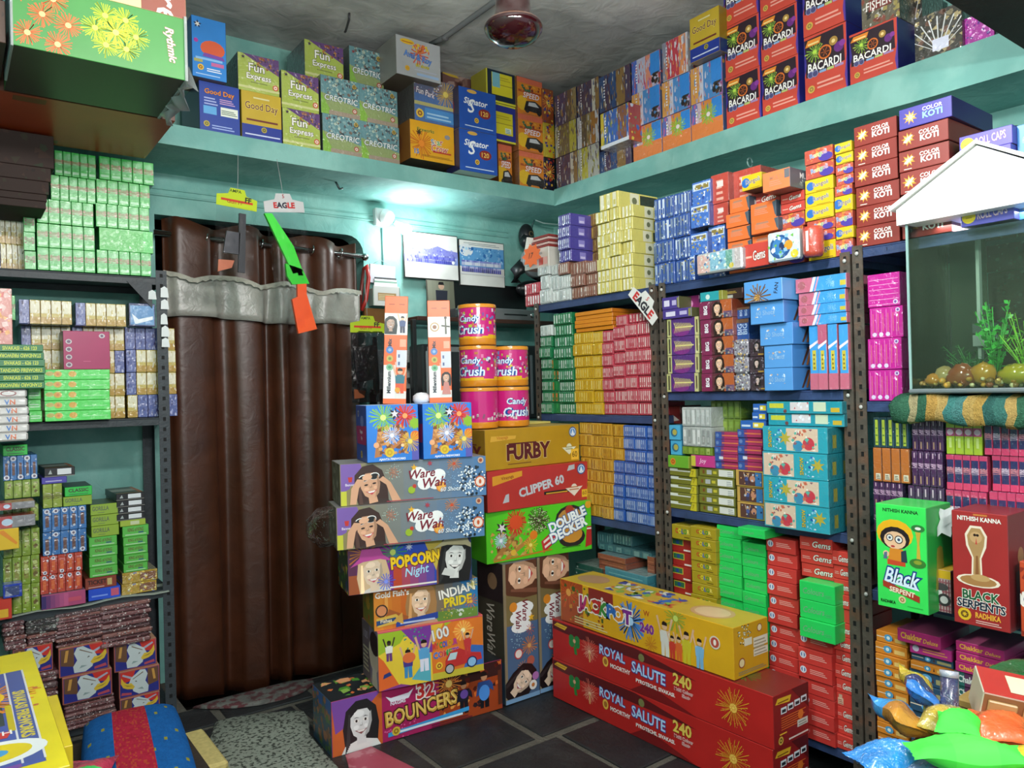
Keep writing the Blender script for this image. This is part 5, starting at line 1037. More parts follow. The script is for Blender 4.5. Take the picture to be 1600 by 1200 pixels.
('goldfoil','K',3.63,0.584,0.726,0.545,0.642,2,0.2,'bottom of last column by post,curtain rack','',1),
('greenlet','K',3.63,0.592,0.69,0.642,0.794,4,0.2,'middle of last column by post,curtain rack','',1),
('greenlet','K',3.63,0.591,0.697,0.794,0.841,1,0.22,'bright one in last column,curtain rack','bright green carton',1),
('limethin','K',3.63,0.582,0.685,0.841,0.868,1,0.2,'thin one in last column,curtain rack','',1),
('blackcart','K',3.63,0.569,0.682,0.868,0.985,4,0.26,'top of last column by post,curtain rack','',1),
('foil','K',3.61,0.337,0.511,0.376,0.516,10,0.22,'foil stack over first eagle column,curtain rack','',2.5),
('eagle','K',3.61,0.342,0.528,0.256,0.376,1,0.22,'upper,first eagle column,curtain rack','',1),
('eagle','K',3.61,0.353,0.538,0.145,0.256,1,0.22,'lower,first eagle column,curtain rack','',1),
('foil','K',3.61,0.36,0.547,0.035,0.145,8,0.22,'foil stack under first eagle column,curtain rack','',2),
('foil','K',3.61,0.495,0.693,0.343,0.519,9,0.22,'foil stack over second eagle column,curtain rack','',2.5),
('eagle','K',3.61,0.545,0.715,0.227,0.343,1,0.22,'top,second eagle column,curtain rack','',1),
('eagle2','K',3.61,0.56,0.723,0.112,0.227,1,0.22,'middle,second eagle column,curtain rack','',1),
('eagle','K',3.61,0.56,0.72,0.035,0.112,1,0.22,'bottom,second eagle column,curtain rack','',1),
('foil','K',3.61,0.155,0.232,0.408,0.518,6,0.2,'foil stack at left edge,curtain rack bottom','',2),
('foil','K',3.61,0.235,0.341,0.408,0.453,3,0.2,'foil packs beside first eagle column,curtain rack','',2),
('foildark','K',3.61,0.228,0.347,0.453,0.51,2,0.2,'dark packs near first eagle column,curtain rack','',2),
('eagle','K',3.61,0.187,0.326,0.296,0.408,1,0.2,'left edge behind yellow cartons,curtain rack','',1),
('foil','K',3.61,0.205,0.341,0.035,0.296,12,0.2,'left foil pile,curtain rack bottom','',2)]
# ------------------------------------------------------------------ the room
M['teal'] = mat('teal_limewash', '#74aca4', .8, var=.16, vscale=3, bump=.25, bscale=14, col2='#86b9b0', c2scale=5)
M['ceil'] = mat('stained_ceiling_plaster', '#d2d1ce', .9, var=.22, vscale=1.6, bump=.4, bscale=9, col2='#b0b0ae', c2scale=2.2)
M['dark'] = mat('dark_brown_timber', '#2e241c', .8, var=.3, vscale=5, bump=.2)
M['black'] = mat('unlit_room_black', '#15110f', .95, var=.2)  # near-black colour stands for the darkness of the room beyond the curtain
M['cement'] = mat('cement_joint', '#55524a', .9, var=.25, vscale=9, bump=.5, bscale=60)
M['stone'] = mat('black_stone_tile', '#1d2023', .5, var=.35, vscale=7, bump=.25, bscale=30, col2='#303234', c2scale=5, c2at=(.52, .75))
M['post'] = mat('rusty_olive_paint', '#4d463e', .6, var=.3, vscale=20, bump=.15, bscale=60, col2='#6a4a38', c2scale=14, c2at=(.5, .7))
M['postdk'] = mat('slate_grey_paint', '#343b40', .55, var=.2, vscale=20, bump=.12, bscale=60)
M['shelf'] = mat('blue_grey_paint', '#33456e', .45, var=.25, vscale=14, bump=.1, bscale=50)
M['shelfdk'] = mat('dark_slate_paint', '#2c353a', .5, var=.25, vscale=14, bump=.1, bscale=50)
M['satin'] = mat('brown_satin', '#472413', .42, var=.3, vscale=7, bump=.12, bscale=16, spec=.6)
M['silver'] = mat('silver_satin', '#9a9a92', .35, var=.15, vscale=12, bump=.2, bscale=30, spec=.7)
M['chrome'] = mat('chrome', '#c8c8c8', .2, 1, var=.05)
M['plastic'] = mat('printed_plastic', None, .35, var=.05)
M['gloss'] = mat('glossy_plastic', None, .15, var=.05, coat=.6, coat_r=.05)
M['bag'] = clearmat('clear_bag', (.95, .96, .96), 1.16, .1, 1, 22, .0)
M['bagdk'] = clearmat('smoky_bag', (.35, .36, .38), 1.4, .12, 1, 18, .01, (.3, .3, .3))
M['wrap'] = clearmat('white_wrap', (.9, .92, .93), 1.45, .12, .8, 30, .35)
M['glass'] = clearmat('aquarium_glass', (.96, .985, .97), 1.3, .02)
M['glassedge'] = mat('green_glass_edge', '#8fb0ac', .15, var=.05, spec=.8)
M['water'] = clearmat('murky_water', (.88, .94, .86), 1.08, .05, .1, 6, .06, (.34, .42, .3))
def slab(name, a, b, m, parent=None, ch=.004):
    k = MB(); k.cbox(*a, *b, '#fff', ch); return k.obj(name, m, parent)
k = MB(); k.box((-.45, -1.6, -.06), (3.4, 3.61, -.008), '#fff'); k.box((-.45, 3.61, -.06), (.83, 4.03, -.008), '#fff'); k.box((1.97, 3.61, -.06), (3.4, 4.03, -.008), '#fff'); fl = struct(k.obj('floor', 'cement'))
tm = {}
rows_ = [(1.08, 1.5, .95), (1.5, 1.95, 1.18), (1.95, 2.36, 1.02), (2.38, 2.86, .98), (2.86, 3.36, 1.2), (3.36, 3.61, .9)]
for ri, (y0, y1, x0) in enumerate(rows_):
    x = x0-1.3
    while x < 2.6:
        w = .43+rnd.uniform(-.02, .04); k = MB(); g = .014; j = lambda: rnd.uniform(-.008, .008)
        p = [(x+g+j(), y0+g+j()), (x+w-g+j(), y0+g+j()), (x+w-g+j(), y1-g+j()), (x+g+j(), y1-g+j())]; t = rnd.uniform(-.003, 0)
        k.add([(a, b, -.03) for a, b in p]+[(a, b, t-.003) for a, b in p]+[(a+(.006 if i in (0, 3) else -.006), b+(.006 if i < 2 else -.006), t) for i, (a, b) in enumerate(p)],
              [(0, 1, 5, 4), (1, 2, 6, 5), (2, 3, 7, 6), (3, 0, 4, 7), (4, 5, 9, 8), (5, 6, 10, 9), (6, 7, 11, 10), (7, 4, 8, 11), (8, 9, 10, 11)], '#fff')
        if x+w > -.4: k.obj('floor_tile', 'stone', fl)
        x += w
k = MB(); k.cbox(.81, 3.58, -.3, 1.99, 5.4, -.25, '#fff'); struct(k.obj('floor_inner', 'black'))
k = MB()
for a, b in (((-.45, 4.03, -.3), (.83, 4.15, 3.3)), ((1.95, 4.03, -.3), (3.4, 4.15, 3.3)), ((.83, 4.03, 2.3), (1.95, 4.15, 3.3))): k.box(a, b, '#fff')
for i in range(5):      # rounded top corner of the doorway
    t0, t1 = math.pi/2*i/5, math.pi/2*(i+1)/5; r = .1
    k.add([(1.95, 4.031, 2.3), (1.95-r+r*math.cos(t0), 4.031, 2.2+r*math.sin(t0)), (1.95-r+r*math.cos(t1), 4.031, 2.2+r*math.sin(t1)), (1.95, 4.15, 2.3), (1.95-r+r*math.cos(t0), 4.15, 2.2+r*math.sin(t0)), (1.95-r+r*math.cos(t1), 4.15, 2.2+r*math.sin(t1))], [(0, 1, 2), (1, 2, 5, 4)], '#fff')
struct(k.obj('wall_back', 'teal'))
struct(slab('wall_right', (3.4, -1.6, -.06), (3.5, 4.15, 3.3), 'teal')); struct(slab('wall_left', (-.55, -1.6, -.06), (-.45, 4.15, 3.3), 'teal'))
struct(slab('ceiling', (-.55, -1.6, 3.28), (3.5, 4.15, 3.38), 'ceil'))
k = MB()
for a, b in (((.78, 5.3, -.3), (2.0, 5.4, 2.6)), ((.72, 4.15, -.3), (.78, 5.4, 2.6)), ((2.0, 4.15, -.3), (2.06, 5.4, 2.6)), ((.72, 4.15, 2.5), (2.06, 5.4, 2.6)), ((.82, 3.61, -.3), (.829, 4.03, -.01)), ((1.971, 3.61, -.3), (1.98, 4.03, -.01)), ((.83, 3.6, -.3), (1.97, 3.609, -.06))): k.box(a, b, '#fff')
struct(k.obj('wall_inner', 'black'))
def wavy(name, pts_top, pts_bot, d0, axis, m):
    """hand-cast concrete slab whose front edge wanders a little"""
    k = MB(); n = len(pts_top); V = []
    for (a, zt), (_, zb) in zip(pts_top, pts_bot):
        V += [(a, d0[0], zb), (a, d0[0], zt), (a, d0[1], zt), (a, d0[1], zb)] if axis == 'x' else [(d0[0], a, zb), (d0[0], a, zt), (d0[1], a, zt), (d0[1], a, zb)]
    k.add(V, [(4*i+j, 4*i+(j+1) % 4, 4*i+4+(j+1) % 4, 4*i+4+j) for i in range(n-1) for j in range(4)]+[(0, 1, 2, 3), (4*n-1, 4*n-2, 4*n-3, 4*n-4)], '#fff'); return struct(k.obj(name, m))
wavy('trim_1', [(-.45, 2.6), (.7, 2.6), (1.5, 2.6), (2.2, 2.597), (3.4, 2.602)], [(-.45, 2.51), (.7, 2.507), (1.5, 2.508), (2.2, 2.513), (3.4, 2.508)], (3.55, 4.03), 'x', 'teal')
wavy('trim_2', [(1.0, 2.609), (1.4, 2.611), (2.2, 2.608), (3.0, 2.606), (3.55, 2.608)], [(1.0, 2.455), (1.4, 2.462), (1.75, 2.478), (2.2, 2.497), (3.0, 2.506), (3.55, 2.508)][:1]+[(1.4, 2.462), (2.2, 2.494), (3.0, 2.506), (3.55, 2.508)], (3.005, 3.4), 'y', 'teal')
struct(slab('trim_3', (-.45, 4.018, 2.392), (3.0, 4.034, 2.402), 'teal', ch=.003)); struct(slab('trim_4', (-.45, 4.022, 2.425), (3.0, 4.034, 2.43), 'teal', ch=.002))
struct(slab('trim_5', (-.45, .3, 2.5), (3.4, 1.0, 3.28), 'dark'))
# ------------------------------------------------------------------ slotted-angle racks
def post(parent, loc, h, fx, fy, m, w=.036):
    """steel angle with a row of real slots in each leg; fx, fy = which way the legs run"""
    k = MB(); t = .003; n = int(h/.045); s = h/n
    for ax in (0, 1):
        for i in range(n):
            z0, z1 = i*s, (i+1)*s; a, b = z0+s*.32, z0+s*.68; u = (0, .36*w, .64*w, w); zz = (z0, a, b, z1)
            for q in range(3):
                for r in range(3):
                    if q == 1 and r == 1: continue
                    P = [(u[q], zz[r]), (u[q+1], zz[r]), (u[q+1], zz[r+1]), (u[q], zz[r+1])]
                    k.add([(fx*p, 0, z) if ax == 0 else (0, fy*p, z) for p, z in P], [(0, 1, 2, 3)], '#fff')
    for ax in (0, 1):   # backing strip in the post paint, inside the angle
        V = [(fx*.002, fy*t, 0), (fx*w, fy*t, 0), (fx*w, fy*t, h), (fx*.002, fy*t, h)] if ax == 0 else [(fx*t, fy*.002, 0), (fx*t, fy*w, 0), (fx*t, fy*w, h), (fx*t, fy*.002, h)]
        k.add(V, [(0, 1, 2, 3)], '#fff')
    o = k.obj('post', m, parent); o.location = loc
    k2 = MB(); k2.add([(fx*.3*w, fy*t*.8, .01), (fx*.7*w, fy*t*.8, .01), (fx*.7*w, fy*t*.8, h-.01), (fx*.3*w, fy*t*.8, h-.01)], [(0, 1, 2, 3)], '#050505')  # near-black strips put the shade inside the slots by colour
    k2.add([(fx*t*.8, fy*.3*w, .01), (fx*t*.8, fy*.7*w, .01), (fx*t*.8, fy*.7*w, h-.01), (fx*t*.8, fy*.3*w, h-.01)], [(0, 1, 2, 3)], '#050505')
    k2.obj('slots', 'matte', o); return o
def tray(parent, x0, y0, x1, y1, z, m, side, t=.034):
    """shelf: pressed tray with turned-down lips; z is its top"""
    k = MB(); e = .006
    k.cbox(x0, y0, z-e, x1, y1, z, '#fff', .002)
    k.cbox(x0, y0, z-t, x0+e, y1, z-e, '#fff', .001); k.cbox(x1-e, y0, z-t, x1, y1, z-e, '#fff', .001)
    k.cbox(x0, y0, z-t, x1, y0+e, z-e, '#fff', .001); k.cbox(x0, y1-e, z-t, x1, y1, z-e, '#fff', .001)
    o = k.obj('shelf', m, parent); b = MB()
    ends = [(x0-.001, y0+.03), (x0-.001, y1-.03), (x0-.001, y1-.11)] if side == 'R' else [(x0+.03, y0-.001), (x1-.03, y0-.001)]
    for i, (x, y) in enumerate(ends):
        F = Face(b, (x, y, z-t), (0, -.001, 0) if side == 'R' else (.001, 0, 0), (0, 0, t), (-1, 0, 0) if side == 'R' else (0, -1, 0)); F.ell(0, .5, .2, '#101114', n=8)
    b.obj('bolt_hole', 'matte', o)
    return o
def rack_r(label, y0, y1, shelves, h, corner=None):
    r = empty('slotted_rack', (2.45, (y0+y1)/2, 0)); tag(r, label, 'rack', 'slotted racks along the right wall'); yc = (y0+y1)/2
    for x, fx in ((0, 1), (.42, -1)):
        for y, fy in ((y0-yc, 1), (y1-yc, -1)): post(r, (x-.004 if fx > 0 else x+.004, y, 0), h, fx, fy, 'post')
    for z in shelves: tray(r, .0, y0-yc+.006, .42, y1-yc-.006, z, 'shelf', 'R')
    b = MB()
    for z in shelves:
        for y in (y0-yc+.018, y1-yc-.018): b.blob((-.007, y, z-.018), .005, .007, .007, '#b8b8b4', 8, 5)
    b.obj('bolts', 'plastic', r); return r
rack_r('steel rack in the corner stacked with striped bundles', 2.235, 3.075, (1.82, 1.26, .775, .123), 1.83)
rack_r('middle steel rack with sky blue and neon green cartons', 1.358, 2.215, (1.818, 1.362, .871, .123), 1.83)
rack_r('steel rack carrying the fish tank at the right edge', .42, 1.35, (1.836, 1.323, .698, .123), 1.845)
r = empty('slotted_rack', (.34, 3.63, 0)); tag(r, 'dark steel rack left of the brown curtain', 'rack')
for y, fy in ((-.004, 1), (.364, -1)):
    for x, fx in ((-.46, 1), (.452, -1)): post(r, (x, y, 0), 1.96, fx, fy, 'postdk', .045)
for z in (1.929, 1.307, .543, .033): tray(r, -.45, 0, .44, .36, z, 'shelfdk', 'K')
k = MB()
for sx in (.39, -.40): k.add([(sx, -.006, 1.905), (sx-.1*(1 if sx > 0 else -1), -.006, 1.905), (sx, -.006, 1.79), (sx, -.002, 1.905), (sx-.1*(1 if sx > 0 else -1), -.002, 1.905), (sx, -.002, 1.79)], [(0, 1, 2), (3, 5, 4), (0, 3, 4, 1), (1, 4, 5, 2), (2, 5, 3, 0)], '#fff')
k.obj('gusset', 'postdk', r)
k = MB()
for i, (x, z, w, h) in enumerate(((.44, 1.865, .034, .05), (.39, 1.85, .034, .042), (.44, 1.81, .034, .045), (.436, 1.745, .03, .05), (.44, 1.69, .034, .05), (.44, 1.64, .034, .042))):
    for c, cc in ((0, '#dfe4e4'),):
        k.add([(x-w/2, -.012, z-h/2), (x+w/2, -.012, z-h/2), (x+w/2-.004, -.012, z+h*.3), (x, -.012, z+h/2), (x-w/2+.002, -.012, z+h*.3)], [(0, 1, 2, 3, 4)], cc)
k.obj('white_stickers', 'matte', r)['label'] = 'worn white stickers'
liner = MB(); n = 14
for i in range(n):
    x0, x1 = -.1+.87*i/n, -.1+.87*(i+1)/n; s0 = .006*math.sin(i*1.3); s1 = .006*math.sin((i+1)*1.3)
    liner.add([(x0, 3.612, .541+s0), (x1, 3.612, .541+s1), (x1, 3.74, .5465), (x0, 3.74, .5465), (x0, 3.612, .5375+s0), (x1, 3.612, .5375+s1)], [(0, 1, 2, 3), (4, 5, 1, 0)], '#9aa59a')
tag(liner.obj('paper_liner', 'matte'), 'crumpled paper liner on the third curtain rack shelf', 'paper')
# ------------------------------------------------------------------ all stock on racks and lofts
for row in DATA: column(*row)
# ------------------------------------------------------------------ large cartons piled on the floor
def hero(name, cat, label, loc, ang, w, d, h, fn, group=None, m='card'):
    b = Box(w, d, h); b.m = m; fn(b); o = b.mb.obj(name, m); o.location = loc; o.rotation_euler = (0, 0, math.radians(ang))
    for n, a, mm in b.kids:
        if a.f: a.obj(n, mm, o)
    o2 = o; off = Matrix.Rotation(math.radians(ang), 3, 'Z') @ Vector((w/2, 0, 0)); o.location = Vector(loc)+off
    return tag(o, label, cat, group)
def h_bouncers(b):
    b.body('#a8205c', '#3a4a58', L='#34506a', T='#1a1f24'); b.split('artwork_print'); f = b.F
    f.rect(0, 0, .27, 1, '#c8602a').poly([(.02, .4), (.14, .6), (.27, 1), (0, 1)], '#7a4aa0').rect(.6, 0, 1, 1, '#a04018').rect(.6, .7, 1, 1, '#3a1a18').confetti(['#d86a2a', '#e8a04a', '#5a1a10', '#2a1a20'], 60, 2, .03, .09, (.58, .12, 1, 1)).burst(.66, .78, .34, '#e08a3a', 22, '#f8d070', .035)
    f.dots(.38, .2, .35, '#d8609a', 40, .05).girl(.155, .5, .62, '#dcdcdc', '#1e1e20', '#8a4a4e', top='#e4e4e2')
    f.poly([(.29, .85), (.32, .72), (.42, .72), (.45, .88), (.42, .82), (.32, .8)], '#e8e8f4').text('NAGMS', .36, .69, .07, '#e8e0f0', .12, bold=.03)
    f.text('32', .52, .79, .3, '#c8302e', .2, out='#f0e8e4', bold=.03, ow=.09).text('BOUNCERS', .5, .46, .3, '#c89a3a', .43, out='#3a1a14', bold=.03, ow=.09, rot=4).text('BOUNCERS', .498, .475, .26, '#e8c66a', .41, bold=.005, rot=4)
    f.figure(.75, .12, .66, '#c8906a', '#1a1a2a', '#14141c', 'in').ell(.752, .5, .09, '#6a4aa0').figure(.88, .12, .74, '#c8906a', '#2a4a8a', '#101018', 'in').ell(.88, .42, .16, '#4a8ad8', .8).rect(.97, .1, 1, .8, '#5a2a1a')
    f.poly([(.3, .08), (.78, .16), (.78, .24), (.3, .16)], '#3a9ad8').lines(.34, .11, .74, .2, '#dceaf4', 1).lines(.55, .02, .8, .1, '#5a1030', 2); emblem(f, .345, .16, .085, '#d8b83a', '#8a6a1a')
    b.T.confetti(['#d8703a', '#4a8a2a', '#8ab04a', '#e8a070'], 50, 4, .05, .16, (.02, .1, .5, .95)).poly([(.32, .5), (.6, .5), (.5, .95), (.4, .95)], '#8a9ad0').poly([(.4, .7), (.54, .7), (.5, .95), (.42, .95)], '#e8ecf4')
    b.L.rect(0, .75, 1, 1, '#2a5aa0').confetti(['#5a7a3a', '#8a5a3a', '#3a5a5a', '#a86a4a'], 60, 5, .04, .13)
hero('firework_carton', 'carton', 'bottom carton of the curtain-side pile, grey smiling portrait on pink', (1.152, 2.758, 0), -4, .77, .22, .213, h_bouncers, 'large picture cartons piled on the floor')
def h_comets(b):
    b.body('#e0782a', '#c8b49a', L='#6a5a64', T='#c04a5a'); b.split('artwork_print'); f = b.F
    f.poly([(0, 0), (.5, 0), (.48, 1), (0, 1)], '#e8c83a').poly([(0, 0), (.2, 0), (.05, .5), (0, .6)], '#e0662a').poly([(0, .6), (.2, .75), (.3, 1), (0, 1)], '#9ab82a').poly([(.2, 1), (.42, .5), (.5, .5), (.49, 1)], '#7a3a9a').poly([(.3, .1), (.48, .5), (.48, 0)], '#5ab0c0').poly([(0, 0), (.2, .06), (.3, 0)], '#8a3a8a').poly([(.5, .6), (.62, 1), (.49, 1)], '#e8b83a').poly([(.62, .9), (.72, 1), (.62, 1)], '#a8b82a')
    f.ell(.8, .78, .18, '#f08a3a').burst(.8, .78, .2, '#f8c05a', 16, '#fff0b0').rect(.5, 0, 1, .12, '#c8b83a').poly([(.8, .12), (1, .12), (1, .45), (.88, .5)], '#3a6ab8').dots(.33, .8, .22, '#3a9a7a', 30, .07).rect(0, .97, 1, 1, '#d0506a')
    f.figure(.1, .48, .36, '#3a2a28', '#e8e8e0', '#6a3a7a').figure(.27, .14, .5, '#d8a888', '#4a3a8a', '#3a8ac0').ell(.28, .48, .09, '#e0703a', 1.3).figure(.42, .2, .56, '#d8a888', '#5aa0d0', '#e0e0f0').poly([(.04, .2), (.12, .24), (.1, .3), (.05, .27)], '#2a3a7a')
    f.text('100', .58, .8, .2, '#e8e4dc', .16, out='#7a7a8a', bold=.02, rot=10).text('MY COLOUR', .62, .6, .11, '#fff', .24, out='#3a3a6a', bold=.04, multi=['#d83a3a', '#3a9a3a', '#3a5ac0', '#d8a020', '#c03a8a'], rot=4).text('COMETS', .63, .44, .12, '#fff', .25, out='#f0f0f0', bold=.04, multi=['#2a6ac0', '#c83a3a', '#3a9a4a', '#8a3a9a'], rot=4)
    f.poly([(.62, .16), (.98, .22), (.97, .34), (.86, .38), (.76, .48), (.66, .44), (.62, .3)], '#c03030').poly([(.64, .3), (.72, .3), (.74, .42), (.67, .42)], '#b8d0d8').ring(.66, .15, .09, '#1a1a1a', '#b0b0b8').ring(.88, .2, .1, '#1c2a5a', '#8ab8e0').figure(.84, .34, .4, '#d8a888', '#c83a3a', '#c83a3a'); emblem(f, .56, .24, .065)
    b.L.rect(.5, 0, 1, 1, '#8a7a9a').ell(.75, .55, .3, '#e0c8b8').ell(.8, .75, .2, '#2a1a24', 1.4).poly([(.6, 0), (.95, 0), (.9, .3), (.65, .35)], '#e4d0c8').lines(.06, .15, .42, .6, '#c8bca0', 6).text('100', .25, .78, .14, '#b8a8c0', .3); b.T.rect(.02, .1, .4, .9, '#c8d4dc').rect(.1, .3, .3, .8, '#e8e8e4')
hero('firework_carton', 'carton', 'second from bottom of the curtain-side pile, rainbow dancers and red car', (1.337, 2.722, .2155), -10, .455, .225, .234, h_comets, 'large picture cartons piled on the floor')
def h_indian(b):
    b.body('#d8742a', '#9a8a4a', L='#a8823a', T='#8a7a5a'); b.split('artwork_print'); f = b.F
    f.grad(0, 0, .5, 1, '#d8862a', '#c0461e').grad(.5, 0, 1, 1, '#8a6a3a', '#3a7aa0').rect(.55, 0, 1, .25, '#6a8a3a').poly([(.8, 1), (1, .5), (1, 1)], '#2a7ab8').rect(.1, .2, .13, .9, '#e8a04a')
    f.girl(.44, .58, .74, '#e8c4a4', '#a87a4a', '#c04a4a', top='#c89a80').text('Gold Fish’s', .17, .87, .15, '#f6efe4', .33, bold=.03).poly([(.14, .5), (.32, .25), (.3, .12), (.1, .3)], '#a85a2a')
    f.text('INDIAN', .79, .74, .24, '#f4f0e6', .36, out='#3a2418', bold=.03, rot=9).text('PRIDE', .8, .47, .25, '#e8cc2a', .28, out='#4a3a10', bold=.04, rot=3).burst(.93, .4, .2, '#d8603a', 12, '#e8b03a').burst(.95, .85, .16, '#d8c83a', 14, None).dots(.7, .25, .22, '#c8b03a', 26, .08).confetti(['#d0d8c8', '#7a9a4a'], 16, 3, .03, .07, (.66, .06, .95, .25))
    f.poly([(.2, .02), (.6, .1), (.6, .26), (.2, .16)], '#2a449a').lines(.24, .08, .57, .18, '#b8c4e4', 1).ring(.07, .48, .16, '#3a2a24', '#d88a5a'); f.poly([(.03, .08), (.2, .12), (.24, .26), (.2, .36), (.02, .3)], '#d8b04a').poly([(.02, .12), (.2, .2), (.2, .28), (.02, .24)], '#2a4a7a').poly([(.18, .2), (.27, .08), (.26, .38)], '#d0a04a').text('Fishes', .11, .22, .09, '#f0e0b8', .15, bold=.02)
    b.L.rect(.1, .1, .9, .9, '#8a8a3a').ell(.5, .6, .22, '#d8a03a').confetti(['#c85a2a', '#5a7a3a'], 14, 3, .05, .12)
hero('firework_carton', 'carton', 'third from bottom of the curtain-side pile, orange with blonde portrait', (1.334, 2.742, .4495), -13, .44, .2, .159, h_indian, 'large picture cartons piled on the floor')
def h_popcorn(b):
    b.body('#284a9a', '#2a5a3a', L='#1f4a34', T='#3a3a6a'); b.split('artwork_print'); f = b.F
    f.grad(0, 0, .35, 1, '#5a2a4a', '#7a2a8a').grad(.35, 0, .75, 1, '#c0482a', '#2a4ab0').rect(.35, .5, .7, 1, '#2a50c0').grad(.7, 0, 1, 1, '#7a4a3a', '#2a3a6a').poly([(.6, 1), (.7, .3), (.76, 1)], '#c8b048').rect(0, 0, .1, .4, '#a0522a')
    f.burst(.12, .85, .35, '#b8702a', 18, None, .04).burst(.35, .8, .3, '#3a9a4a', 18, '#c8d86a', .04).girl(.19, .42, .62, '#e4cab0', '#d8b890', '#c8506a', top='#d8d0c8', hat='#c04a9a', tilt=.08)
    f.text('POPCORN', .53, .6, .27, '#f0c81e', .4, out='#6a2a10', bold=.045, ow=.09, rot=4).text('Night', .54, .33, .24, '#a8dcf4', .2, shear=.25, rot=6).burst(.29, .2, .2, '#4a6ae0', 16, '#8a9af4', .05).lines(.32, .04, .7, .12, '#f0e8e0', 1).star(.48, .88, .09, '#c8d0e8', 8)
    f.girl(.86, .52, .7, '#dcdcd8', '#1c1c1c', '#4a4444', hat='#c4b890', tilt=-.1).poly([(.74, .2), (.84, .12), (.86, .25), (.77, .34)], '#d0d0cc')
    b.L.confetti(['#3a8a3a', '#c87a2a', '#2a3a8a', '#d8c040'], 30, 6, .05, .14)
hero('firework_carton', 'carton', 'middle carton of the curtain-side pile, pink hat portrait on blue', (1.229, 2.742, .6095), -13, .51, .2, .186, h_popcorn, 'large picture cartons piled on the floor')
def h_ware(b):
    b.body('#7a7a6a', '#5c5648', L='#6a6454', T='#8a8a88'); b.split('artwork_print'); f = b.F
    f.grad(0, 0, 1, 1, '#8c8154', '#4f7aa6', 12).ell(0.05, .82, .35, '#7a5aa8').poly([(0, 1), (0, .3), (.06, .4), (.1, .75), (.08, 1)], '#7a5aa8').rect(0, 0, .04, .35, '#c8c83a').poly([(.05, .68), (.08, .68), (.075, .56), (.055, .56)], '#c0302a').text('Banner', .065, .5, .06, '#e8e0f0', .08)
    f.girl(.195, .47, .72, '#d8a482', '#3a2119', '#c83a4a', top='#3a2a24', glasses=True, tilt=.16).poly([(.06, .02), (.1, .02), (.12, .4), (.16, .6), (.11, .62), (.07, .4)], '#d8a482').poly([(.34, .02), (.4, .02), (.33, .5), (.28, .66), (.25, .58), (.3, .45)], '#d8a482')
    f.dots(.35, .74, .2, '#b8d0c4', 40, .05).burst(.35, .74, .14, '#c86a3a', 10)
    for x, y, r in ((.52, .66, .17), (.58, .52, .2), (.64, .42, .18), (.66, .6, .15), (.56, .4, .15)): f.ell(x, y, r, '#eef0ee', 1.2)
    f.star(.49, .82, .09, '#e8b02a', 5).star(.6, .9, .08, '#a83a4a', 6).ell(.675, .3, .13, '#e08a2a').ell(.675, .3, .1, '#f0b04a').ell(.47, .27, .09, '#9ab82a').ell(.49, .36, .05, '#c03a2a')
    f.text('Ware', .545, .66, .22, '#7a1a2e', .19, bold=.02, shear=.3, rot=4).text('Wah', .63, .43, .24, '#7a1a2e', .2, bold=.02, shear=.3, rot=4).text('60 Shots', .74, .23, .11, '#e4ecf0', .14, out='#3a5a7a', shear=.2)
    f.burst(.77, .85, .2, '#d88a3a', 18, '#c84a2a', .035).dots(.76, .5, .32, '#8ab8e0', 60, .035).dots(.9, .4, .37, '#20303c', 60, .09, 5).dots(.895, .42, .38, '#e8f0f4', 80, .062, 3).ring(.955, .36, .15, '#c0562a', '#e0d0c4').ell(.955, .36, .06, '#c0562a', .6).ell(.962, .9, .08, '#c8a890').ell(.962, .9, .045, '#9a4a2a').lines(.3, .025, .62, .07, '#a03a4a', 1)
    b.L.confetti(['#8a8474', '#4a443a', '#a09a8a'], 24, 3, .06, .16)
for nm, z, p, a in (('lower', .7965, (1.175, 2.716), -15), ('upper', .959, (1.202, 2.735), -15)):
    o = hero('firework_carton', 'carton', nm+' of two cartons with a sunglasses portrait, curtain-side pile', (*p, z), a, .595, .21, .161, h_ware, 'sunglasses portrait cartons in the pile')
k = MB()
for i in range(10):
    t = 2*math.pi*i/10; j = .8+.35*((i*37) % 5)/5
    k.v.append((-.298, .1+.1*math.cos(t), .08+.078*math.sin(t))); k.v.append((-.34-.012*j, .1+.1*math.cos(t)*j, .075+.07*math.sin(t)*j)); k.v.append((-.375-.02*j, .1+.05*math.cos(t)*j, .075+.03*math.sin(t)*j))
for i in range(10):
    q = (i+1) % 10
    for r in (0, 1): k.f.append((3*i+r, 3*q+r, 3*q+r+1, 3*i+r+1)); k.c.append((1, 1, 1)); k.sm.append(True)
k.f.append(tuple(3*i+2 for i in range(10))); k.c.append((1, 1, 1)); k.sm.append(True)
k.obj('plastic_wrap', 'bag', [o for o in C.objects if o.name.startswith('firework_carton') and str(o.get('label')).startswith('lower of two')][0])
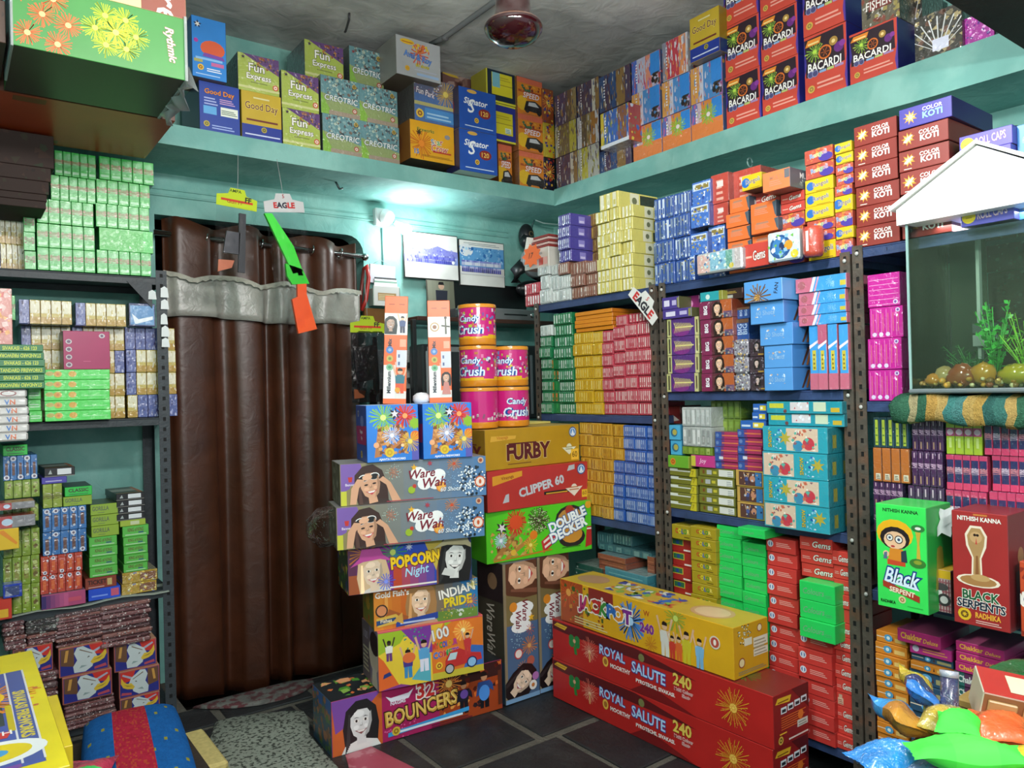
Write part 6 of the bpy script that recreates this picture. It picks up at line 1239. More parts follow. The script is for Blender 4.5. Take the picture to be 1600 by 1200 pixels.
def h_ajanta(b):
    b.body('#2a7ed8', '#1f62b8', L='#1d4fa8', T='#a8c4ea'); b.split('artwork_print'); f = b.F
    f.rect(.86, 0, 1, .4, '#5a5ab0').poly([(.28, .1), (.14, .08), (.22, .62), (.3, .6)], '#b87a4a').confetti(['#a8643a', '#c88a50', '#7a4a2a', '#d8a060'], 90, 5, .03, .075, (.2, .12, .8, .66)).poly([(.3, .14), (.36, .12), (.78, .4), (.74, .46)], '#c07a44')
    f.burst(.32, .78, .25, '#8ac83a', 34, '#d8ec8a', .035).burst(.74, .8, .22, '#d8382a', 36, '#f4a060', .05).burst(.92, .66, .12, '#8ab82a', 20, None, .06).ell(.93, .66, .09, '#8ab82a').ell(.93, .44, .09, '#e0702a').burst(.48, .46, .17, '#c4d0ec', 26, '#f4f8ff', .04).burst(.83, .34, .2, '#d8b82a', 22, '#f0d860', .035)
    f.star(.54, .84, .12, '#2a2430', 6).star(.54, .84, .08, '#dcd8e0', 5); emblem(f, .43, .16, .085, '#e0c030', '#c8a020'); f.ell(.18, .3, .05, '#f0b080').ell(.68, .28, .03, '#f8d0a0').text('AJANTA FIREWORKS', .48, .04, .05, '#f4f8ff', .78, bold=.03)
    L = b.L; L.poly([(.0, .62), (1, .64), (.95, .3), (.1, .3)], '#b02a6a').text('Peppa', .5, .52, .09, '#f0e4ec', .6, bold=.03).text('Pig', .55, .4, .09, '#f0e4ec', .4, bold=.03).ell(.25, .85, .06, '#c8c0d8').star(.25, .85, .06, '#3a2a50').ell(.6, .72, .1, '#7a86cc', 1.4); emblem(L, .5, .12, .07)
for i, (x, y) in enumerate(((1.297, 2.692), (1.515, 2.636))):
    hero('firework_carton', 'carton', ('left' if i == 0 else 'right')+' of two blue cubes under the tall orange boxes', (x, y, 1.1215), -14, .208, .2, .222, h_ajanta, 'blue burst cubes on the pile')
# the second pile
def h_vert(b):
    b.body('#4a5a72', '#4a4438', L='#3e3a30', T='#6a6a60'); b.split('artwork_print'); f = b.F
    f.rect(0, 0, 1, .62, '#4a6488').rect(0, .55, 1, .8, '#7a6a44').rect(0, .78, 1, 1, '#c09468').girl(.55, .9, .3, '#d8a888', '#5a3424', '#c04040', tilt=1.5).rect(0, 0, .08, 1, '#8a7a60')
    f.ell(.5, .6, .05, '#eee', 2).ell(.55, .66, .05, '#eee', 2).ell(.5, .53, .045, '#eee', 2).text('Ware', .62, .64, .05, '#7a1a2e', .5, rot=-90, bold=.02, shear=.3).text('Wah', .42, .58, .05, '#7a1a2e', .5, rot=-90, bold=.02, shear=.3).ell(.28, .68, .035, '#e08a2a').star(.8, .58, .03, '#e8b02a')
    f.burst(.72, .38, .075, '#c87a3a', 18, '#d8a060', .05).ring(.4, .34, .038, '#c03a3a', '#f0e0d8').dots(.35, .44, .06, '#9ac0d0', 26, .07).burst(.5, .24, .05, '#c8823a', 12).ell(.75, .27, .035, '#b05a4a').burst(.75, .5, .045, '#c85a3a', 10, '#e8c080')
    f.girl(.5, .14, .2, '#e4c8b0', '#1e1416', '#a84a5a', tilt=-.9).ell(.88, .15, .03, '#b070b0').ell(.8, .09, .035, '#e8e4e0').ell(.8, .09, .015, '#c87a3a').rect(0, 0, 1, .035, '#7aa0c8')
    L = b.L; L.rect(0, .72, 1, 1, '#2a2024').ell(.6, .86, .06, '#8a6a50').text('WareWah', .5, .5, .1, '#b8b0a4', 1.2, rot=-90, shear=.2).rect(0, 0, 1, .3, '#2a3a4a')
for i, (x, y, a) in enumerate(((1.942, 2.712, 0), (2.139, 2.716, 0))):
    hero('firework_carton', 'carton', ('left' if i == 0 else 'right')+' of two tall portrait cartons standing on the stone floor', (x, y, 0), a, .192, .2, .622, h_vert, 'tall standing portrait cartons')
def h_dd(b):
    b.body('#52c41e', '#3fa016', L='#46b01a', T='#6ad038'); b.split('artwork_print'); f = b.F
    f.poly([(.05, .06), (.12, .06), (.3, .55), (.24, .55)], '#a8743a').confetti(['#a8743a', '#8a5a2a', '#c89a4a', '#c8a860'], 70, 4, .03, .07, (.03, .08, .42, .6)).poly([(.16, .08), (.2, .06), (.44, .4), (.4, .44)], '#b8803a')
    f.burst(.27, .74, .26, '#c8341e', 40, '#f0b050', .05).ell(.27, .74, .14, '#d84a22').burst(.48, .72, .27, '#4a4a2a', 44, None, .04).dots(.48, .72, .24, '#e0dcc0', 90, .04).burst(.13, .42, .16, '#b8cce8', 22, '#e8f0f8', .05).burst(.4, .26, .17, '#d8b02a', 20, '#f0e070', .05).ell(.43, .45, .09, '#e07a1e').burst(.36, .6, .12, '#6ac83a', 14).star(.14, .66, .15, '#2a2428', 6).star(.14, .66, .1, '#e0d8dc', 5, rot=.8).ell(.24, .16, .06, '#e0b03a')
    f.ell(.79, .68, .28, '#2a2220', 1.3).ell(.79, .68, .22, '#b8863a', 1.4).ell(.8, .3, .2, '#2a2220', 1.6).ell(.8, .36, .17, '#c88a30', 1.5).ell(.78, .86, .1, '#a83a24')
    f.poly([(.5, .3), (.62, .5), (.66, .3), (.52, .06)], '#c03030').poly([(.52, .3), (.62, .44), (.625, .4), (.525, .25)], '#e8d8d0').poly([(.53, .2), (.635, .34), (.64, .3), (.535, .15)], '#e8d8d0')
    f.text('DOUBLE', .76, .68, .21, '#f4f8f8', .38, out='#2a5a9a', bold=.045, ow=.1, rot=19).text('DECKER', .77, .47, .21, '#f4f8f8', .38, out='#2a5a9a', bold=.045, ow=.1, rot=19)
    f.poly([(.93, .06), (1, .1), (1, .48), (.95, .48)], '#b02a24').rect(.95, .42, .995, .45, '#e8e0dc').ell(.97, .93, .08, '#e0a02a').lines(.7, .1, .88, .15, '#2f7a14', 1).poly([(.06, .02), (.6, .1), (.6, .13), (.06, .05)], '#c07a20')
hero('firework_carton', 'carton', 'neon green carton bridging the two tall portrait cartons', (1.885, 2.748, .6235), -8, .56, .24, .23, h_dd, 'large cartons on the second pile')
def h_clip(b):
    b.body('#b8322e', '#982624', L='#7a2420', T='#a83028'); b.split('artwork_print'); f = b.F
    f.poly([(.05, .62), (.33, .8), (.33, .93), (.05, .85)], '#d8962a').text('Vinayaga', .19, .79, .1, '#7a2a18', .24, rot=6).text('CLIPPER 60', .52, .5, .24, '#c4c6cc', .62, out='#7a3038', bold=.04, rot=10).poly([(.14, .18), (.2, .2), (.2, .4), (.17, .38)], '#b8bac0').poly([(.78, .8), (.86, .84), (.86, .96), (.8, .94)], '#b8bac0')
    f.ring(.93, .82, .14, '#2a5a94', '#e4ecf4').ell(.93, .82, .09, '#4a8ac8').poly([(.91, .74), (.95, .74), (.93, .9)], '#e4ecf4').rect(.54, .26, .8, .34, '#1f1a1a').lines(.56, .27, .78, .34, '#d8a02a', 1).ell(.85, .36, .1, '#e4d4c4').poly([(.76, .36), (.94, .38), (.85, .14)], '#e4d4c4').lines(.8, .3, .9, .42, '#b86a3a', 2).rect(.93, .08, .99, .28, '#e0b030').text('60', .96, .19, .11, '#8a5a10', .05)
    b.L.ell(.3, .8, .12, '#c8d0d8')
def h_furby(b):
    b.body('#b58a1a', '#9a7414', L='#8a6614', T='#b89a4a'); b.split('artwork_print'); f = b.F
    f.poly([(.05, .7), (.3, .74), (.31, .82), (.06, .84)], '#d8a63a').text('Vinayaga', .17, .78, .1, '#b86a1a', .22, rot=2).text('FURBY', .44, .4, .42, '#5a1a1c', .46, out='#dcc07a', bold=.045, ow=.07).rect(.23, .6, .52, .635, '#5a1a1c').lines(.22, .1, .46, .15, '#7a4a1a', 1)
    f.ring(.925, .8, .14, '#2a5a94', '#e4ecf4').ell(.925, .8, .09, '#4a8ac8').poly([(.905, .72), (.945, .72), (.925, .88)], '#e4ecf4').ell(.88, .4, .1, '#dcdcc0').poly([(.8, .4), (.96, .4), (.88, .2)], '#dcdcc0').lines(.84, .34, .92, .44, '#8a8a5a', 2).rect(.9, .05, .985, .34, '#e8b83a').text('60', .942, .2, .16, '#6a4a10', .06)
    b.L.text('FURBY', .5, .42, .36, '#5a1a1c', .9, bold=.045).rect(.2, .62, .8, .65, '#5a1a1c').ell(.25, .85, .1, '#c8d0d8')
hero('firework_carton', 'carton', 'red carton with silver lettering on the neon green one', (1.878, 2.722, .8545), -2, .575, .25, .182, h_clip, 'large cartons on the second pile')
hero('firework_carton', 'carton', 'mustard carton under the round candy tins', (1.868, 2.715, 1.0375), 3, .575, .3, .178, h_furby, 'large cartons on the second pile')
k = MB(); k.cbox(2.06, 2.93, 1.2165, 2.42, 3.12, 1.226, '#c8b860', .002); tag(k.obj('card_sheet', 'matte'), 'thin yellow card lying behind the candy tins', 'card')
# round tins
def tin(x, y, z, label, full):
    o = empty('candy_tin', (x, y, z)); tag(o, label, 'tin', 'round candy firework tins'); k = MB(); R = .0855; h = .186
    k.lathe([(0, .002), (R*.97, .002), (R, .006), (R, .03)], '#d88a22'); k.lathe([(R, .03), (R, h-.018)], '#c8247a'); k.lathe([(R, h-.018), (R, h-.004), (R*.96, h-.002), (0, h-.002)], '#d8892a'); k.obj('body', 'gloss', o)
    k = MB(); rd = random.Random(full+3)
    def patch(a0, a1, z0, z1, c, r=.0003):
        n = max(2, int((a1-a0)/.2)); k.add([((R+r)*math.cos(a0+(a1-a0)*i/n), (R+r)*math.sin(a0+(a1-a0)*i/n), zz) for i in range(n+1) for zz in (z0, z1)], [(2*i, 2*i+2, 2*i+3, 2*i+1) for i in range(n)], c, True)
    if full < 3:
        for i in range(12): a = math.radians(150+20*i); patch(a, a+.38, .03, .036+.012*rd.random(), '#e0b01e', .0004)
        for i in range(90):
            a = math.radians(rd.uniform(150, 390)); zz = rd.uniform(.05, .15); patch(a, a+rd.uniform(.08, .2), zz, zz+rd.uniform(.006, .016), rd.choice(('#e8e4ea', '#d8b83a', '#8a4a9a', '#5a2a5a', '#a8b84a', '#e07aa8', '#6a8ac8', '#c0703a')), .0006+.0002*i/90)
    else:
        for i in range(30): a = math.radians(rd.uniform(180, 360)); zz = rd.uniform(.035, .06); patch(a, a+.1, zz, zz+.012, rd.choice(('#e8c0d0', '#8a4a6a', '#d8d0d0')), .0005)
    def wraptext(t, az, z, hh, col, out, r):
        for off, c, rr in ((.07, out, r), (.02, col, r+.0004)):
            v, f, x0, x1, y0, y1 = glyphs(t, off, .15); s = hh/max(.5, y1-y0); k.add([((R+rr)*math.cos(az+(p[0]-(x0+x1)/2)*s/R), (R+rr)*math.sin(az+(p[0]-(x0+x1)/2)*s/R), z+(p[1]-(y0+y1)/2)*s) for p in v], f, c)
    az = math.radians(-150 if full < 3 else -78) if full != 4 else math.radians(-105)
    if full != 3: wraptext('Candy', az, .115, .038, '#dceaf8', '#1f4a9a', .001); wraptext('Crush', az, .07, .042, '#dceaf8', '#1f4a9a', .001)
    k.obj('printed_wrap', 'gloss', o)
    k = MB(); k.lathe([(R+.002, h-.018), (R+.003, h-.01), (R+.001, h-.002)], '#e0942e'); k.obj('lid_rim', 'gloss', o)
for i, (x, z, l, f) in enumerate(((1.935, 1.2185, 'bottom tin of the left stack, plain pink with star', 3), (1.935, 1.4055, 'middle tin of the left stack of three', 0), (1.935, 1.5925, 'topmost candy tin, alone above the others', 1), (2.115, 1.2185, 'bottom tin of the right stack of two', 4), (2.115, 1.4055, 'upper tin of the right stack of two', 2))): tin(x, 2.85, z, 'pink and yellow '+l if f != 3 else l, f)
# tall orange boxes
def h_mill(v):
    def fn(b):
        b.body('#e8662a', '#d85a24', L='#d85a24', T='#7a6a5a'); b.split('artwork_print'); f = b.F
        f.rect(0, .64, 1, .84, '#d8d8d4').rect(0, 0, .52, .42, '#e0dcd8').rect(0, 0, 1, .05, '#e8662a').rect(.5, .05, 1, .12, '#d8d4cc').poly([(0, .42), (1, .36), (1, .5), (0, .42)], '#e8662a').rect(0, .36, .5, .44, '#e8662a').rect(.55, .34, 1, .5, '#c8ccd4')
        f.lines(.18, .92, .42, .935, '#8a3a18', 1).lines(.62, .92, .86, .935, '#8a3a18', 1).text('Mix', .25, .57, .035, '#2a1a2a', .6, rot=90, bold=.04).text('Millennium', .24, .2, .036, '#1f2a3a', 2.6, rot=90, bold=.04).ell(.25, .5, .034, '#4a78b8').ell(.25, .5, .015, '#8ab0dc').ell(.26, .42, .03, '#b8a850').ell(.26, .42, .014, '#6a7a3a').ell(.26, .34, .032, '#7ab08a').ell(.26, .34, .015, '#3a8a5a').lines(.62, .36, .7, .5, '#4a5a8a', 2).rect(.68, .53, .95, .6, '#f0a080')
        if v == 0: f.girl(.27, .74, .11, '#a88878', '#1a1a1c', '#6a3a3a').figure(.78, .66, .16, '#d8b090', '#3a4a7a', '#2a2a4a').figure(.72, .1, .24, '#d8a888', '#2a6a7a', '#d8502a').ell(.62, .13, .025, '#d8962a')
        else: f.ring(.3, .74, .045, '#b08a4a', '#d8d8d4').ell(.3, .74, .02, '#8a5a3a').poly([(.6, .745), (.98, .735), (.98, .75), (.6, .76)], '#3a3a30').poly([(.76, .67), (.84, .67), (.82, .82), (.76, .82)], '#4a4a38').ell(.79, .83, .014, '#3a2a20').girl(.76, .24, .09, '#c89a80', '#1c1414', '#a04a4a').poly([(.56, .08), (.96, .08), (.86, .2), (.66, .2)], '#c07a70')
    return fn
o = hero('firework_box', 'box', 'tall orange and white box on the left blue cube', (1.43, 2.81, 1.344), -29, .094, .06, .445, h_mill(0), 'tall orange boxes'); o.rotation_euler.y = math.radians(2.6)
hero('firework_box', 'box', 'tall orange and white box on the right blue cube', (1.62, 2.755, 1.344), -29, .094, .06, .43, h_mill(1), 'tall orange boxes')
# long cartons on the floor, right
def h_royal(b):
    b.body('#b8221f', '#8a1a1c', L='#8a1a1c', T='#7a2420'); b.split('artwork_print'); f = b.F
    f.poly([(0, .95), (0, .75), (.08, .72), (.72, .75), (.45, .98)], '#5a1418').poly([(.42, 0), (.72, 0), (.5, .3)], '#7a1518')
    f.poly([(.01, .84), (.03, .93), (.09, .9), (.075, .8)], '#e0b02a').lines(.02, .85, .08, .89, '#9a5a18', 1)
    for dx, dy in ((-.016, .06), (.016, .07), (-.016, -.05), (.016, -.04)): f.ell(.13+dx, .6+dy, .1, '#1f7a3a')
    f.ell(.13, .62, .05, '#d8a080').poly([(.125, .5), (.14, .5), (.145, .3), (.13, .3)], '#2a7a34').burst(.215, .56, .3, '#d87060', 34, None, .02).burst(.215, .5, .2, '#e8a890', 20, '#f0c0a0', .03).rect(.212, .25, .218, .5, '#d8a060')
    f.text('ROYAL', .335, .66, .22, '#b8d4f4', .13, out='#1a3a9a', ow=.07, bold=.02, rot=-2).text('SALUTE', .51, .54, .25, '#b8d4f4', .155, out='#1a3a9a', ow=.07, bold=.02, rot=-2).ell(.3, .42, .12, '#e8b84a', .8).ell(.3, .42, .07, '#a86a2a', .8).text('MOORTHY', .375, .38, .1, '#f4ece8', .1, bold=.03).ell(.48, .82, .09, '#7a7a4a').text('PYROTECHS, SIVAKASI.', .54, .27, .1, '#f6f0ec', .27, bold=.03)
    f.text('240', .66, .64, .26, '#e8c85a', .1, out='#7a3a10', bold=.03).text('Multi Colour', .665, .44, .07, '#b8242a', .1, out='#f4ece8', ow=.06).text('Shots', .675, .34, .07, '#b8242a', .05, out='#f4ece8', ow=.06)
    f.burst(.86, .5, .42, '#e0a82a', 26, '#f0d060', .016).burst(.86, .5, .3, '#d87a2a', 20, None, .02, seed=5).dots(.86, .5, .4, '#e8c050', 50, .018)
    R = b.R; R.poly([(.05, .82), (.12, .92), (.5, .9), (.45, .78)], '#e0b02a').lines(.12, .82, .42, .88, '#8a5a18', 1).poly([(.5, 1), (1, .5), (1, 1)], '#5a1418')
    for i in range(4): R.rect(.2+.19*i, .6+.02*i, .36+.19*i, .72+.02*i, '#d8e0e8').rect(.23+.19*i, .62+.02*i, .34+.19*i, .68+.02*i, '#1f2a34')
    R.lines(.2, .3, .9, .56, '#d8622a', 6).ell(.75, .45, .09, '#e0762a').rect(.65, .22, .95, .35, '#d0d0c8').lines(.68, .24, .92, .34, '#8a8a80', 2); emblem(R, .18, .12, .08, '#d8b04a', '#5a4a1a'); R.lines(.4, .06, .95, .13, '#e8d0c8', 1).lines(.15, .22, .35, .28, '#e8b030', 1)
    T = b.T; T.burst(.84, .45, .32, '#4a7a2a', 34, '#8ab84a', .03)
for i, nm in enumerate(('lower', 'upper')):
    hero('firework_carton', 'carton', nm+' of two long red cartons on the stone floor', (2.167, 2.655-.006*i, .0005+.1785*i), -90, 1.14, .205, .177, h_royal, 'long red cartons on the floor')
def h_jack(b):
    b.body('#dba51a', '#c89618', L='#a87a18', T='#c8a838'); b.split('artwork_print'); f = b.F
    f.rect(0, 0, .16, 1, '#a8481e').burst(.06, .72, .42, '#c8521e', 24, '#e8a04a', .035).confetti(['#5a7a2a', '#c8822a', '#8a3a1a', '#3a5a24'], 50, 4, .03, .08, (.02, .05, .3, .95)).rect(.2, .55, .36, .98, '#8a2a24').ell(.29, .8, .04, '#e8d8c8')
    f.burst(.465, .5, .44, '#4a8ad8', 60, '#a8d0f4', .035).text('JACKPOT', .3, .53, .42, '#fff', .38, out='#f4efe6', ow=.13, bold=.06, rot=-1, multi=['#b02a6a', '#e0a020', '#c02a2a', '#3a8a3a', '#2a6ab8', '#e08a2a', '#7a2a8a']).lines(.1, .06, .32, .24, '#d8c890', 3)
    f.text('240', .56, .46, .22, '#7a2a8a', .12, out='#e8d0e8', ow=.06, bold=.05).text('W', .56, .78, .12, '#a83a1a', .04).burst(.58, .14, .2, '#c87a20', 14, None, .05).burst(.72, .86, .3, '#8aa83a', 24, '#c8d86a', .035)
    for x, h, sh in ((.66, .75, '#d8d4cc'), (.7, .5, '#c83a2a'), (.735, .52, '#d8622a'), (.775, .68, '#c8b82a'), (.84, .62, '#7ab0d8')): f.figure(x, 0, h, '#dcb08c', sh, sh)
    f.ring(.915, .62, .13, '#d8d0c0', '#b84a3a').ell(.915, .62, .06, '#f0e0d8', .6)
    R = b.R; R.dots(.3, .82, .22, '#2a2a1a', 30, .1).dots(.3, .82, .2, '#e8ecd8', 30, .08).ring(.75, .85, .08, '#8a3a2a', '#e8d8b0').ring(.22, .28, .1, '#8a3a2a', '#e0d0a0').rect(.3, .58, .52, .72, '#d8d4c0').rect(.56, .5, .98, .68, '#dcd8c8').rect(.56, .32, .98, .46, '#dcd8c8').lines(.58, .34, .95, .66, '#a09a80', 5).lines(.12, .06, .92, .14, '#8a8468', 2)
    T = b.T; T.ell(.82, .5, .35, '#c89a70', 1.3).ell(.82, .5, .28, '#dcb894', 1.3).ell(.12, .5, .3, '#b08a68', 1.4).confetti(['#c85a3a', '#3a6ab8', '#8ab04a', '#d8d8d0', '#c8a03a', '#3a4a9a'], 70, 5, .05, .2, (.24, .1, .68, .9))
hero('firework_carton', 'carton', 'long yellow carton resting on the red ones', (2.178, 2.6, .3585), -90, .93, .2, .183, h_jack, 'long cartons on the floor')
# ------------------------------------------------------------------ curtain in the doorway
cu = empty('curtain', (1.36, 3.95, 2.2)); tag(cu, 'dark brown satin eyelet curtain with silver valance in the doorway', 'curtain')
def drape(x0, x1, ztop, zbot, nx, nz, y, amp, wv, ph, name, m, edge=None, off=0.):
    k = MB(); V = []; rd = random.Random(3)
    for i in range(nx+1):
        u = i/nx; uw = u+.035*math.sin(10.5*u+1)+.02*math.sin(23*u+.4)
        for j in range(nz+1):
            t = j/nz; zt = ztop(u); zb = zbot(u); z = zt+(zb-zt)*t; a = amp*(1-.25*math.sin(2.5*t+u*5))
            sn = math.sin(2*math.pi*wv*uw+ph+.25*math.sin(3*t+7*u)); yy = y+a*(abs(sn)**.7)*(1 if sn > 0 else -1)+.16*a*math.sin(2*math.pi*wv*2.3*uw+1+2*t)*t+off
            V.append((x0+(x1-x0)*u+.008*math.cos(2*math.pi*wv*u+ph)-1.36, yy-3.95, z-2.2))
    k.add(V, [(i*(nz+1)+j, i*(nz+1)+j+1, (i+1)*(nz+1)+j+1, (i+1)*(nz+1)+j) for i in range(nx) for j in range(nz)], '#fff', True)
    o = k.obj(name, m, cu); s = o.modifiers.new('thickness', 'SOLIDIFY'); s.thickness = .003; return o
drape(.845, 1.875, lambda u: 2.262-.03*u+.018*math.sin(u*19+.5), lambda u: -.085-.07*u+.012*math.sin(u*14), 150, 36, 3.95, .036, 4.6, .4, 'drape', 'satin')
drape(.843, 1.872, lambda u: 1.985-.04*u+.035*abs(math.sin(math.pi*(3.1*u+.62)))-.012, lambda u: 1.785-.02*u+.008*math.sin(9*u), 130, 6, 3.943, .022, 4.6, .4, 'valance', 'silver', off=-.03)
k = MB(); V = []
for i in range(80):
    u = i/79; z = 1.985-.04*u+.035*abs(math.sin(math.pi*(3.1*u+.62)))-.012; uw = u+.035*math.sin(10.5*u+1)+.02*math.sin(23*u+.4); sn = math.sin(2*math.pi*4.6*uw+.4+.25*math.sin(7*u)); yy = 3.943+.022*(abs(sn)**.7)*(1 if sn > 0 else -1)-.03
    V += [(.843+1.03*u-1.36, yy-.012-3.95, z-2.2+.004), (.843+1.03*u-1.36, yy-.018-3.95, z-2.2-.02+.004*math.sin(i*2.1))]
k.add(V, [(2*i, 2*i+1, 2*i+3, 2*i+2) for i in range(79)], '#b0aea2', True); k.obj('valance_braid', 'cloth', cu)
for u in (.24, .41, .6, .86, .97):
    x = .843+1.03*u-1.36; z = 1.985-.04*u-.245; k = MB(); k.tube([(x, -.075, z+.06), (x, -.078, z)], .004, '#a8a696', 6); k.lathe([(.004, 0), (.011, -.012), (.013, -.04), (0, -.042)], '#a5a392', 8, (x, -.078, z)); k.obj('tassel', 'cloth', cu)
rod = empty('curtain_rod', (1.36, 3.945, 2.18)); tag(rod, 'dark curtain rod with round end finial through the eyelets', 'curtain rod')
k = MB(); k.tube([(-.55, .01, .015), (.545, .01, -.012)], .0135, '#2a2320', 10); k.obj('rod', 'gloss', rod)
k = MB(); k.blob((.565, .01, -.013), .022, .022, .022, '#8a8680', 10, 8); k.obj('finial', 'chrome', rod)
for i, u in enumerate((.07, .2, .36, .47, .62, .74, .9)):
    k = MB(); x = -.515+1.03*u; k.tube([(x+.006*math.sin(t), .01+.026*math.cos(t), .012-.02*u+.026*math.sin(t)) for t in [2*math.pi*q/14 for q in range(15)]], .0045, '#b8b4ac', 6); k.obj('eyelet', 'chrome', cu).location = (0, -.005, -.02)
# ------------------------------------------------------------------ things on the back wall
o = empty('bulb_holder', (2.06, 4.02, 2.42)); tag(o, 'white plastic bulb holder on the wall right of the curtain', 'bulb holder'); k = MB(); k.cbox(-.045, -.03, -.05, .045, .012, .05, '#c8cccc', .006); k.obj('base', 'plastic', o)
k = MB(); k.lathe([(0, .03), (.03, .03), (.042, .012), (.045, -.02)], '#e0e4e4', 18); q = k.obj('socket', 'plastic', o); q.rotation_euler = (math.radians(105), 0, math.radians(25)); q.location = (.02, -.05, -.005)
o = empty('light_bulb', (2.18, 3.93, 2.345)); tag(o, 'glowing white bulb beside the group photographs', 'bulb')
k = MB(); k.blob((0, 0, 0), .034, .034, .034, '#ffffff', 16, 10); k.obj('globe', mat('lit_bulb', '#f4fbff', .4, var=0, emit=40), o); k = MB(); k.tube([(-.06, .03, .04), (-.02, .01, .015)], .018, '#d0d4d4', 12, .024); k.obj('neck', 'plastic', o)
k = MB(); k.tube([(2.07, 4.025, 2.36), (2.073, 4.024, 2.2), (2.069, 4.025, 2.02)], .005, '#4a7a78'); tag(k.obj('wall_wire', 'plastic'), 'thin wire running down the wall under the bulb holder', 'wire')
def framed(name, x0, x1, z0, z1, y, label, fn, tilt=0, group=None, back='#e0dcd8', fr='#2a2624'):
    o = empty(name, ((x0+x1)/2, y, z1)); o.rotation_euler.x = math.radians(tilt); tag(o, label, 'picture', group); w, h = x1-x0, z1-z0
    k = MB(); k.cbox(-w/2, -.006, -h, w/2, .004, 0, fr, .002); k.obj('frame', 'plastic', o)
    k = MB(); f = Face(k, (-w/2+.004, -.0062, -h+.004), (w-.008, 0, 0), (0, 0, h-.008), (0, -1, 0)); f.rect(0, 0, 1, 1, back); fn(f); k.obj('print', 'card', o); return o
def people(f, v0, rows, cols, n, s, seed):
    rd = random.Random(seed)
    for r in range(rows):
        for i in range(n):
            u = .06+.88*(i+.5*(r % 2))/n; v = v0+r*s*1.2; c = rd.choice(cols)
            if u < .97: f.poly([(u-.018, v-s*.7), (u+.018, v-s*.7), (u+.016, v+s*.2), (u-.016, v+s*.2)], c).ell(u, v+s*.45, s*.3, rd.choice(('#8a8ac8', '#b0b0dc', '#6a6ab0')), n=7)
def ph1(f): f.grad(0, .34, 1, .62, '#8a8ad0', '#8a9ad8').poly([(0, .55), (.2, .68), (.45, .66), (.62, .74), (.8, .66), (1, .64), (1, .5), (0, .5)], '#8080c8').confetti(['#6a6ac0', '#a0a4e0', '#c0c4ec', '#5a5ab0'], 90, 4, .012, .035, (.02, .4, .98, .68)); people(f, .4, 2, ['#4a4ab0', '#5a5ac0', '#7a7ad0'], 22, .07, 2); f.star(.1, .4, .06, '#f0f0f8', 7).ell(.9, .39, .04, '#f0f0f4')
def ph2(f): f.lines(.1, .9, .9, .97, '#4a5a6a', 2, .3).rect(.0, .42, 1, .86, '#5a94c8').ell(.15, .78, .14, '#d8d8dc', 1.3).confetti(['#3a7ab8', '#8ab4dc', '#2a64a8', '#a8cce4'], 80, 4, .015, .05, (.02, .52, .98, .86)); people(f, .5, 1, ['#d8d8e4', '#b8b8d4'], 24, .08, 5); people(f, .36, 1, ['#3a3a9a', '#4a4aa8', '#2a2a7a'], 20, .09, 6); f.rect(.0, .24, 1, .27, '#cfccd0')
framed('group_photograph', 2.192, 2.578, 2.072, 2.356, 4.0, 'blue tinted group photograph left, nearest the glowing bulb', ph1, -2, 'blue group photographs')
framed('group_photograph', 2.588, 2.942, 2.05, 2.345, 4.005, 'blue tinted group photograph right, with title line on top', ph2, -1, 'blue group photographs')
framed('child_photograph', 2.305, 2.5, 1.845, 2.06, 3.93, 'small photo print of a person below the group photographs', lambda f: f.grad(0, 0, 1, 1, '#8a8a7a', '#6a6a5a').poly([(.3, .3), (.7, .3), (.75, .72), (.3, .72)], '#2a2a38').ell(.52, .84, .1, '#c09a84').poly([(.4, .88), (.64, .88), (.6, .97), (.44, .97)], '#1a1416').ell(.4, .3, .12, '#4a5ab0').ell(.6, .2, .1, '#e0e0e4'), -4, fr='#4a443c')
o = empty('letter_rack', (2.045, 4.0, 2.14)); tag(o, 'hanging paper holder stuffed with white papers', 'letter holder')
k = MB(); k.cbox(-.075, -.012, -.115, .09, 0, -.005, '#b8b8c0', .002); k.obj('back_paper', 'matte', o).rotation_euler.y = .05
k = MB(); k.cbox(-.08, -.06, -.25, .085, -.055, -.135, '#d0d0cc', .002); k.cbox(-.085, -.06, -.25, -.08, -.005, -.15, '#8a9a90', .001); k.cbox(.085, -.06, -.25, .09, -.005, -.14, '#8a9a90', .001); k.obj('pocket', 'plastic', o)
k = MB(); F = Face(k, (-.06, -.0605, -.235), (.13, 0, 0), (0, 0, .08), (0, -1, 0)); F.rect(.05, .2, .95, .75, '#a8885a').lines(.08, .25, .9, .7, '#d8c8a0', 4); k.obj('printed_card', 'matte', o)
for i in range(4):
    k = MB(); k.cbox(-.07+.006*i, -.05+.01*i, -.24, .078+.004*i, -.046+.01*i, -.115+.012*i, ('#e4e4e0', '#7a9a8a', '#d0d4d4', '#3a3a3a')[i], .001); k.obj('paper', 'matte', o)
k = MB(); k.tube([(-.05, -.005, 0), (0, .01, .03), (.05, -.005, 0)], .0015, '#8a8a8a', 5); k.obj('string', 'plastic', o)
k = MB(); k.tube([(1.925, 3.98, 2.1), (1.935, 3.96, 2.12), (1.945, 3.96, 2.05), (1.925, 3.96, 1.92), (1.9, 3.97, 1.86)], .012, '#b0302a', 8); k.tube([(1.925, 3.98, 2.1), (1.905, 3.97, 2.0), (1.89, 3.97, 1.86)], .01, '#6a2420', 8); tag(k.obj('red_strap', 'plastic'), 'red looped strap hanging between curtain and paper holder', 'strap')
k = MB(); k.cbox(1.93, 3.99, 1.76, 2.1, 4.02, 1.88, '#7a5224', .003); tag(k.obj('brown_board', 'matte'), 'plain brown board below the paper holder', 'board')
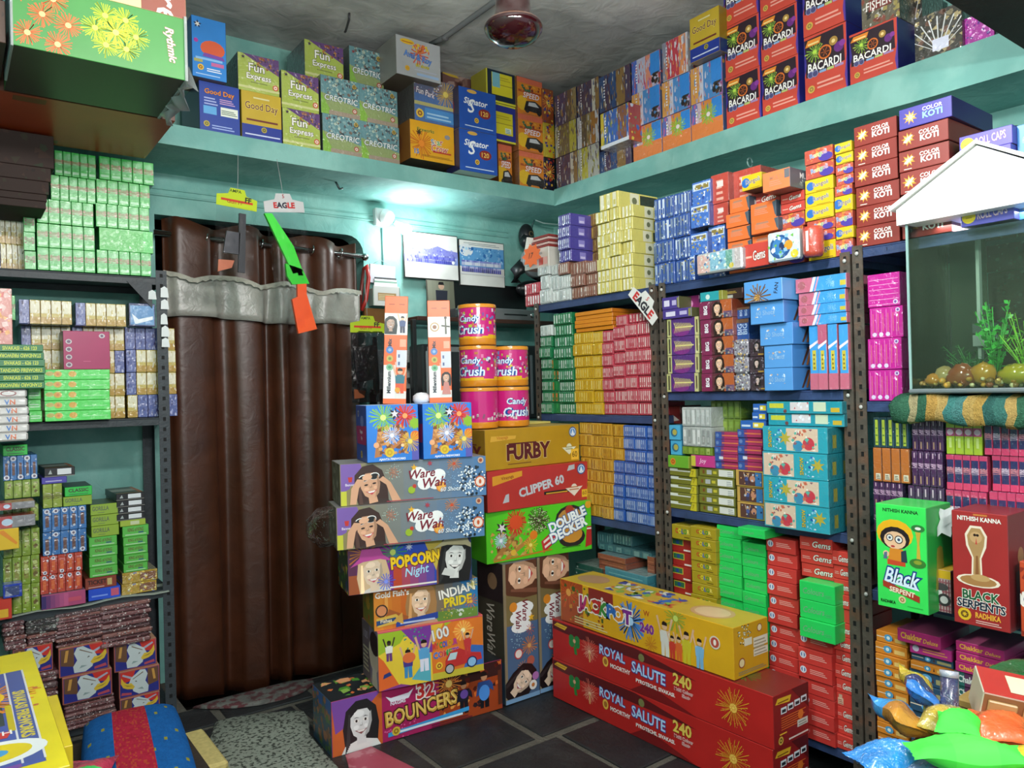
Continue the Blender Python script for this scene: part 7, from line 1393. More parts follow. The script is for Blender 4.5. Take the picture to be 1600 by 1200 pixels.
o = empty('switchboard', (2.12, 4.02, 1.53)); tag(o, 'white switchboard with plugs behind the orange box', 'switchboard'); k = MB(); k.cbox(-.12, -.02, -.14, .125, .01, .11, '#c8cccc', .006); k.obj('plate', 'plastic', o)
for x, z in ((.07, .05), (.07, -.06), (-.08, .05), (-.08, -.06)):
    k = MB(); k.cbox(x-.025, -.026, z-.03, x+.025, -.019, z+.03, '#dfe2e0', .003); F = Face(k, (x-.02, -.0262, z-.025), (.04, 0, 0), (0, 0, .05), (0, -1, 0)); F.ell(.3, .4, .07, '#222').ell(.7, .4, .07, '#222').ell(.5, .75, .08, '#222'); k.obj('socket', 'plastic', o)
k = MB(); k.cbox(.06, -.07, -.0, .16, -.028, .035, '#26282a', .006); k.obj('plug_adapter', 'plastic', o); k = MB(); k.tube([(.11, -.05, -.07), (.13, -.06, -.1), (.125, -.05, -.25), (.12, -.03, -.4)], .005, '#1c1e20'); k.cbox(.075, -.06, -.085, .125, -.025, -.055, '#1c1e20', .004); k.obj('plug', 'plastic', o)
k = MB(); k.cbox(1.95, 3.9, 1.3, 2.2, 4.0, 1.41, '#1c1e22', .004); F = Face(k, (1.95, 3.8995, 1.3), (.25, 0, 0), (0, 0, .11), (0, -1, 0)); F.rect(.84, .02, .98, .98, '#b0b8b8').rect(.0, .02, .06, .98, '#7a8484').ell(.25, .55, .2, '#4a5054', 1.5); tag(k.obj('black_device', 'plastic'), 'small black device box behind the left orange box', 'device')
# television corner
o = empty('tv_shelf', (2.58, 3.85, 1.82)); tag(o, 'dark metal wall shelf over the television', 'shelf'); k = MB(); k.cbox(-.44, -.1, -.025, .62, .17, 0, '#4a2e26', .003); k.obj('board', 'plastic', o)
for x in (-.455, .455): k = MB(); k.cbox(x-.012, -.09, -.62, x+.012, -.06, -.02, '#262a2c', .002); k.obj('leg', 'plastic', o)
k = MB(); k.cbox(2.36, 4.0, 1.84, 3.12, 4.026, 2.07, '#141416', .003); tag(k.obj('dark_panel', 'plastic'), 'black panel on the wall below the group photographs', 'panel')
o = empty('television', (2.59, 3.74, 1.2)); tag(o, 'dark television behind the round tins', 'television'); k = MB(); k.cbox(-.43, 0, 0, .42, .16, .46, '#2a2d30', .01); k.obj('housing', 'plastic', o)
k = MB(); k.cbox(-.36, -.004, .03, .32, .002, .42, '#3a3f42', .003); k.obj('screen', 'gloss', o); k = MB(); k.cbox(-.4, -.006, .415, .3, .002, .445, '#8a8e90', .003); k.obj('top_trim', 'plastic', o); k = MB(); k.cbox(-.41, -.008, .02, -.335, .002, .42, '#9aa0a4', .006); k.cbox(.34, -.008, .03, .36, .002, .4, '#7a8288', .003); k.obj('speaker_trim', 'gloss', o)
o = empty('disc_player', (2.85, 3.8, 1.8205)); tag(o, 'grey disc player on the shelf over the television', 'player'); k = MB(); k.cbox(-.18, -.02, 0, .19, .16, .07, '#75787a', .004); k.obj('case', 'plastic', o); k = MB(); k.cbox(-.08, -.024, .03, .1, -.018, .038, '#1a1a1c', .001); k.obj('disc_slot', 'plastic', o); k = MB(); k.blob((.14, -.022, .035), .018, .01, .018, '#b8b0a0', 10, 6); k.obj('knob', 'chrome', o)
o = empty('set_top_box', (2.545, 3.82, 1.8205)); tag(o, 'black box with cables left of the grey player', 'device'); k = MB(); k.cbox(-.12, -.03, 0, .1, .1, .06, '#232327', .008); k.obj('case', 'plastic', o); k = MB(); k.tube([(-.1, -.02, .06), (-.05, -.03, .085), (.05, -.02, .08), (.1, -.02, .07)], .006, '#1a1a1a'); k.obj('cable', 'plastic', o); k = MB(); k.cbox(.0, -.035, .03, .05, -.028, .055, '#a8855a', .002); k.obj('label', 'matte', o)
o = empty('wall_fan', (3.07, 3.9, 2.2)); tag(o, 'black wall fan half hidden by an orange price star', 'fan')
k = MB(); k.blob((.0, .02, .19), .055, .05, .085, '#1c1d1f', 14, 10); k.obj('top_housing', 'plastic', o); k = MB(); k.tube([(0, -.035, .2+.016*math.sin(t)) if 0 else (.016*math.cos(t), -.032, .2+.016*math.sin(t)) for t in [6.283*q/10 for q in range(11)]], .003, '#6a5a3a', 6); k.obj('screw_ring', 'plastic', o)
k = MB(); k.lathe([(0, .0), (.095, .0), (.1, -.02), (.1, -.04)], '#7a7e80', 24); q = k.obj('grey_disc', 'plastic', o); q.rotation_euler.x = math.radians(90); q.location = (.0, -.08, .01)
k = MB()
for j in range(3):
    t0 = 1.2+2.09*j; k.tube([(.06*math.cos(t0), -.02, .06*math.sin(t0)), (.14*math.cos(t0+.25), -.03, .14*math.sin(t0+.25)), (.19*math.cos(t0+.7), -.02, .17*math.sin(t0+.7))], .05, '#17181a', 8, .035)
k.obj('blades', 'plastic', o); k = MB(); k.blob((.03, .0, -.16), .14, .06, .06, '#141517', 12, 8); k.obj('base', 'plastic', o)
k = MB(); k.tube([(3.16, 3.95, 2.16), (3.1, 3.97, 2.3), (3.14, 3.94, 2.48), (3.145, 3.92, 2.51)], .006, '#2f5552'); k.tube([(3.145, 3.92, 2.51), (3.2, 3.9, 2.49), (3.3, 3.85, 2.48)], .005, '#8aa09c'); tag(k.obj('loft_cable', 'plastic'), 'cable tied under the loft corner above the wall fan', 'cable')
# brochure box, price star
o = empty('brochure_box', (2.45, 3.05, 2.012)); tag(o, 'white box of red edged leaflets behind the price star', 'box'); k = MB(); k.cbox(0, -.1, 0, .2, .1, .1, '#c4bfb4', .002); F = Face(k, (0, .1, 0), (0, -.2, 0), (0, 0, .1), (-1, 0, 0)); F.text('Mystic', .62, .72, .2, '#3a6a6a', .5).rect(.6, .12, .78, .5, '#b8402e').rect(.8, .12, .95, .5, '#d8a8a0').lines(.1, .2, .5, .5, '#8a8a84', 3); k.obj('case', 'card', o)
for i in range(5): k = MB(); k.cbox(.005, -.098, .101+.013*i, .195, .06-.008*i, .112+.013*i, ('#8a2a24', '#c8a8a0')[i % 2], .001); k.obj('leaflets', 'matte', o)
k = MB(); k.add([(0, .1, .1), (0, .05, .1), (0, .075, .175), (.1, .1, .1), (.1, .05, .1), (.1, .075, .175)], [(0, 1, 2), (3, 5, 4), (0, 2, 5, 3), (1, 4, 5, 2)], '#d8d4cc'); k.obj('flap', 'matte', o)
def flat(name, label, cat, pts, th, col, loc, rot, m='matte', fn=None, group=None):
    """card cut-out with real thickness; outline in its own x,z plane facing -y"""
    o = empty(name, loc); o.rotation_euler = rot; tag(o, label, cat, group); k = MB(); n = len(pts)
    k.add([(x, 0, z) for x, z in pts]+[(x, th, z) for x, z in pts], [tuple(range(n)), tuple(range(2*n-1, n-1, -1))]+[(i, n+i, n+(i+1) % n, (i+1) % n) for i in range(n)], col); k.obj('card', m, o)
    if fn: k = MB(); fn(Face(k, (-.1, 0, -.1), (.2, 0, 0), (0, 0, .2), (0, -1, 0))); k.obj('print', m, o)
    return o
st = [((.062 if i % 2 else .046)*(1+.12*math.sin(i*3.1))*math.cos(math.pi*i/9)*1.25, (.062 if i % 2 else .046)*math.sin(math.pi*i/9)) for i in range(18)]
flat('price_star', 'orange star shaped price sticker near the wall fan', 'price tag', st, .002, '#ee6a26', (2.415, 3.045, 2.075), (0, 0, -math.pi/2), fn=lambda f: f.text('17', .48, .5, .14, '#3a1a10', shear=.3))
hdr = [(-.1, -.035), (.1, -.035), (.1, .01), (.045, .02), (.035, .045), (-.035, .045), (-.045, .02), (-.1, .01)]
flat('toy_header_card', 'white toy header card hanging on the corner rack post', 'card', hdr, .0015, '#d8d8d4', (2.405, 2.262, 1.745), (0, math.radians(47), -math.pi/2), fn=lambda f: f.text('EAGLE', .5, .46, .2, '#26262e', .8, bold=.05, multi=['#c02a2a', '#26262e', '#26262e', '#26262e', '#c02a2a']).text('5', .5, .64, .1, '#c02a2a', shear=.2))
def toy_bag(label, loc, w, h, hc, hfn, m, tilt, gun, up=.215):
    o = empty('toy_gun_bag', loc); o.rotation_euler = (0, math.radians(tilt), 0); tag(o, label, 'toy')
    k = MB(); k.add([(x*w/.2*1.02, 0, z*1.1) for x, z in hdr]+[(x*w/.2*1.02, .002, z*1.1) for x, z in hdr], [tuple(range(8)), tuple(range(15, 7, -1))]+[(i, 8+i, 8+(i+1) % 8, (i+1) % 8) for i in range(8)], hc); k.obj('header_card', 'matte', o)
    k = MB(); hfn(Face(k, (-w/2, 0, -.04), (w, 0, 0), (0, 0, .09), (0, -1, 0))); k.obj('header_print', 'matte', o)
    k = MB(); n = 10; mz = 12; V = []
    for sd in (-1, 1):
        for j in range(mz+1):
            for i in range(n+1):
                u = i/n; t = j/mz; V.append((-w/2+w*u, .001+sd*(.012*math.sin(math.pi*u)*min(1, 4*t*(1-t)+.2)+.002*math.sin(5*i+3*j)), -.03-h*t))
    N = (n+1)*(mz+1); k.add(V, [(s*N+j*(n+1)+i, s*N+(j+1)*(n+1)+i, s*N+(j+1)*(n+1)+i+1, s*N+j*(n+1)+i+1) for s in (0, 1) for j in range(mz) for i in range(n)], '#fff', True); k.obj('clear_bag', m, o)
    k = MB(); k.tube([(0, .001, .045), (0, .004, .1), (.0, .02, up)], .0012, '#a8a8a8', 5); k.obj('string', 'plastic', o)
    gun(o); return o
def gun_part(o, name, pts, th, col, y=-.004):
    k = MB(); n = len(pts); k.add([(x, y, z) for x, z in pts]+[(x, y+th, z) for x, z in pts], [tuple(range(n)), tuple(range(2*n-1, n-1, -1))]+[(i, n+i, n+(i+1) % n, (i+1) % n) for i in range(n)], col); return k.obj(name, 'plastic', o)
def g1(o): gun_part(o, 'barrel', [(.012, -.06), (.042, -.06), (.05, -.33), (.02, -.33)], .014, '#10151f'); gun_part(o, 'receiver', [(-.04, -.15), (.02, -.15), (.02, -.25), (-.05, -.25)], .014, '#151a28'); gun_part(o, 'grip', [(-.07, -.285), (-.0, -.28), (-.01, -.315), (-.07, -.34)], .014, '#b0562a')
def g2(o):
    gun_part(o, 'barrel', [(-.1, -.045), (-.065, -.045), (.02, -.2), (.05, -.32), (.0, -.33), (-.03, -.24)], .018, '#3fd43c'); gun_part(o, 'receiver', [(-.03, -.28), (.05, -.31), (.075, -.38), (-.01, -.38), (-.03, -.34)], .018, '#36c634'); gun_part(o, 'trigger', [(.02, -.31), (.045, -.32), (.05, -.34), (.025, -.34)], .02, '#1c2a30'); gun_part(o, 'stock', [(.015, -.38), (.06, -.38), (.055, -.43), (.085, -.6), (-.01, -.615), (-.02, -.45), (.008, -.44)], .018, '#ef5a24')
def g3(o): gun_part(o, 'barrel', [(.03, -.06), (.05, -.06), (.06, -.36), (.03, -.36)], .014, '#1a1b1e'); gun_part(o, 'body', [(-.08, -.12), (.03, -.1), (.03, -.28), (-.07, -.3)], .014, '#1d1e22'); gun_part(o, 'grip', [(-.085, -.33), (-.02, -.34), (-.03, -.375), (-.085, -.38)], .014, '#8a4a2c')
ff = lambda f: f.rect(.1, .3, .9, .42, '#c83a20').text('FF', .78, .5, .28, '#2a2a1a', .16, bold=.04).text('AMPA', .45, .86, .16, '#2a3a1a', .3).text('Gun FF', .45, .3, .2, '#a83a20', .4)
toy_bag('bagged dark toy gun under a lime header card', (1.072, 3.5, 2.288), .178, .31, '#b8cc1e', ff, 'bag', 4, g1)
toy_bag('bagged green and orange toy gun before the curtain', (1.29, 3.5, 2.295), .19, .585, '#c4c4c4', lambda f: f.text('EAGLE', .5, .38, .32, '#2a2a3a', .8, bold=.05, multi=['#c02a2a', '#2a2a3a', '#2a2a3a', '#c02a2a', '#c02a2a']).text('5', .5, .85, .2, '#a02a2a'), 'bag', -6, g2)
toy_bag('bagged black toy gun hanging by the switchboard', (1.755, 3.6, 1.742), .19, .37, '#aac01e', ff, 'bagdk', 0, g3)
# loft underside and ceiling fittings
k = MB(); k.tube([(1.66, 3.74, 2.51), (1.68, 3.74, 2.475), (1.7, 3.74, 2.48)], .006, '#2a3a38'); tag(k.obj('loft_hook', 'plastic'), 'small dark hook under the back loft', 'hook')
k = MB(); k.tube([(3.16+.02*math.cos(t), 2.25, 2.47+.022*math.sin(t)) for t in [6.283*q/12 for q in range(13)]], .004, '#8aa8a4', 6); tag(k.obj('ring_hook', 'plastic'), 'pale ring hook under the side loft', 'hook')
k = MB(); k.tube([(2.15, 2.6, 3.27), (2.152, 3.0, 3.268), (2.15, 3.4, 3.27), (2.13, 3.52, 3.27)], .014, '#77787a', 8); k.blob((2.15, 3.4, 3.265), .02, .02, .015, '#6a6a6c'); tag(k.obj('ceiling_conduit', 'matte'), 'grey conduit pipe running along the ceiling', 'pipe')
k = MB(); k.tube([(1.63, 3.46, 3.29), (1.632, 3.47, 3.25), (1.65, 3.55, 3.23), (1.655, 3.57, 3.235)], .006, '#3a3a3c'); tag(k.obj('ceiling_hook', 'plastic'), 'dark iron hook sticking out of the ceiling', 'hook')
fo = empty('ceiling_fan', (1.603, 2.09, 2.595)); tag(fo, 'glossy maroon ceiling fan hub at the top of the photo', 'ceiling fan')
k = MB(); k.lathe([(0, 0), (.05, .006), (.082, .022), (.1, .045), (.103, .058), (.1, .066)], '#22060a', 32); k.obj('bowl', 'gloss', fo); k = MB(); k.lathe([(.1, .066), (.096, .072), (.09, .074)], '#6a4a3a', 32); k.obj('rim_ring', 'gloss', fo)
k = MB(); k.lathe([(.09, .074), (.068, .09), (.062, .13), (.06, .19), (.03, .2), (.0, .2)], '#280a0b', 32); k.obj('neck', 'gloss', fo); k = MB(); k.tube([(0, 0, .2), (0, 0, .69)], .013, '#3a2a28'); k.obj('rod', 'gloss', fo)
# ------------------------------------------------------------------ fish tank on a towel
T0, T1, TX0, TX1, TZ0, TZ1 = .712, 1.137, 2.375, 2.66, 1.35, 1.87
o = empty('fish_tank', (TX0, (T0+T1)/2, TZ0)); tag(o, 'glass fish tank with white gabled hood', 'fish tank'); yc = (T0+T1)/2
def tbox(name, a, b, m, col='#fff', par=None, ch=.001):
    k = MB(); k.cbox(a[0]-TX0, a[1]-yc, a[2]-TZ0, b[0]-TX0, b[1]-yc, b[2]-TZ0, col, ch); return k.obj(name, m, par or o)
for a, b in (((TX0, T0, TZ0+.012), (TX0+.004, T1, TZ1)), ((TX1-.004, T0, TZ0+.012), (TX1, T1, TZ1)), ((TX0+.004, T1-.004, TZ0+.012), (TX1-.004, T1, TZ1)), ((TX0+.004, T0, TZ0+.012), (TX1-.004, T0+.004, TZ1))): tbox('glass_pane', a, b, 'glass')
tbox('corner_seal', (TX0-.001, T1-.006, TZ0+.012), (TX0+.006, T1+.001, TZ1), 'glassedge'); tbox('base_frame', (TX0-.004, T0-.004, TZ0), (TX1+.004, T1+.004, TZ0+.014), 'plastic', '#6a7478', ch=.004)
tbox('shade_backing', (TX1-.008, 1.02, TZ0+.02), (TX1-.0045, T1-.006, TZ1-.01), 'plastic', '#16231b'); tbox('water', (TX0+.0045, T0+.0045, TZ0+.014), (TX1-.009, T1-.0045, TZ1-.045), 'water')  # added dark sheet stands for the dim rack interior behind the glass
tbox('filter_tube', (TX0+.17, 1.0, TZ0+.1), (TX0+.19, 1.01, TZ1-.02), 'plastic', '#9aa8a4'); tbox('filter_box', (TX0+.16, .965, TZ0+.14), (TX0+.2, 1.02, TZ0+.175), 'plastic', '#8a9494'); tbox('filter_box', (TX0+.16, .965, TZ0+.18), (TX0+.2, 1.02, TZ0+.21), 'plastic', '#4a5454')
rd = random.Random(5); gv = MB()
for i in range(420):
    x = rd.uniform(.012, .26); y = rd.uniform(T0-yc+.012, T1-yc-.012); r = rd.uniform(.004, .01); gv.blob((x, y, .02+rd.uniform(0, .022)), r*1.3, r*1.2, r, rd.choice(('#a87a2a', '#c8963a', '#7a5a24', '#d8b060', '#b88a4a', '#8a4a2a', '#d8cca0')), 6, 4, .1, i)
g = gv.obj('gravel', 'gloss', o); g['kind'] = 'stuff'
for c, r, col in (((.05, .13, .05), (.03, .035, .03), '#a08a5a'), ((.04, .08, .05), (.03, .045, .036), '#8a4a2a'), ((.04, .02, .055), (.03, .035, .034), '#b8862a'), ((.05, -.06, .05), (.035, .05, .03), '#a89a24'), ((.03, .155, .04), (.02, .025, .02), '#b87a2a')):
    k = MB(); k.blob(c, *r, col, 10, 8, .12, int(c[1]*999)); k.obj('rock', 'gloss', o)
def plant(x, y, z, n, h, spread, cols, fine, seed, name):
    rd = random.Random(seed); k = MB()
    for i in range(n):
        a = rd.uniform(0, 6.28); s = rd.uniform(.2, 1)*spread; hh = h*rd.uniform(.55, 1); tip = (x+s*math.cos(a)*.7, y+s*math.sin(a), z+hh); c = rd.choice(cols)
        k.tube([(x, y, z), ((x+tip[0])/2, (y*.6+tip[1]*.4), z+hh*.55), tip], .0012, c, 4)
        for j in range(14 if fine else 9):
            t = rd.uniform(.3, 1); p = Vector((x+(tip[0]-x)*t, y+(tip[1]-y)*t*t, z+hh*t)); d = Vector((rd.uniform(-1, 1), rd.uniform(-1, 1), rd.uniform(-.2, .9))).normalized(); L = rd.uniform(.012, .022) if fine else rd.uniform(.014, .024); wv = d.cross(Vector((rd.uniform(-1, 1), rd.uniform(-1, 1), .3))).normalized()*(L*(.06 if fine else .36))
            k.add([p, p+d*L*.5+wv, p+d*L, p+d*L*.5-wv], [(0, 1, 2, 3)], c)
    k.obj(name, 'plastic', o)
plant(.1, .02-.01, .03, 22, .24, .06, ('#3aa03a', '#4ab84a', '#2f8a34'), 0, 3, 'broadleaf_plant'); plant(.1, -.07, .03, 30, .2, .08, ('#7ac02a', '#8ad03a', '#6aa824'), 1, 8, 'feathery_plant'); plant(.16, .1, .03, 22, .12, .1, ('#2a6a34', '#3a7a3c', '#24582c'), 1, 11, 'low_plant'); plant(.1, -.16, .03, 16, .27, .05, ('#4a9a34', '#5aac3c'), 0, 15, 'rear_plant')
k = MB(); hw = (T1-T0)/2+.02; ez, rz = TZ1-TZ0, .186+TZ1-TZ0; x0, x1 = -.014, TX1-TX0+.014
k.add([(x, y, z) for x in (x0, x1) for y, z in ((hw, ez), (hw, ez+.048), (0, rz), (-hw, ez+.048), (-hw, ez))], [(4, 3, 2, 1, 0), (5, 6, 7, 8, 9), (0, 1, 6, 5), (3, 4, 9, 8), (4, 0, 5, 9), (1, 2, 7, 6), (2, 3, 8, 7)], '#f8f8f4'); hood = k.obj('hood', 'plastic', o)
k = MB()
for sg in (1, -1):
    for q in range(1):
        a = (0, rz+.004); b_ = (sg*(hw+.014), ez+.046); n = Vector((0, sg*(rz-ez-.05), hw)).normalized()*.012; V = []
        for x in (x0-.012, x1+.012): V += [(x, a[0], a[1]), (x, b_[0], b_[1]), (x, b_[0]+n.y, b_[1]+n.z), (x, a[0]+n.y*0, a[1]+n.z)]
        k.add(V, [(0, 1, 2, 3), (7, 6, 5, 4), (0, 4, 5, 1), (1, 5, 6, 2), (2, 6, 7, 3), (3, 7, 4, 0)], '#f4f4f0')
k.obj('roof_boards', 'plastic', o)
M['towel'] = mat('terry_towel', None, .98, var=.2, vscale=90, bump=.8, bscale=220, spec=.05)
k = MB(); V = []; ny = 60; prof = [(.3, .008), (.1, .01), (-.0, .008), (-.03, .004), (-.05, -.02), (-.055, -.05), (-.05, -.075), (-.03, -.082), (-.005, -.07)]
stripe = ['#3f6e58', '#46785f', '#b8ac84', '#3f6e58', '#c29a54', '#c8a868', '#4f8e8a', '#578f8c', '#c8a864', '#c4a058', '#3f6e68', '#4a7f76', '#c8a868', '#46785f']
for i in range(ny+1):
    y = 1.195-.8*i/ny
    for j, (dx, dz) in enumerate(prof): V.append((TX0+.045+dx+.006*math.sin(i*.9+j), y+.006*math.sin(j*2+i*.3), TZ0-.012+dz+.005*math.sin(i*.55+j*1.3)+(.0 if j < 3 else .006*math.sin(i*.21))))
for i in range(ny):
    k.add([], [], '#000'); n = len(prof)
    for j in range(n-1): k.f.append((i*n+j, i*n+j+1, (i+1)*n+j+1, (i+1)*n+j)); k.c.append(lin(stripe[int(i/ny*len(stripe)*2.2) % len(stripe)])); k.sm.append(True)
k.v = V; tw = k.obj('towel', 'towel'); tag(tw, 'green and cream striped towel folded under the fish tank', 'towel'); s = tw.modifiers.new('thickness', 'SOLIDIFY'); s.thickness = .012; s.offset = -1
tl = bpy.data.lights.new('hood_lamp', 'AREA'); tl.shape = 'RECTANGLE'; tl.size = .2; tl.size_y = .3; tl.energy = 1.6; tlo = bpy.data.objects.new('hood_lamp', tl); C.collection.objects.link(tlo); tlo.location = (TX0+.14, yc, TZ1-.01)
# ------------------------------------------------------------------ big cartons over the curtain-side rack
o = hero('overhead_carton', 'carton', 'big green carton with orange and yellow bursts, top left', (.168, 2.632, 2.442), 0, .482, .405, .203, lambda b: (b.body('#3f8a40', '#2f6a30', T='#3a8a3a', U='#2c2e24'), b.split('artwork_print'), [b.F.burst(u, v, .2, '#d8642a', 34, '#f4c080', .035, seed=i) for i, (u, v) in enumerate(((.07, .86), (.22, .8), (.16, .54), (.3, .46), (.08, .22), (.24, .14)))], [b.F.burst(.57+.12*math.cos(t), .52+.26*math.sin(t), .2, '#b8c81e', 40, '#e8ec5a', .03, seed=int(t*9)) for t in (0, 1.05, 2.1, 3.14, 4.2, 5.24)], b.F.burst(.57, .52, .22, '#d0d82a', 40, '#f0f06a', .03).text('Rythmic', .9, .52, .16, '#f0ece8', 1.0, rot=-84, out='#b05a4a', shear=.25, bold=.02)))
k = MB(); k.cbox(-.245, -.006, -.005, -.238, .3, .21, '#fff', .001); k.obj('plastic_edge', 'wrap', o); k = MB(); k.cbox(.236, -.008, -.004, .245, .41, .21, '#fff', .001); k.obj('plastic_edge', 'wrap', o); k = MB(); V = []
for i in range(13):
    t = i/12; V += [(.24+.012*math.sin(i*2.2), .38*t, -.006), (.262+.02*math.sin(i*1.7+1), .38*t, -.03+.025*math.sin(i*1.1)), (.25+.01*math.sin(i*2.9), .4*t, .05)]
k.add(V, [(3*i+j, 3*i+3+j, 3*i+4+j, 3*i+1+j) for i in range(12) for j in (0, 1)], '#fff', True); k.obj('plastic_wrap', 'wrap', o)
hero('overhead_carton', 'carton', 'plain reddish brown carton behind the big green one, top left', (-.12, 3.05, 2.443), 0, .83, .55, .2, lambda b: (b.body('#5a2a18', '#4a2214', U='#b0421c', T='#6a3a20'), b.split('packing_tape'), Face(b.art, (-.1, .02, 0), (.1, 0, 0), (0, .05, 0), (0, 0, -1)).rect(0, 0, 1, 1, '#7a4a20'), Face(b.art, (.0, .48, 0), (.08, 0, 0), (0, .04, 0), (0, 0, -1)).rect(0, 0, 1, 1, '#7a4a20')))
hero('overhead_carton', 'carton', 'cream and brown carton stacked on the big green one', (.2, 2.635, 2.647), 0, .455, .38, .2, lambda b: (b.body('#d8c890', '#8a5a4a', U='#6a5a40'), b.split('artwork_print'), b.F.rect(.7, 0, 1, 1, '#8a4a3c').text('Fire', .86, .3, .4, '#f0e8e0', .5, rot=-80, shear=.2)))
hero('overhead_carton', 'carton', 'dark brown carton at the top left edge', (-.3, 2.66, 2.452), 0, .455, .35, .125, lambda b: (b.body('#4a3226', '#3a261c', U='#2a1c14'), b.F.confetti(['#6a4a34', '#3a2a20', '#5a6a3a'], 20, 3, .06, .2)))
hero('overhead_carton', 'carton', 'bright blue carton at the very top left edge', (-.3, 2.655, 2.579), 0, .45, .35, .16, lambda b: (b.body('#3a9ad8', '#2a7ab0'), b.F.lines(.6, .1, .95, .3, '#c8e4f4', 2)))
for i, (z, h, x1) in enumerate(((2.14, .03, .318), (2.17, .028, .322), (2.198, .052, .33), (2.25, .055, .338), (2.305, .13, .35))):
    hero('brown_pack', 'pack', ('lowest', 'second lowest', 'middle', 'second highest', 'highest')[i]+' of the blurred brown packs under the overhead cartons', (-.16, 3.43+.004*i, z), 0, x1+.16, .3, h-.002, lambda b: (b.body('#2a1811', '#24140e', T='#2a1c14', U='#1e130d'), b.F.confetti(['#351f15', '#2e2819', '#242c19', '#1c120c', '#3a241b'], 24, int(b.h*999), .08, .25)), 'brown packs under the overhead cartons', 'matte')
# ------------------------------------------------------------------ near left
def h_yel(b):
    b.body('#d8c01e', '#c8b01c', T='#e4d21e', L='#b89a1a'); b.split('artwork_print'); T = b.T
    T.rect(0, .06, .93, .8, '#4a5aa8').rect(.3, .35, .82, .8, '#3a4444').burst(.72, .58, .16, '#e08a2a', 44, '#f0c82a', .03).ell(.72, .58, .07, '#f0c020', n=20).dots(.72, .58, .2, '#c86a3a', 30, .04).rect(.5, .82, .84, .97, '#98c424').rect(.86, .08, .925, .8, '#4a5aa0')
    for u in (.855, .93): T.rect(u-.004, .08, u+.004, .8, '#d8d8e0')
    T.text('SIVAKASI FIREWORKS', .893, .42, .03, '#d8c43a', 1.1, rot=-90, bold=.04).rect(.83, .3, .855, .5, '#c8b41e').ell(.75, .17, .075, '#e8ecee', 1.6, 24).ell(.75, .17, .055, '#e0c81e', 1.6, 24).ell(.75, .17, .025, '#4a9ad0', 1.6).poly([(.55, .28), (.82, .26), (.84, .3), (.58, .33)], '#c83a3a').text('NORTH', .74, .295, .03, '#f0ecec', .2).rect(.5, .06, .85, .08, '#7a4aa0')
hero('picture_carton', 'carton', 'yellow framed carton lying flat at the bottom left', (-.36, 1.87, .5), 0, .555, .93, .12, h_yel, 'yellow framed cartons at the left edge')
hero('picture_carton', 'carton', 'second yellow framed carton peeping out below the first', (-.33, 2.3, .375), -1, .575, .42, .12, h_yel, 'yellow framed cartons at the left edge')
hero('plain_carton', 'carton', 'plain supporting carton under the yellow framed ones', (-.4, 1.95, 0), 0, .5, .7, .372, lambda b: b.body('#7a5a3a', '#6a4a2e'))
def pouch(name, label, cat, loc, rz, sx, sy, sz, cols, m='film', fn=None, tilt=0, group=None):
    """pillow packet: puffed middle, flat crimped ends"""
    k = MB(); nx, ny = 26, 14; rd = random.Random(int(abs(loc[0])*1e4)+int(sx*1e4)); V = []; cl = [lin(c) for c in cols]
    for sd in (1, -1):
        for i in range(nx+1):
            for j in range(ny+1):
                u, v = i/nx, j/ny; uu = min(1, abs(2*u-1)*1.12); vv = abs(2*v-1); z = sz*.5*sd*((1-uu**2.6)**.7)*((1-vv**3)**.6)+rd.uniform(-1, 1)*sz*.025*(0 < i < nx)*(0 < j < ny)+.004*math.sin(9*u+5*v)
                V.append((sx*(u-.5)+.002*(j % 2)*(i in (0, nx)), sy*(v-.5)*(1-.1*math.sin(math.pi*u)), z))
    N = (nx+1)*(ny+1); n0 = len(k.v); k.v = V
    for s in (0, 1):
        for i in range(nx):
            for j in range(ny): k.f.append(tuple(s*N+q for q in ((i*(ny+1)+j, (i+1)*(ny+1)+j, (i+1)*(ny+1)+j+1, i*(ny+1)+j+1)[::1 if s == 0 else -1]))); k.c.append(fn(i/nx, j/ny, cl) if fn else cl[(i*len(cl))//nx]); k.sm.append(True)
    o = k.obj(name, m); o.location = loc; o.rotation_euler = (math.radians(tilt), 0, math.radians(rz)); return tag(o, label, cat, group)
pouch('snack_pouch', 'pink green and orange pouch beside the yellow framed carton', 'pouch', (.275, 2.42, .33), 70, .3, .14, .06, ('#e0604a', '#e0604a', '#3ad060', '#c83a5a', '#b83a5a'))
k = MB(); k.cbox(.2, 2.2, 0, .66, 3.05, .2, '#5a4028', .01); tag(k.obj('low_stool', 'dark'), 'low wooden stool under the blue cushion', 'stool')
o = empty('seat_cushion', (.455, 2.62, .2)); o.rotation_euler.z = math.radians(-7); tag(o, 'blue cushion with red flowered band at bottom left', 'cushion')
k = MB(); V = []; nx, ny = 64, 72
M['cushion'] = mat('printed_cotton', None, .9, var=.12, vscale=40, bump=.2, bscale=200, spec=.1)
for sd in (1, -1):
    for i in range(nx+1):
        for j in range(ny+1):
            u, v = i/nx*2-1, j/ny*2-1; sx = .155*(1-.06*v*v); sy = .42*(1-.05*u*u); V.append((sx*u, sy*v, .055+sd*.055*((1-u**4)*(1-v**6))**.5))
N = (nx+1)*(ny+1); rd = random.Random(2)
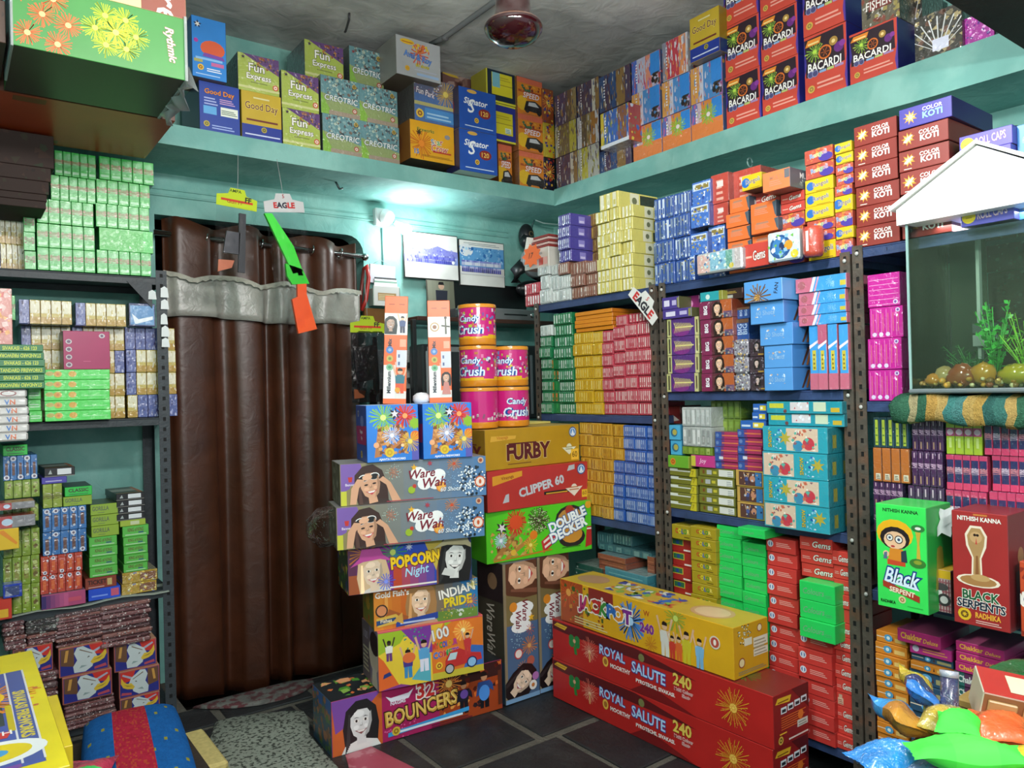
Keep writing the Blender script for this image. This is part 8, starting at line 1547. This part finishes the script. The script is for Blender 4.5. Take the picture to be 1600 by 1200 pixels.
for s in (0, 1):
    for i in range(nx):
        for j in range(ny):
            k.f.append(tuple(s*N+q for q in (i*(ny+1)+j, (i+1)*(ny+1)+j, (i+1)*(ny+1)+j+1, i*(ny+1)+j+1)[::1 if s == 0 else -1])); u = (i+.5)/nx
            band = .3 < u < .64; c = rd.choice(('#a8243c', '#a8283e', '#9f2238', '#b04434', '#a8243c')) if band else ('#8a8a3a' if (i//2*7+j//2*5) % 43 == 0 else rd.choice(('#1a5a9e', '#1b5ca1', '#1a5799')))
            k.c.append(lin(c)); k.sm.append(True)
k.v = V; k.obj('cover', 'cushion', o)
M['mat'] = mat('speckled_mat', '#8f968a', .95, var=.1, bump=.6, bscale=120, col2='#3c413a', c2scale=70, c2at=(.52, .58))
def floor_sheet(name, pts, th, m, label, cat, z=.001, wave=.0):
    k = MB(); n = len(pts); cx = sum(p[0] for p in pts)/n; cy = sum(p[1] for p in pts)/n
    ring = lambda s, zz: [(cx+(x-cx)*s, cy+(y-cy)*s, zz+wave*math.sin(9*x+7*y)) for x, y in pts]
    V = ring(1, z)+ring(1, z+th*.5)+ring(.97, z+th)+ring(.5, z+th*1.15)+[(cx, cy, z+th*1.1)]; F = [(r*n+i, r*n+(i+1) % n, (r+1)*n+(i+1) % n, (r+1)*n+i) for r in range(3) for i in range(n)]+[(3*n+i, 3*n+(i+1) % n, 4*n) for i in range(n)]
    k.add(V, F, '#fff', True); return tag(k.obj(name, m), label, cat)
floor_sheet('floor_mat', [(.7, 2.3), (1.1, 2.3), (1.125, 2.55), (1.13, 2.75), (1.15, 2.98), (1.2, 3.1), (1.215, 3.2), (1.15, 3.255), (1.05, 3.3), (.95, 3.34), (.88, 3.345), (.82, 3.2), (.77, 2.98), (.74, 2.75)], .022, 'mat', 'speckled grey mat left of the picture carton pile', 'mat')
M['rug'] = mat('red_mottled_rug', '#5a3034', .95, var=.3, vscale=30, bump=.5, bscale=150, col2='#6a6a66', c2scale=26, c2at=(.45, .55))
floor_sheet('door_rug', [(.85, 3.59), (.92, 3.53), (1.0, 3.47), (1.1, 3.43), (1.2, 3.42), (1.3, 3.44), (1.38, 3.5), (1.4, 3.56), (1.3, 3.6), (1.1, 3.605), (.95, 3.605)], .01, 'rug', 'red mottled rug at the foot of the brown curtain', 'rug')
floor_sheet('pink_tile', [(1.2, 2.745), (1.31, 2.745), (1.37, 2.42), (1.1, 2.42)], .004, mat('pink_tile', '#a8465a', .5, var=.15, col2='#b8707c', c2scale=12, c2at=(.56, .6)), 'pink tile showing in front of the bottom picture carton', 'tile')
k = MB()
for i, c in enumerate(('#b8b48a', '#a8a878', '#c8b878')): k.cbox(.655+.01*i, 2.72+.03*i, .002+.034*i, .8-.012*i, 3.16-.02*i, .034+.034*i, c, .012)
tag(k.obj('folded_cloth', 'cloth'), 'folded pale yellow cloth beside the blue cushion', 'cloth')
# ------------------------------------------------------------------ tray of packets at the near right
tr = empty('display_tray', (1.65, .45, .6)); tag(tr, 'shallow cardboard tray of packets at the bottom right', 'tray'); k = MB(); k.cbox(-.36, -.42, -.02, .5, .3, 0, '#8a6a44', .003); k.obj('base', 'matte', tr)
for a, b_ in (((-.36, -.42, 0), (-.352, .3, .075)), ((.492, -.42, 0), (.5, .3, .075)), ((-.352, .292, 0), (.492, .3, .075)), ((-.352, -.42, 0), (.492, -.412, .075))): k = MB(); k.cbox(*a, *b_, '#94724a', .002); k.obj('side_wall', 'matte', tr)
k = MB(); k.cbox(1.33, .06, 0, 2.1, .72, .578, '#4a3a2c', .01); tag(k.obj('counter_block', 'dark'), 'dark counter block below the packet tray', 'counter')
g = 'packets in the tray at the bottom right'
pouch('snack_packet', 'bright blue packet at the left end of the tray', 'packet', (1.4, .715, .695), -28, .165, .085, .05, ('#1f8ae0', '#2a94e8', '#1c7cd0'), 'foil', None, 0, g)
pouch('snack_packet', 'slate blue packet lying in front in the tray', 'packet', (1.44, .63, .69), -20, .2, .08, .05, ('#4a6a9a', '#5a7aa0', '#7a8aa8'), 'foil', None, 0, g)
pouch('snack_packet', 'tan packet leaning against the orange cartons', 'packet', (1.53, .77, .715), 55, .12, .09, .05, ('#c88a2a', '#b87a2a', '#3a9ae0', '#2a86d8'), 'film', None, 30, g)
pouch('snack_packet', 'blue and yellow packet at the back of the tray', 'packet', (1.62, .775, .75), 35, .13, .08, .04, ('#2a7ad0', '#1a2a6a', '#e0c020', '#e0c020', '#d8b81e'), 'foil', None, 40, g)
pouch('snack_packet', 'golden crumpled packet in the middle of the tray', 'packet', (1.58, .7, .715), 20, .13, .1, .05, ('#b8a03a', '#c8a82a', '#a8984a', '#d8c060'), 'foil', None, 10, g)
pouch('snack_packet', 'orange packet behind the neon green one', 'packet', (1.6, .615, .725), 25, .13, .1, .05, ('#e8602a', '#ee6a30'), 'film', None, 0, g)
pouch('snack_packet', 'yellow packet at the near edge of the tray', 'packet', (1.53, .52, .715), -10, .2, .1, .05, ('#c8b01e', '#d8c02a', '#b8a838', '#e0b41e'), 'film', None, 0, g)
pouch('snack_packet', 'neon green packet in front in the tray', 'packet', (1.43, .6, .735), -48, .2, .075, .05, ('#4ae84a', '#52f04e', '#4ae84a'), 'matte', None, 0, g)
pouch('snack_packet', 'neon green round packet behind the long one', 'packet', (1.52, .655, .74), 20, .085, .075, .05, ('#4ae84a', '#44e046'), 'matte', None, 0, g)
k = MB(); k.tube([(1.6, .705, .68), (1.612, .71, .74), (1.625, .715, .79)], .017, '#2a2656', 10); k.tube([(1.624, .7148, .788), (1.627, .716, .8)], .018, '#a8a8b8', 10); tag(k.obj('foil_roll', 'foil'), 'dark violet roll standing upright in the tray', 'roll', g)
o = empty('match_carton', (1.72, .6, .735)); o.rotation_euler = (math.radians(12), math.radians(8), math.radians(-58)); tag(o, 'red carton showing its cells in the tray', 'carton', g); k = MB(); k.cbox(-.1, -.05, -.04, .1, .05, .04, dict(F='#8a5a3a', T='#b8302a', L='#c8c4b0', R='#a02a24'), .002); k.obj('case', 'card', o)
for i in range(3):
    for j in range(2): k = MB(); k.cbox(-.09+.06*i, -.056, -.034+.034*j, -.04+.06*i, -.049, -.006+.034*j, '#b08a5a', .002); k.obj('cell', 'card', o)
k = MB(); k.cbox(-.05, -.03, .0405, .02, .03, .042, '#d8d0b0', .0005); k.obj('label', 'matte', o)
k = MB(); k.cbox(1.75, .62, .68, 2.0, .76, .7, '#a88a4a', .004); tag(k.obj('card_strip', 'matte'), 'tan card strip at the back of the tray', 'card')
pouch('snack_packet', 'dark green packet at the right frame edge', 'packet', (1.86, .66, .75), -30, .16, .09, .05, ('#1f5a2a', '#2a6a34'), 'film', None, 0, g)
k = MB(); k.lathe([(0, 0), (.03, .0), (.038, .012), (.036, .03), (.02, .042), (0, .044)], '#dfe2e8', 18); o = k.obj('white_cup', 'plastic'); o.location = (1.607, 2.8, 1.3445); tag(o, 'small upturned white cup behind the right blue cube', 'cup')
k = MB(); V = [(2.36+.02*math.sin(i*1.9)+.006*j, 1.08-.012*i+.004*math.sin(j*2.3), .93+.019*j+.008*math.sin(i*2.7+j)) for i in range(6) for j in range(5)]
k.add(V, [(5*i+j, 5*i+j+1, 5*i+j+6, 5*i+j+5) for i in range(5) for j in range(4)], '#b8bcbc', True); tag(k.obj('torn_paper', 'matte'), 'crumpled grey paper between the two snake cartons', 'paper')
for i, (y, z, c) in enumerate(((.93, 2.12, '#3a3a20'), (.88, 2.1, '#4a3a20'), (.8, 2.11, '#2a3a2a'))): pouch('film_pack', ('far', 'middle', 'near')[i]+' of the dark packs strewn over the lilac cartons', 'pack', (2.62, y, z), 60+20*i, .22, .1, .05, (c, '#6a6a2a', c), 'film', None, 12, 'dark packs over the lilac cartons')
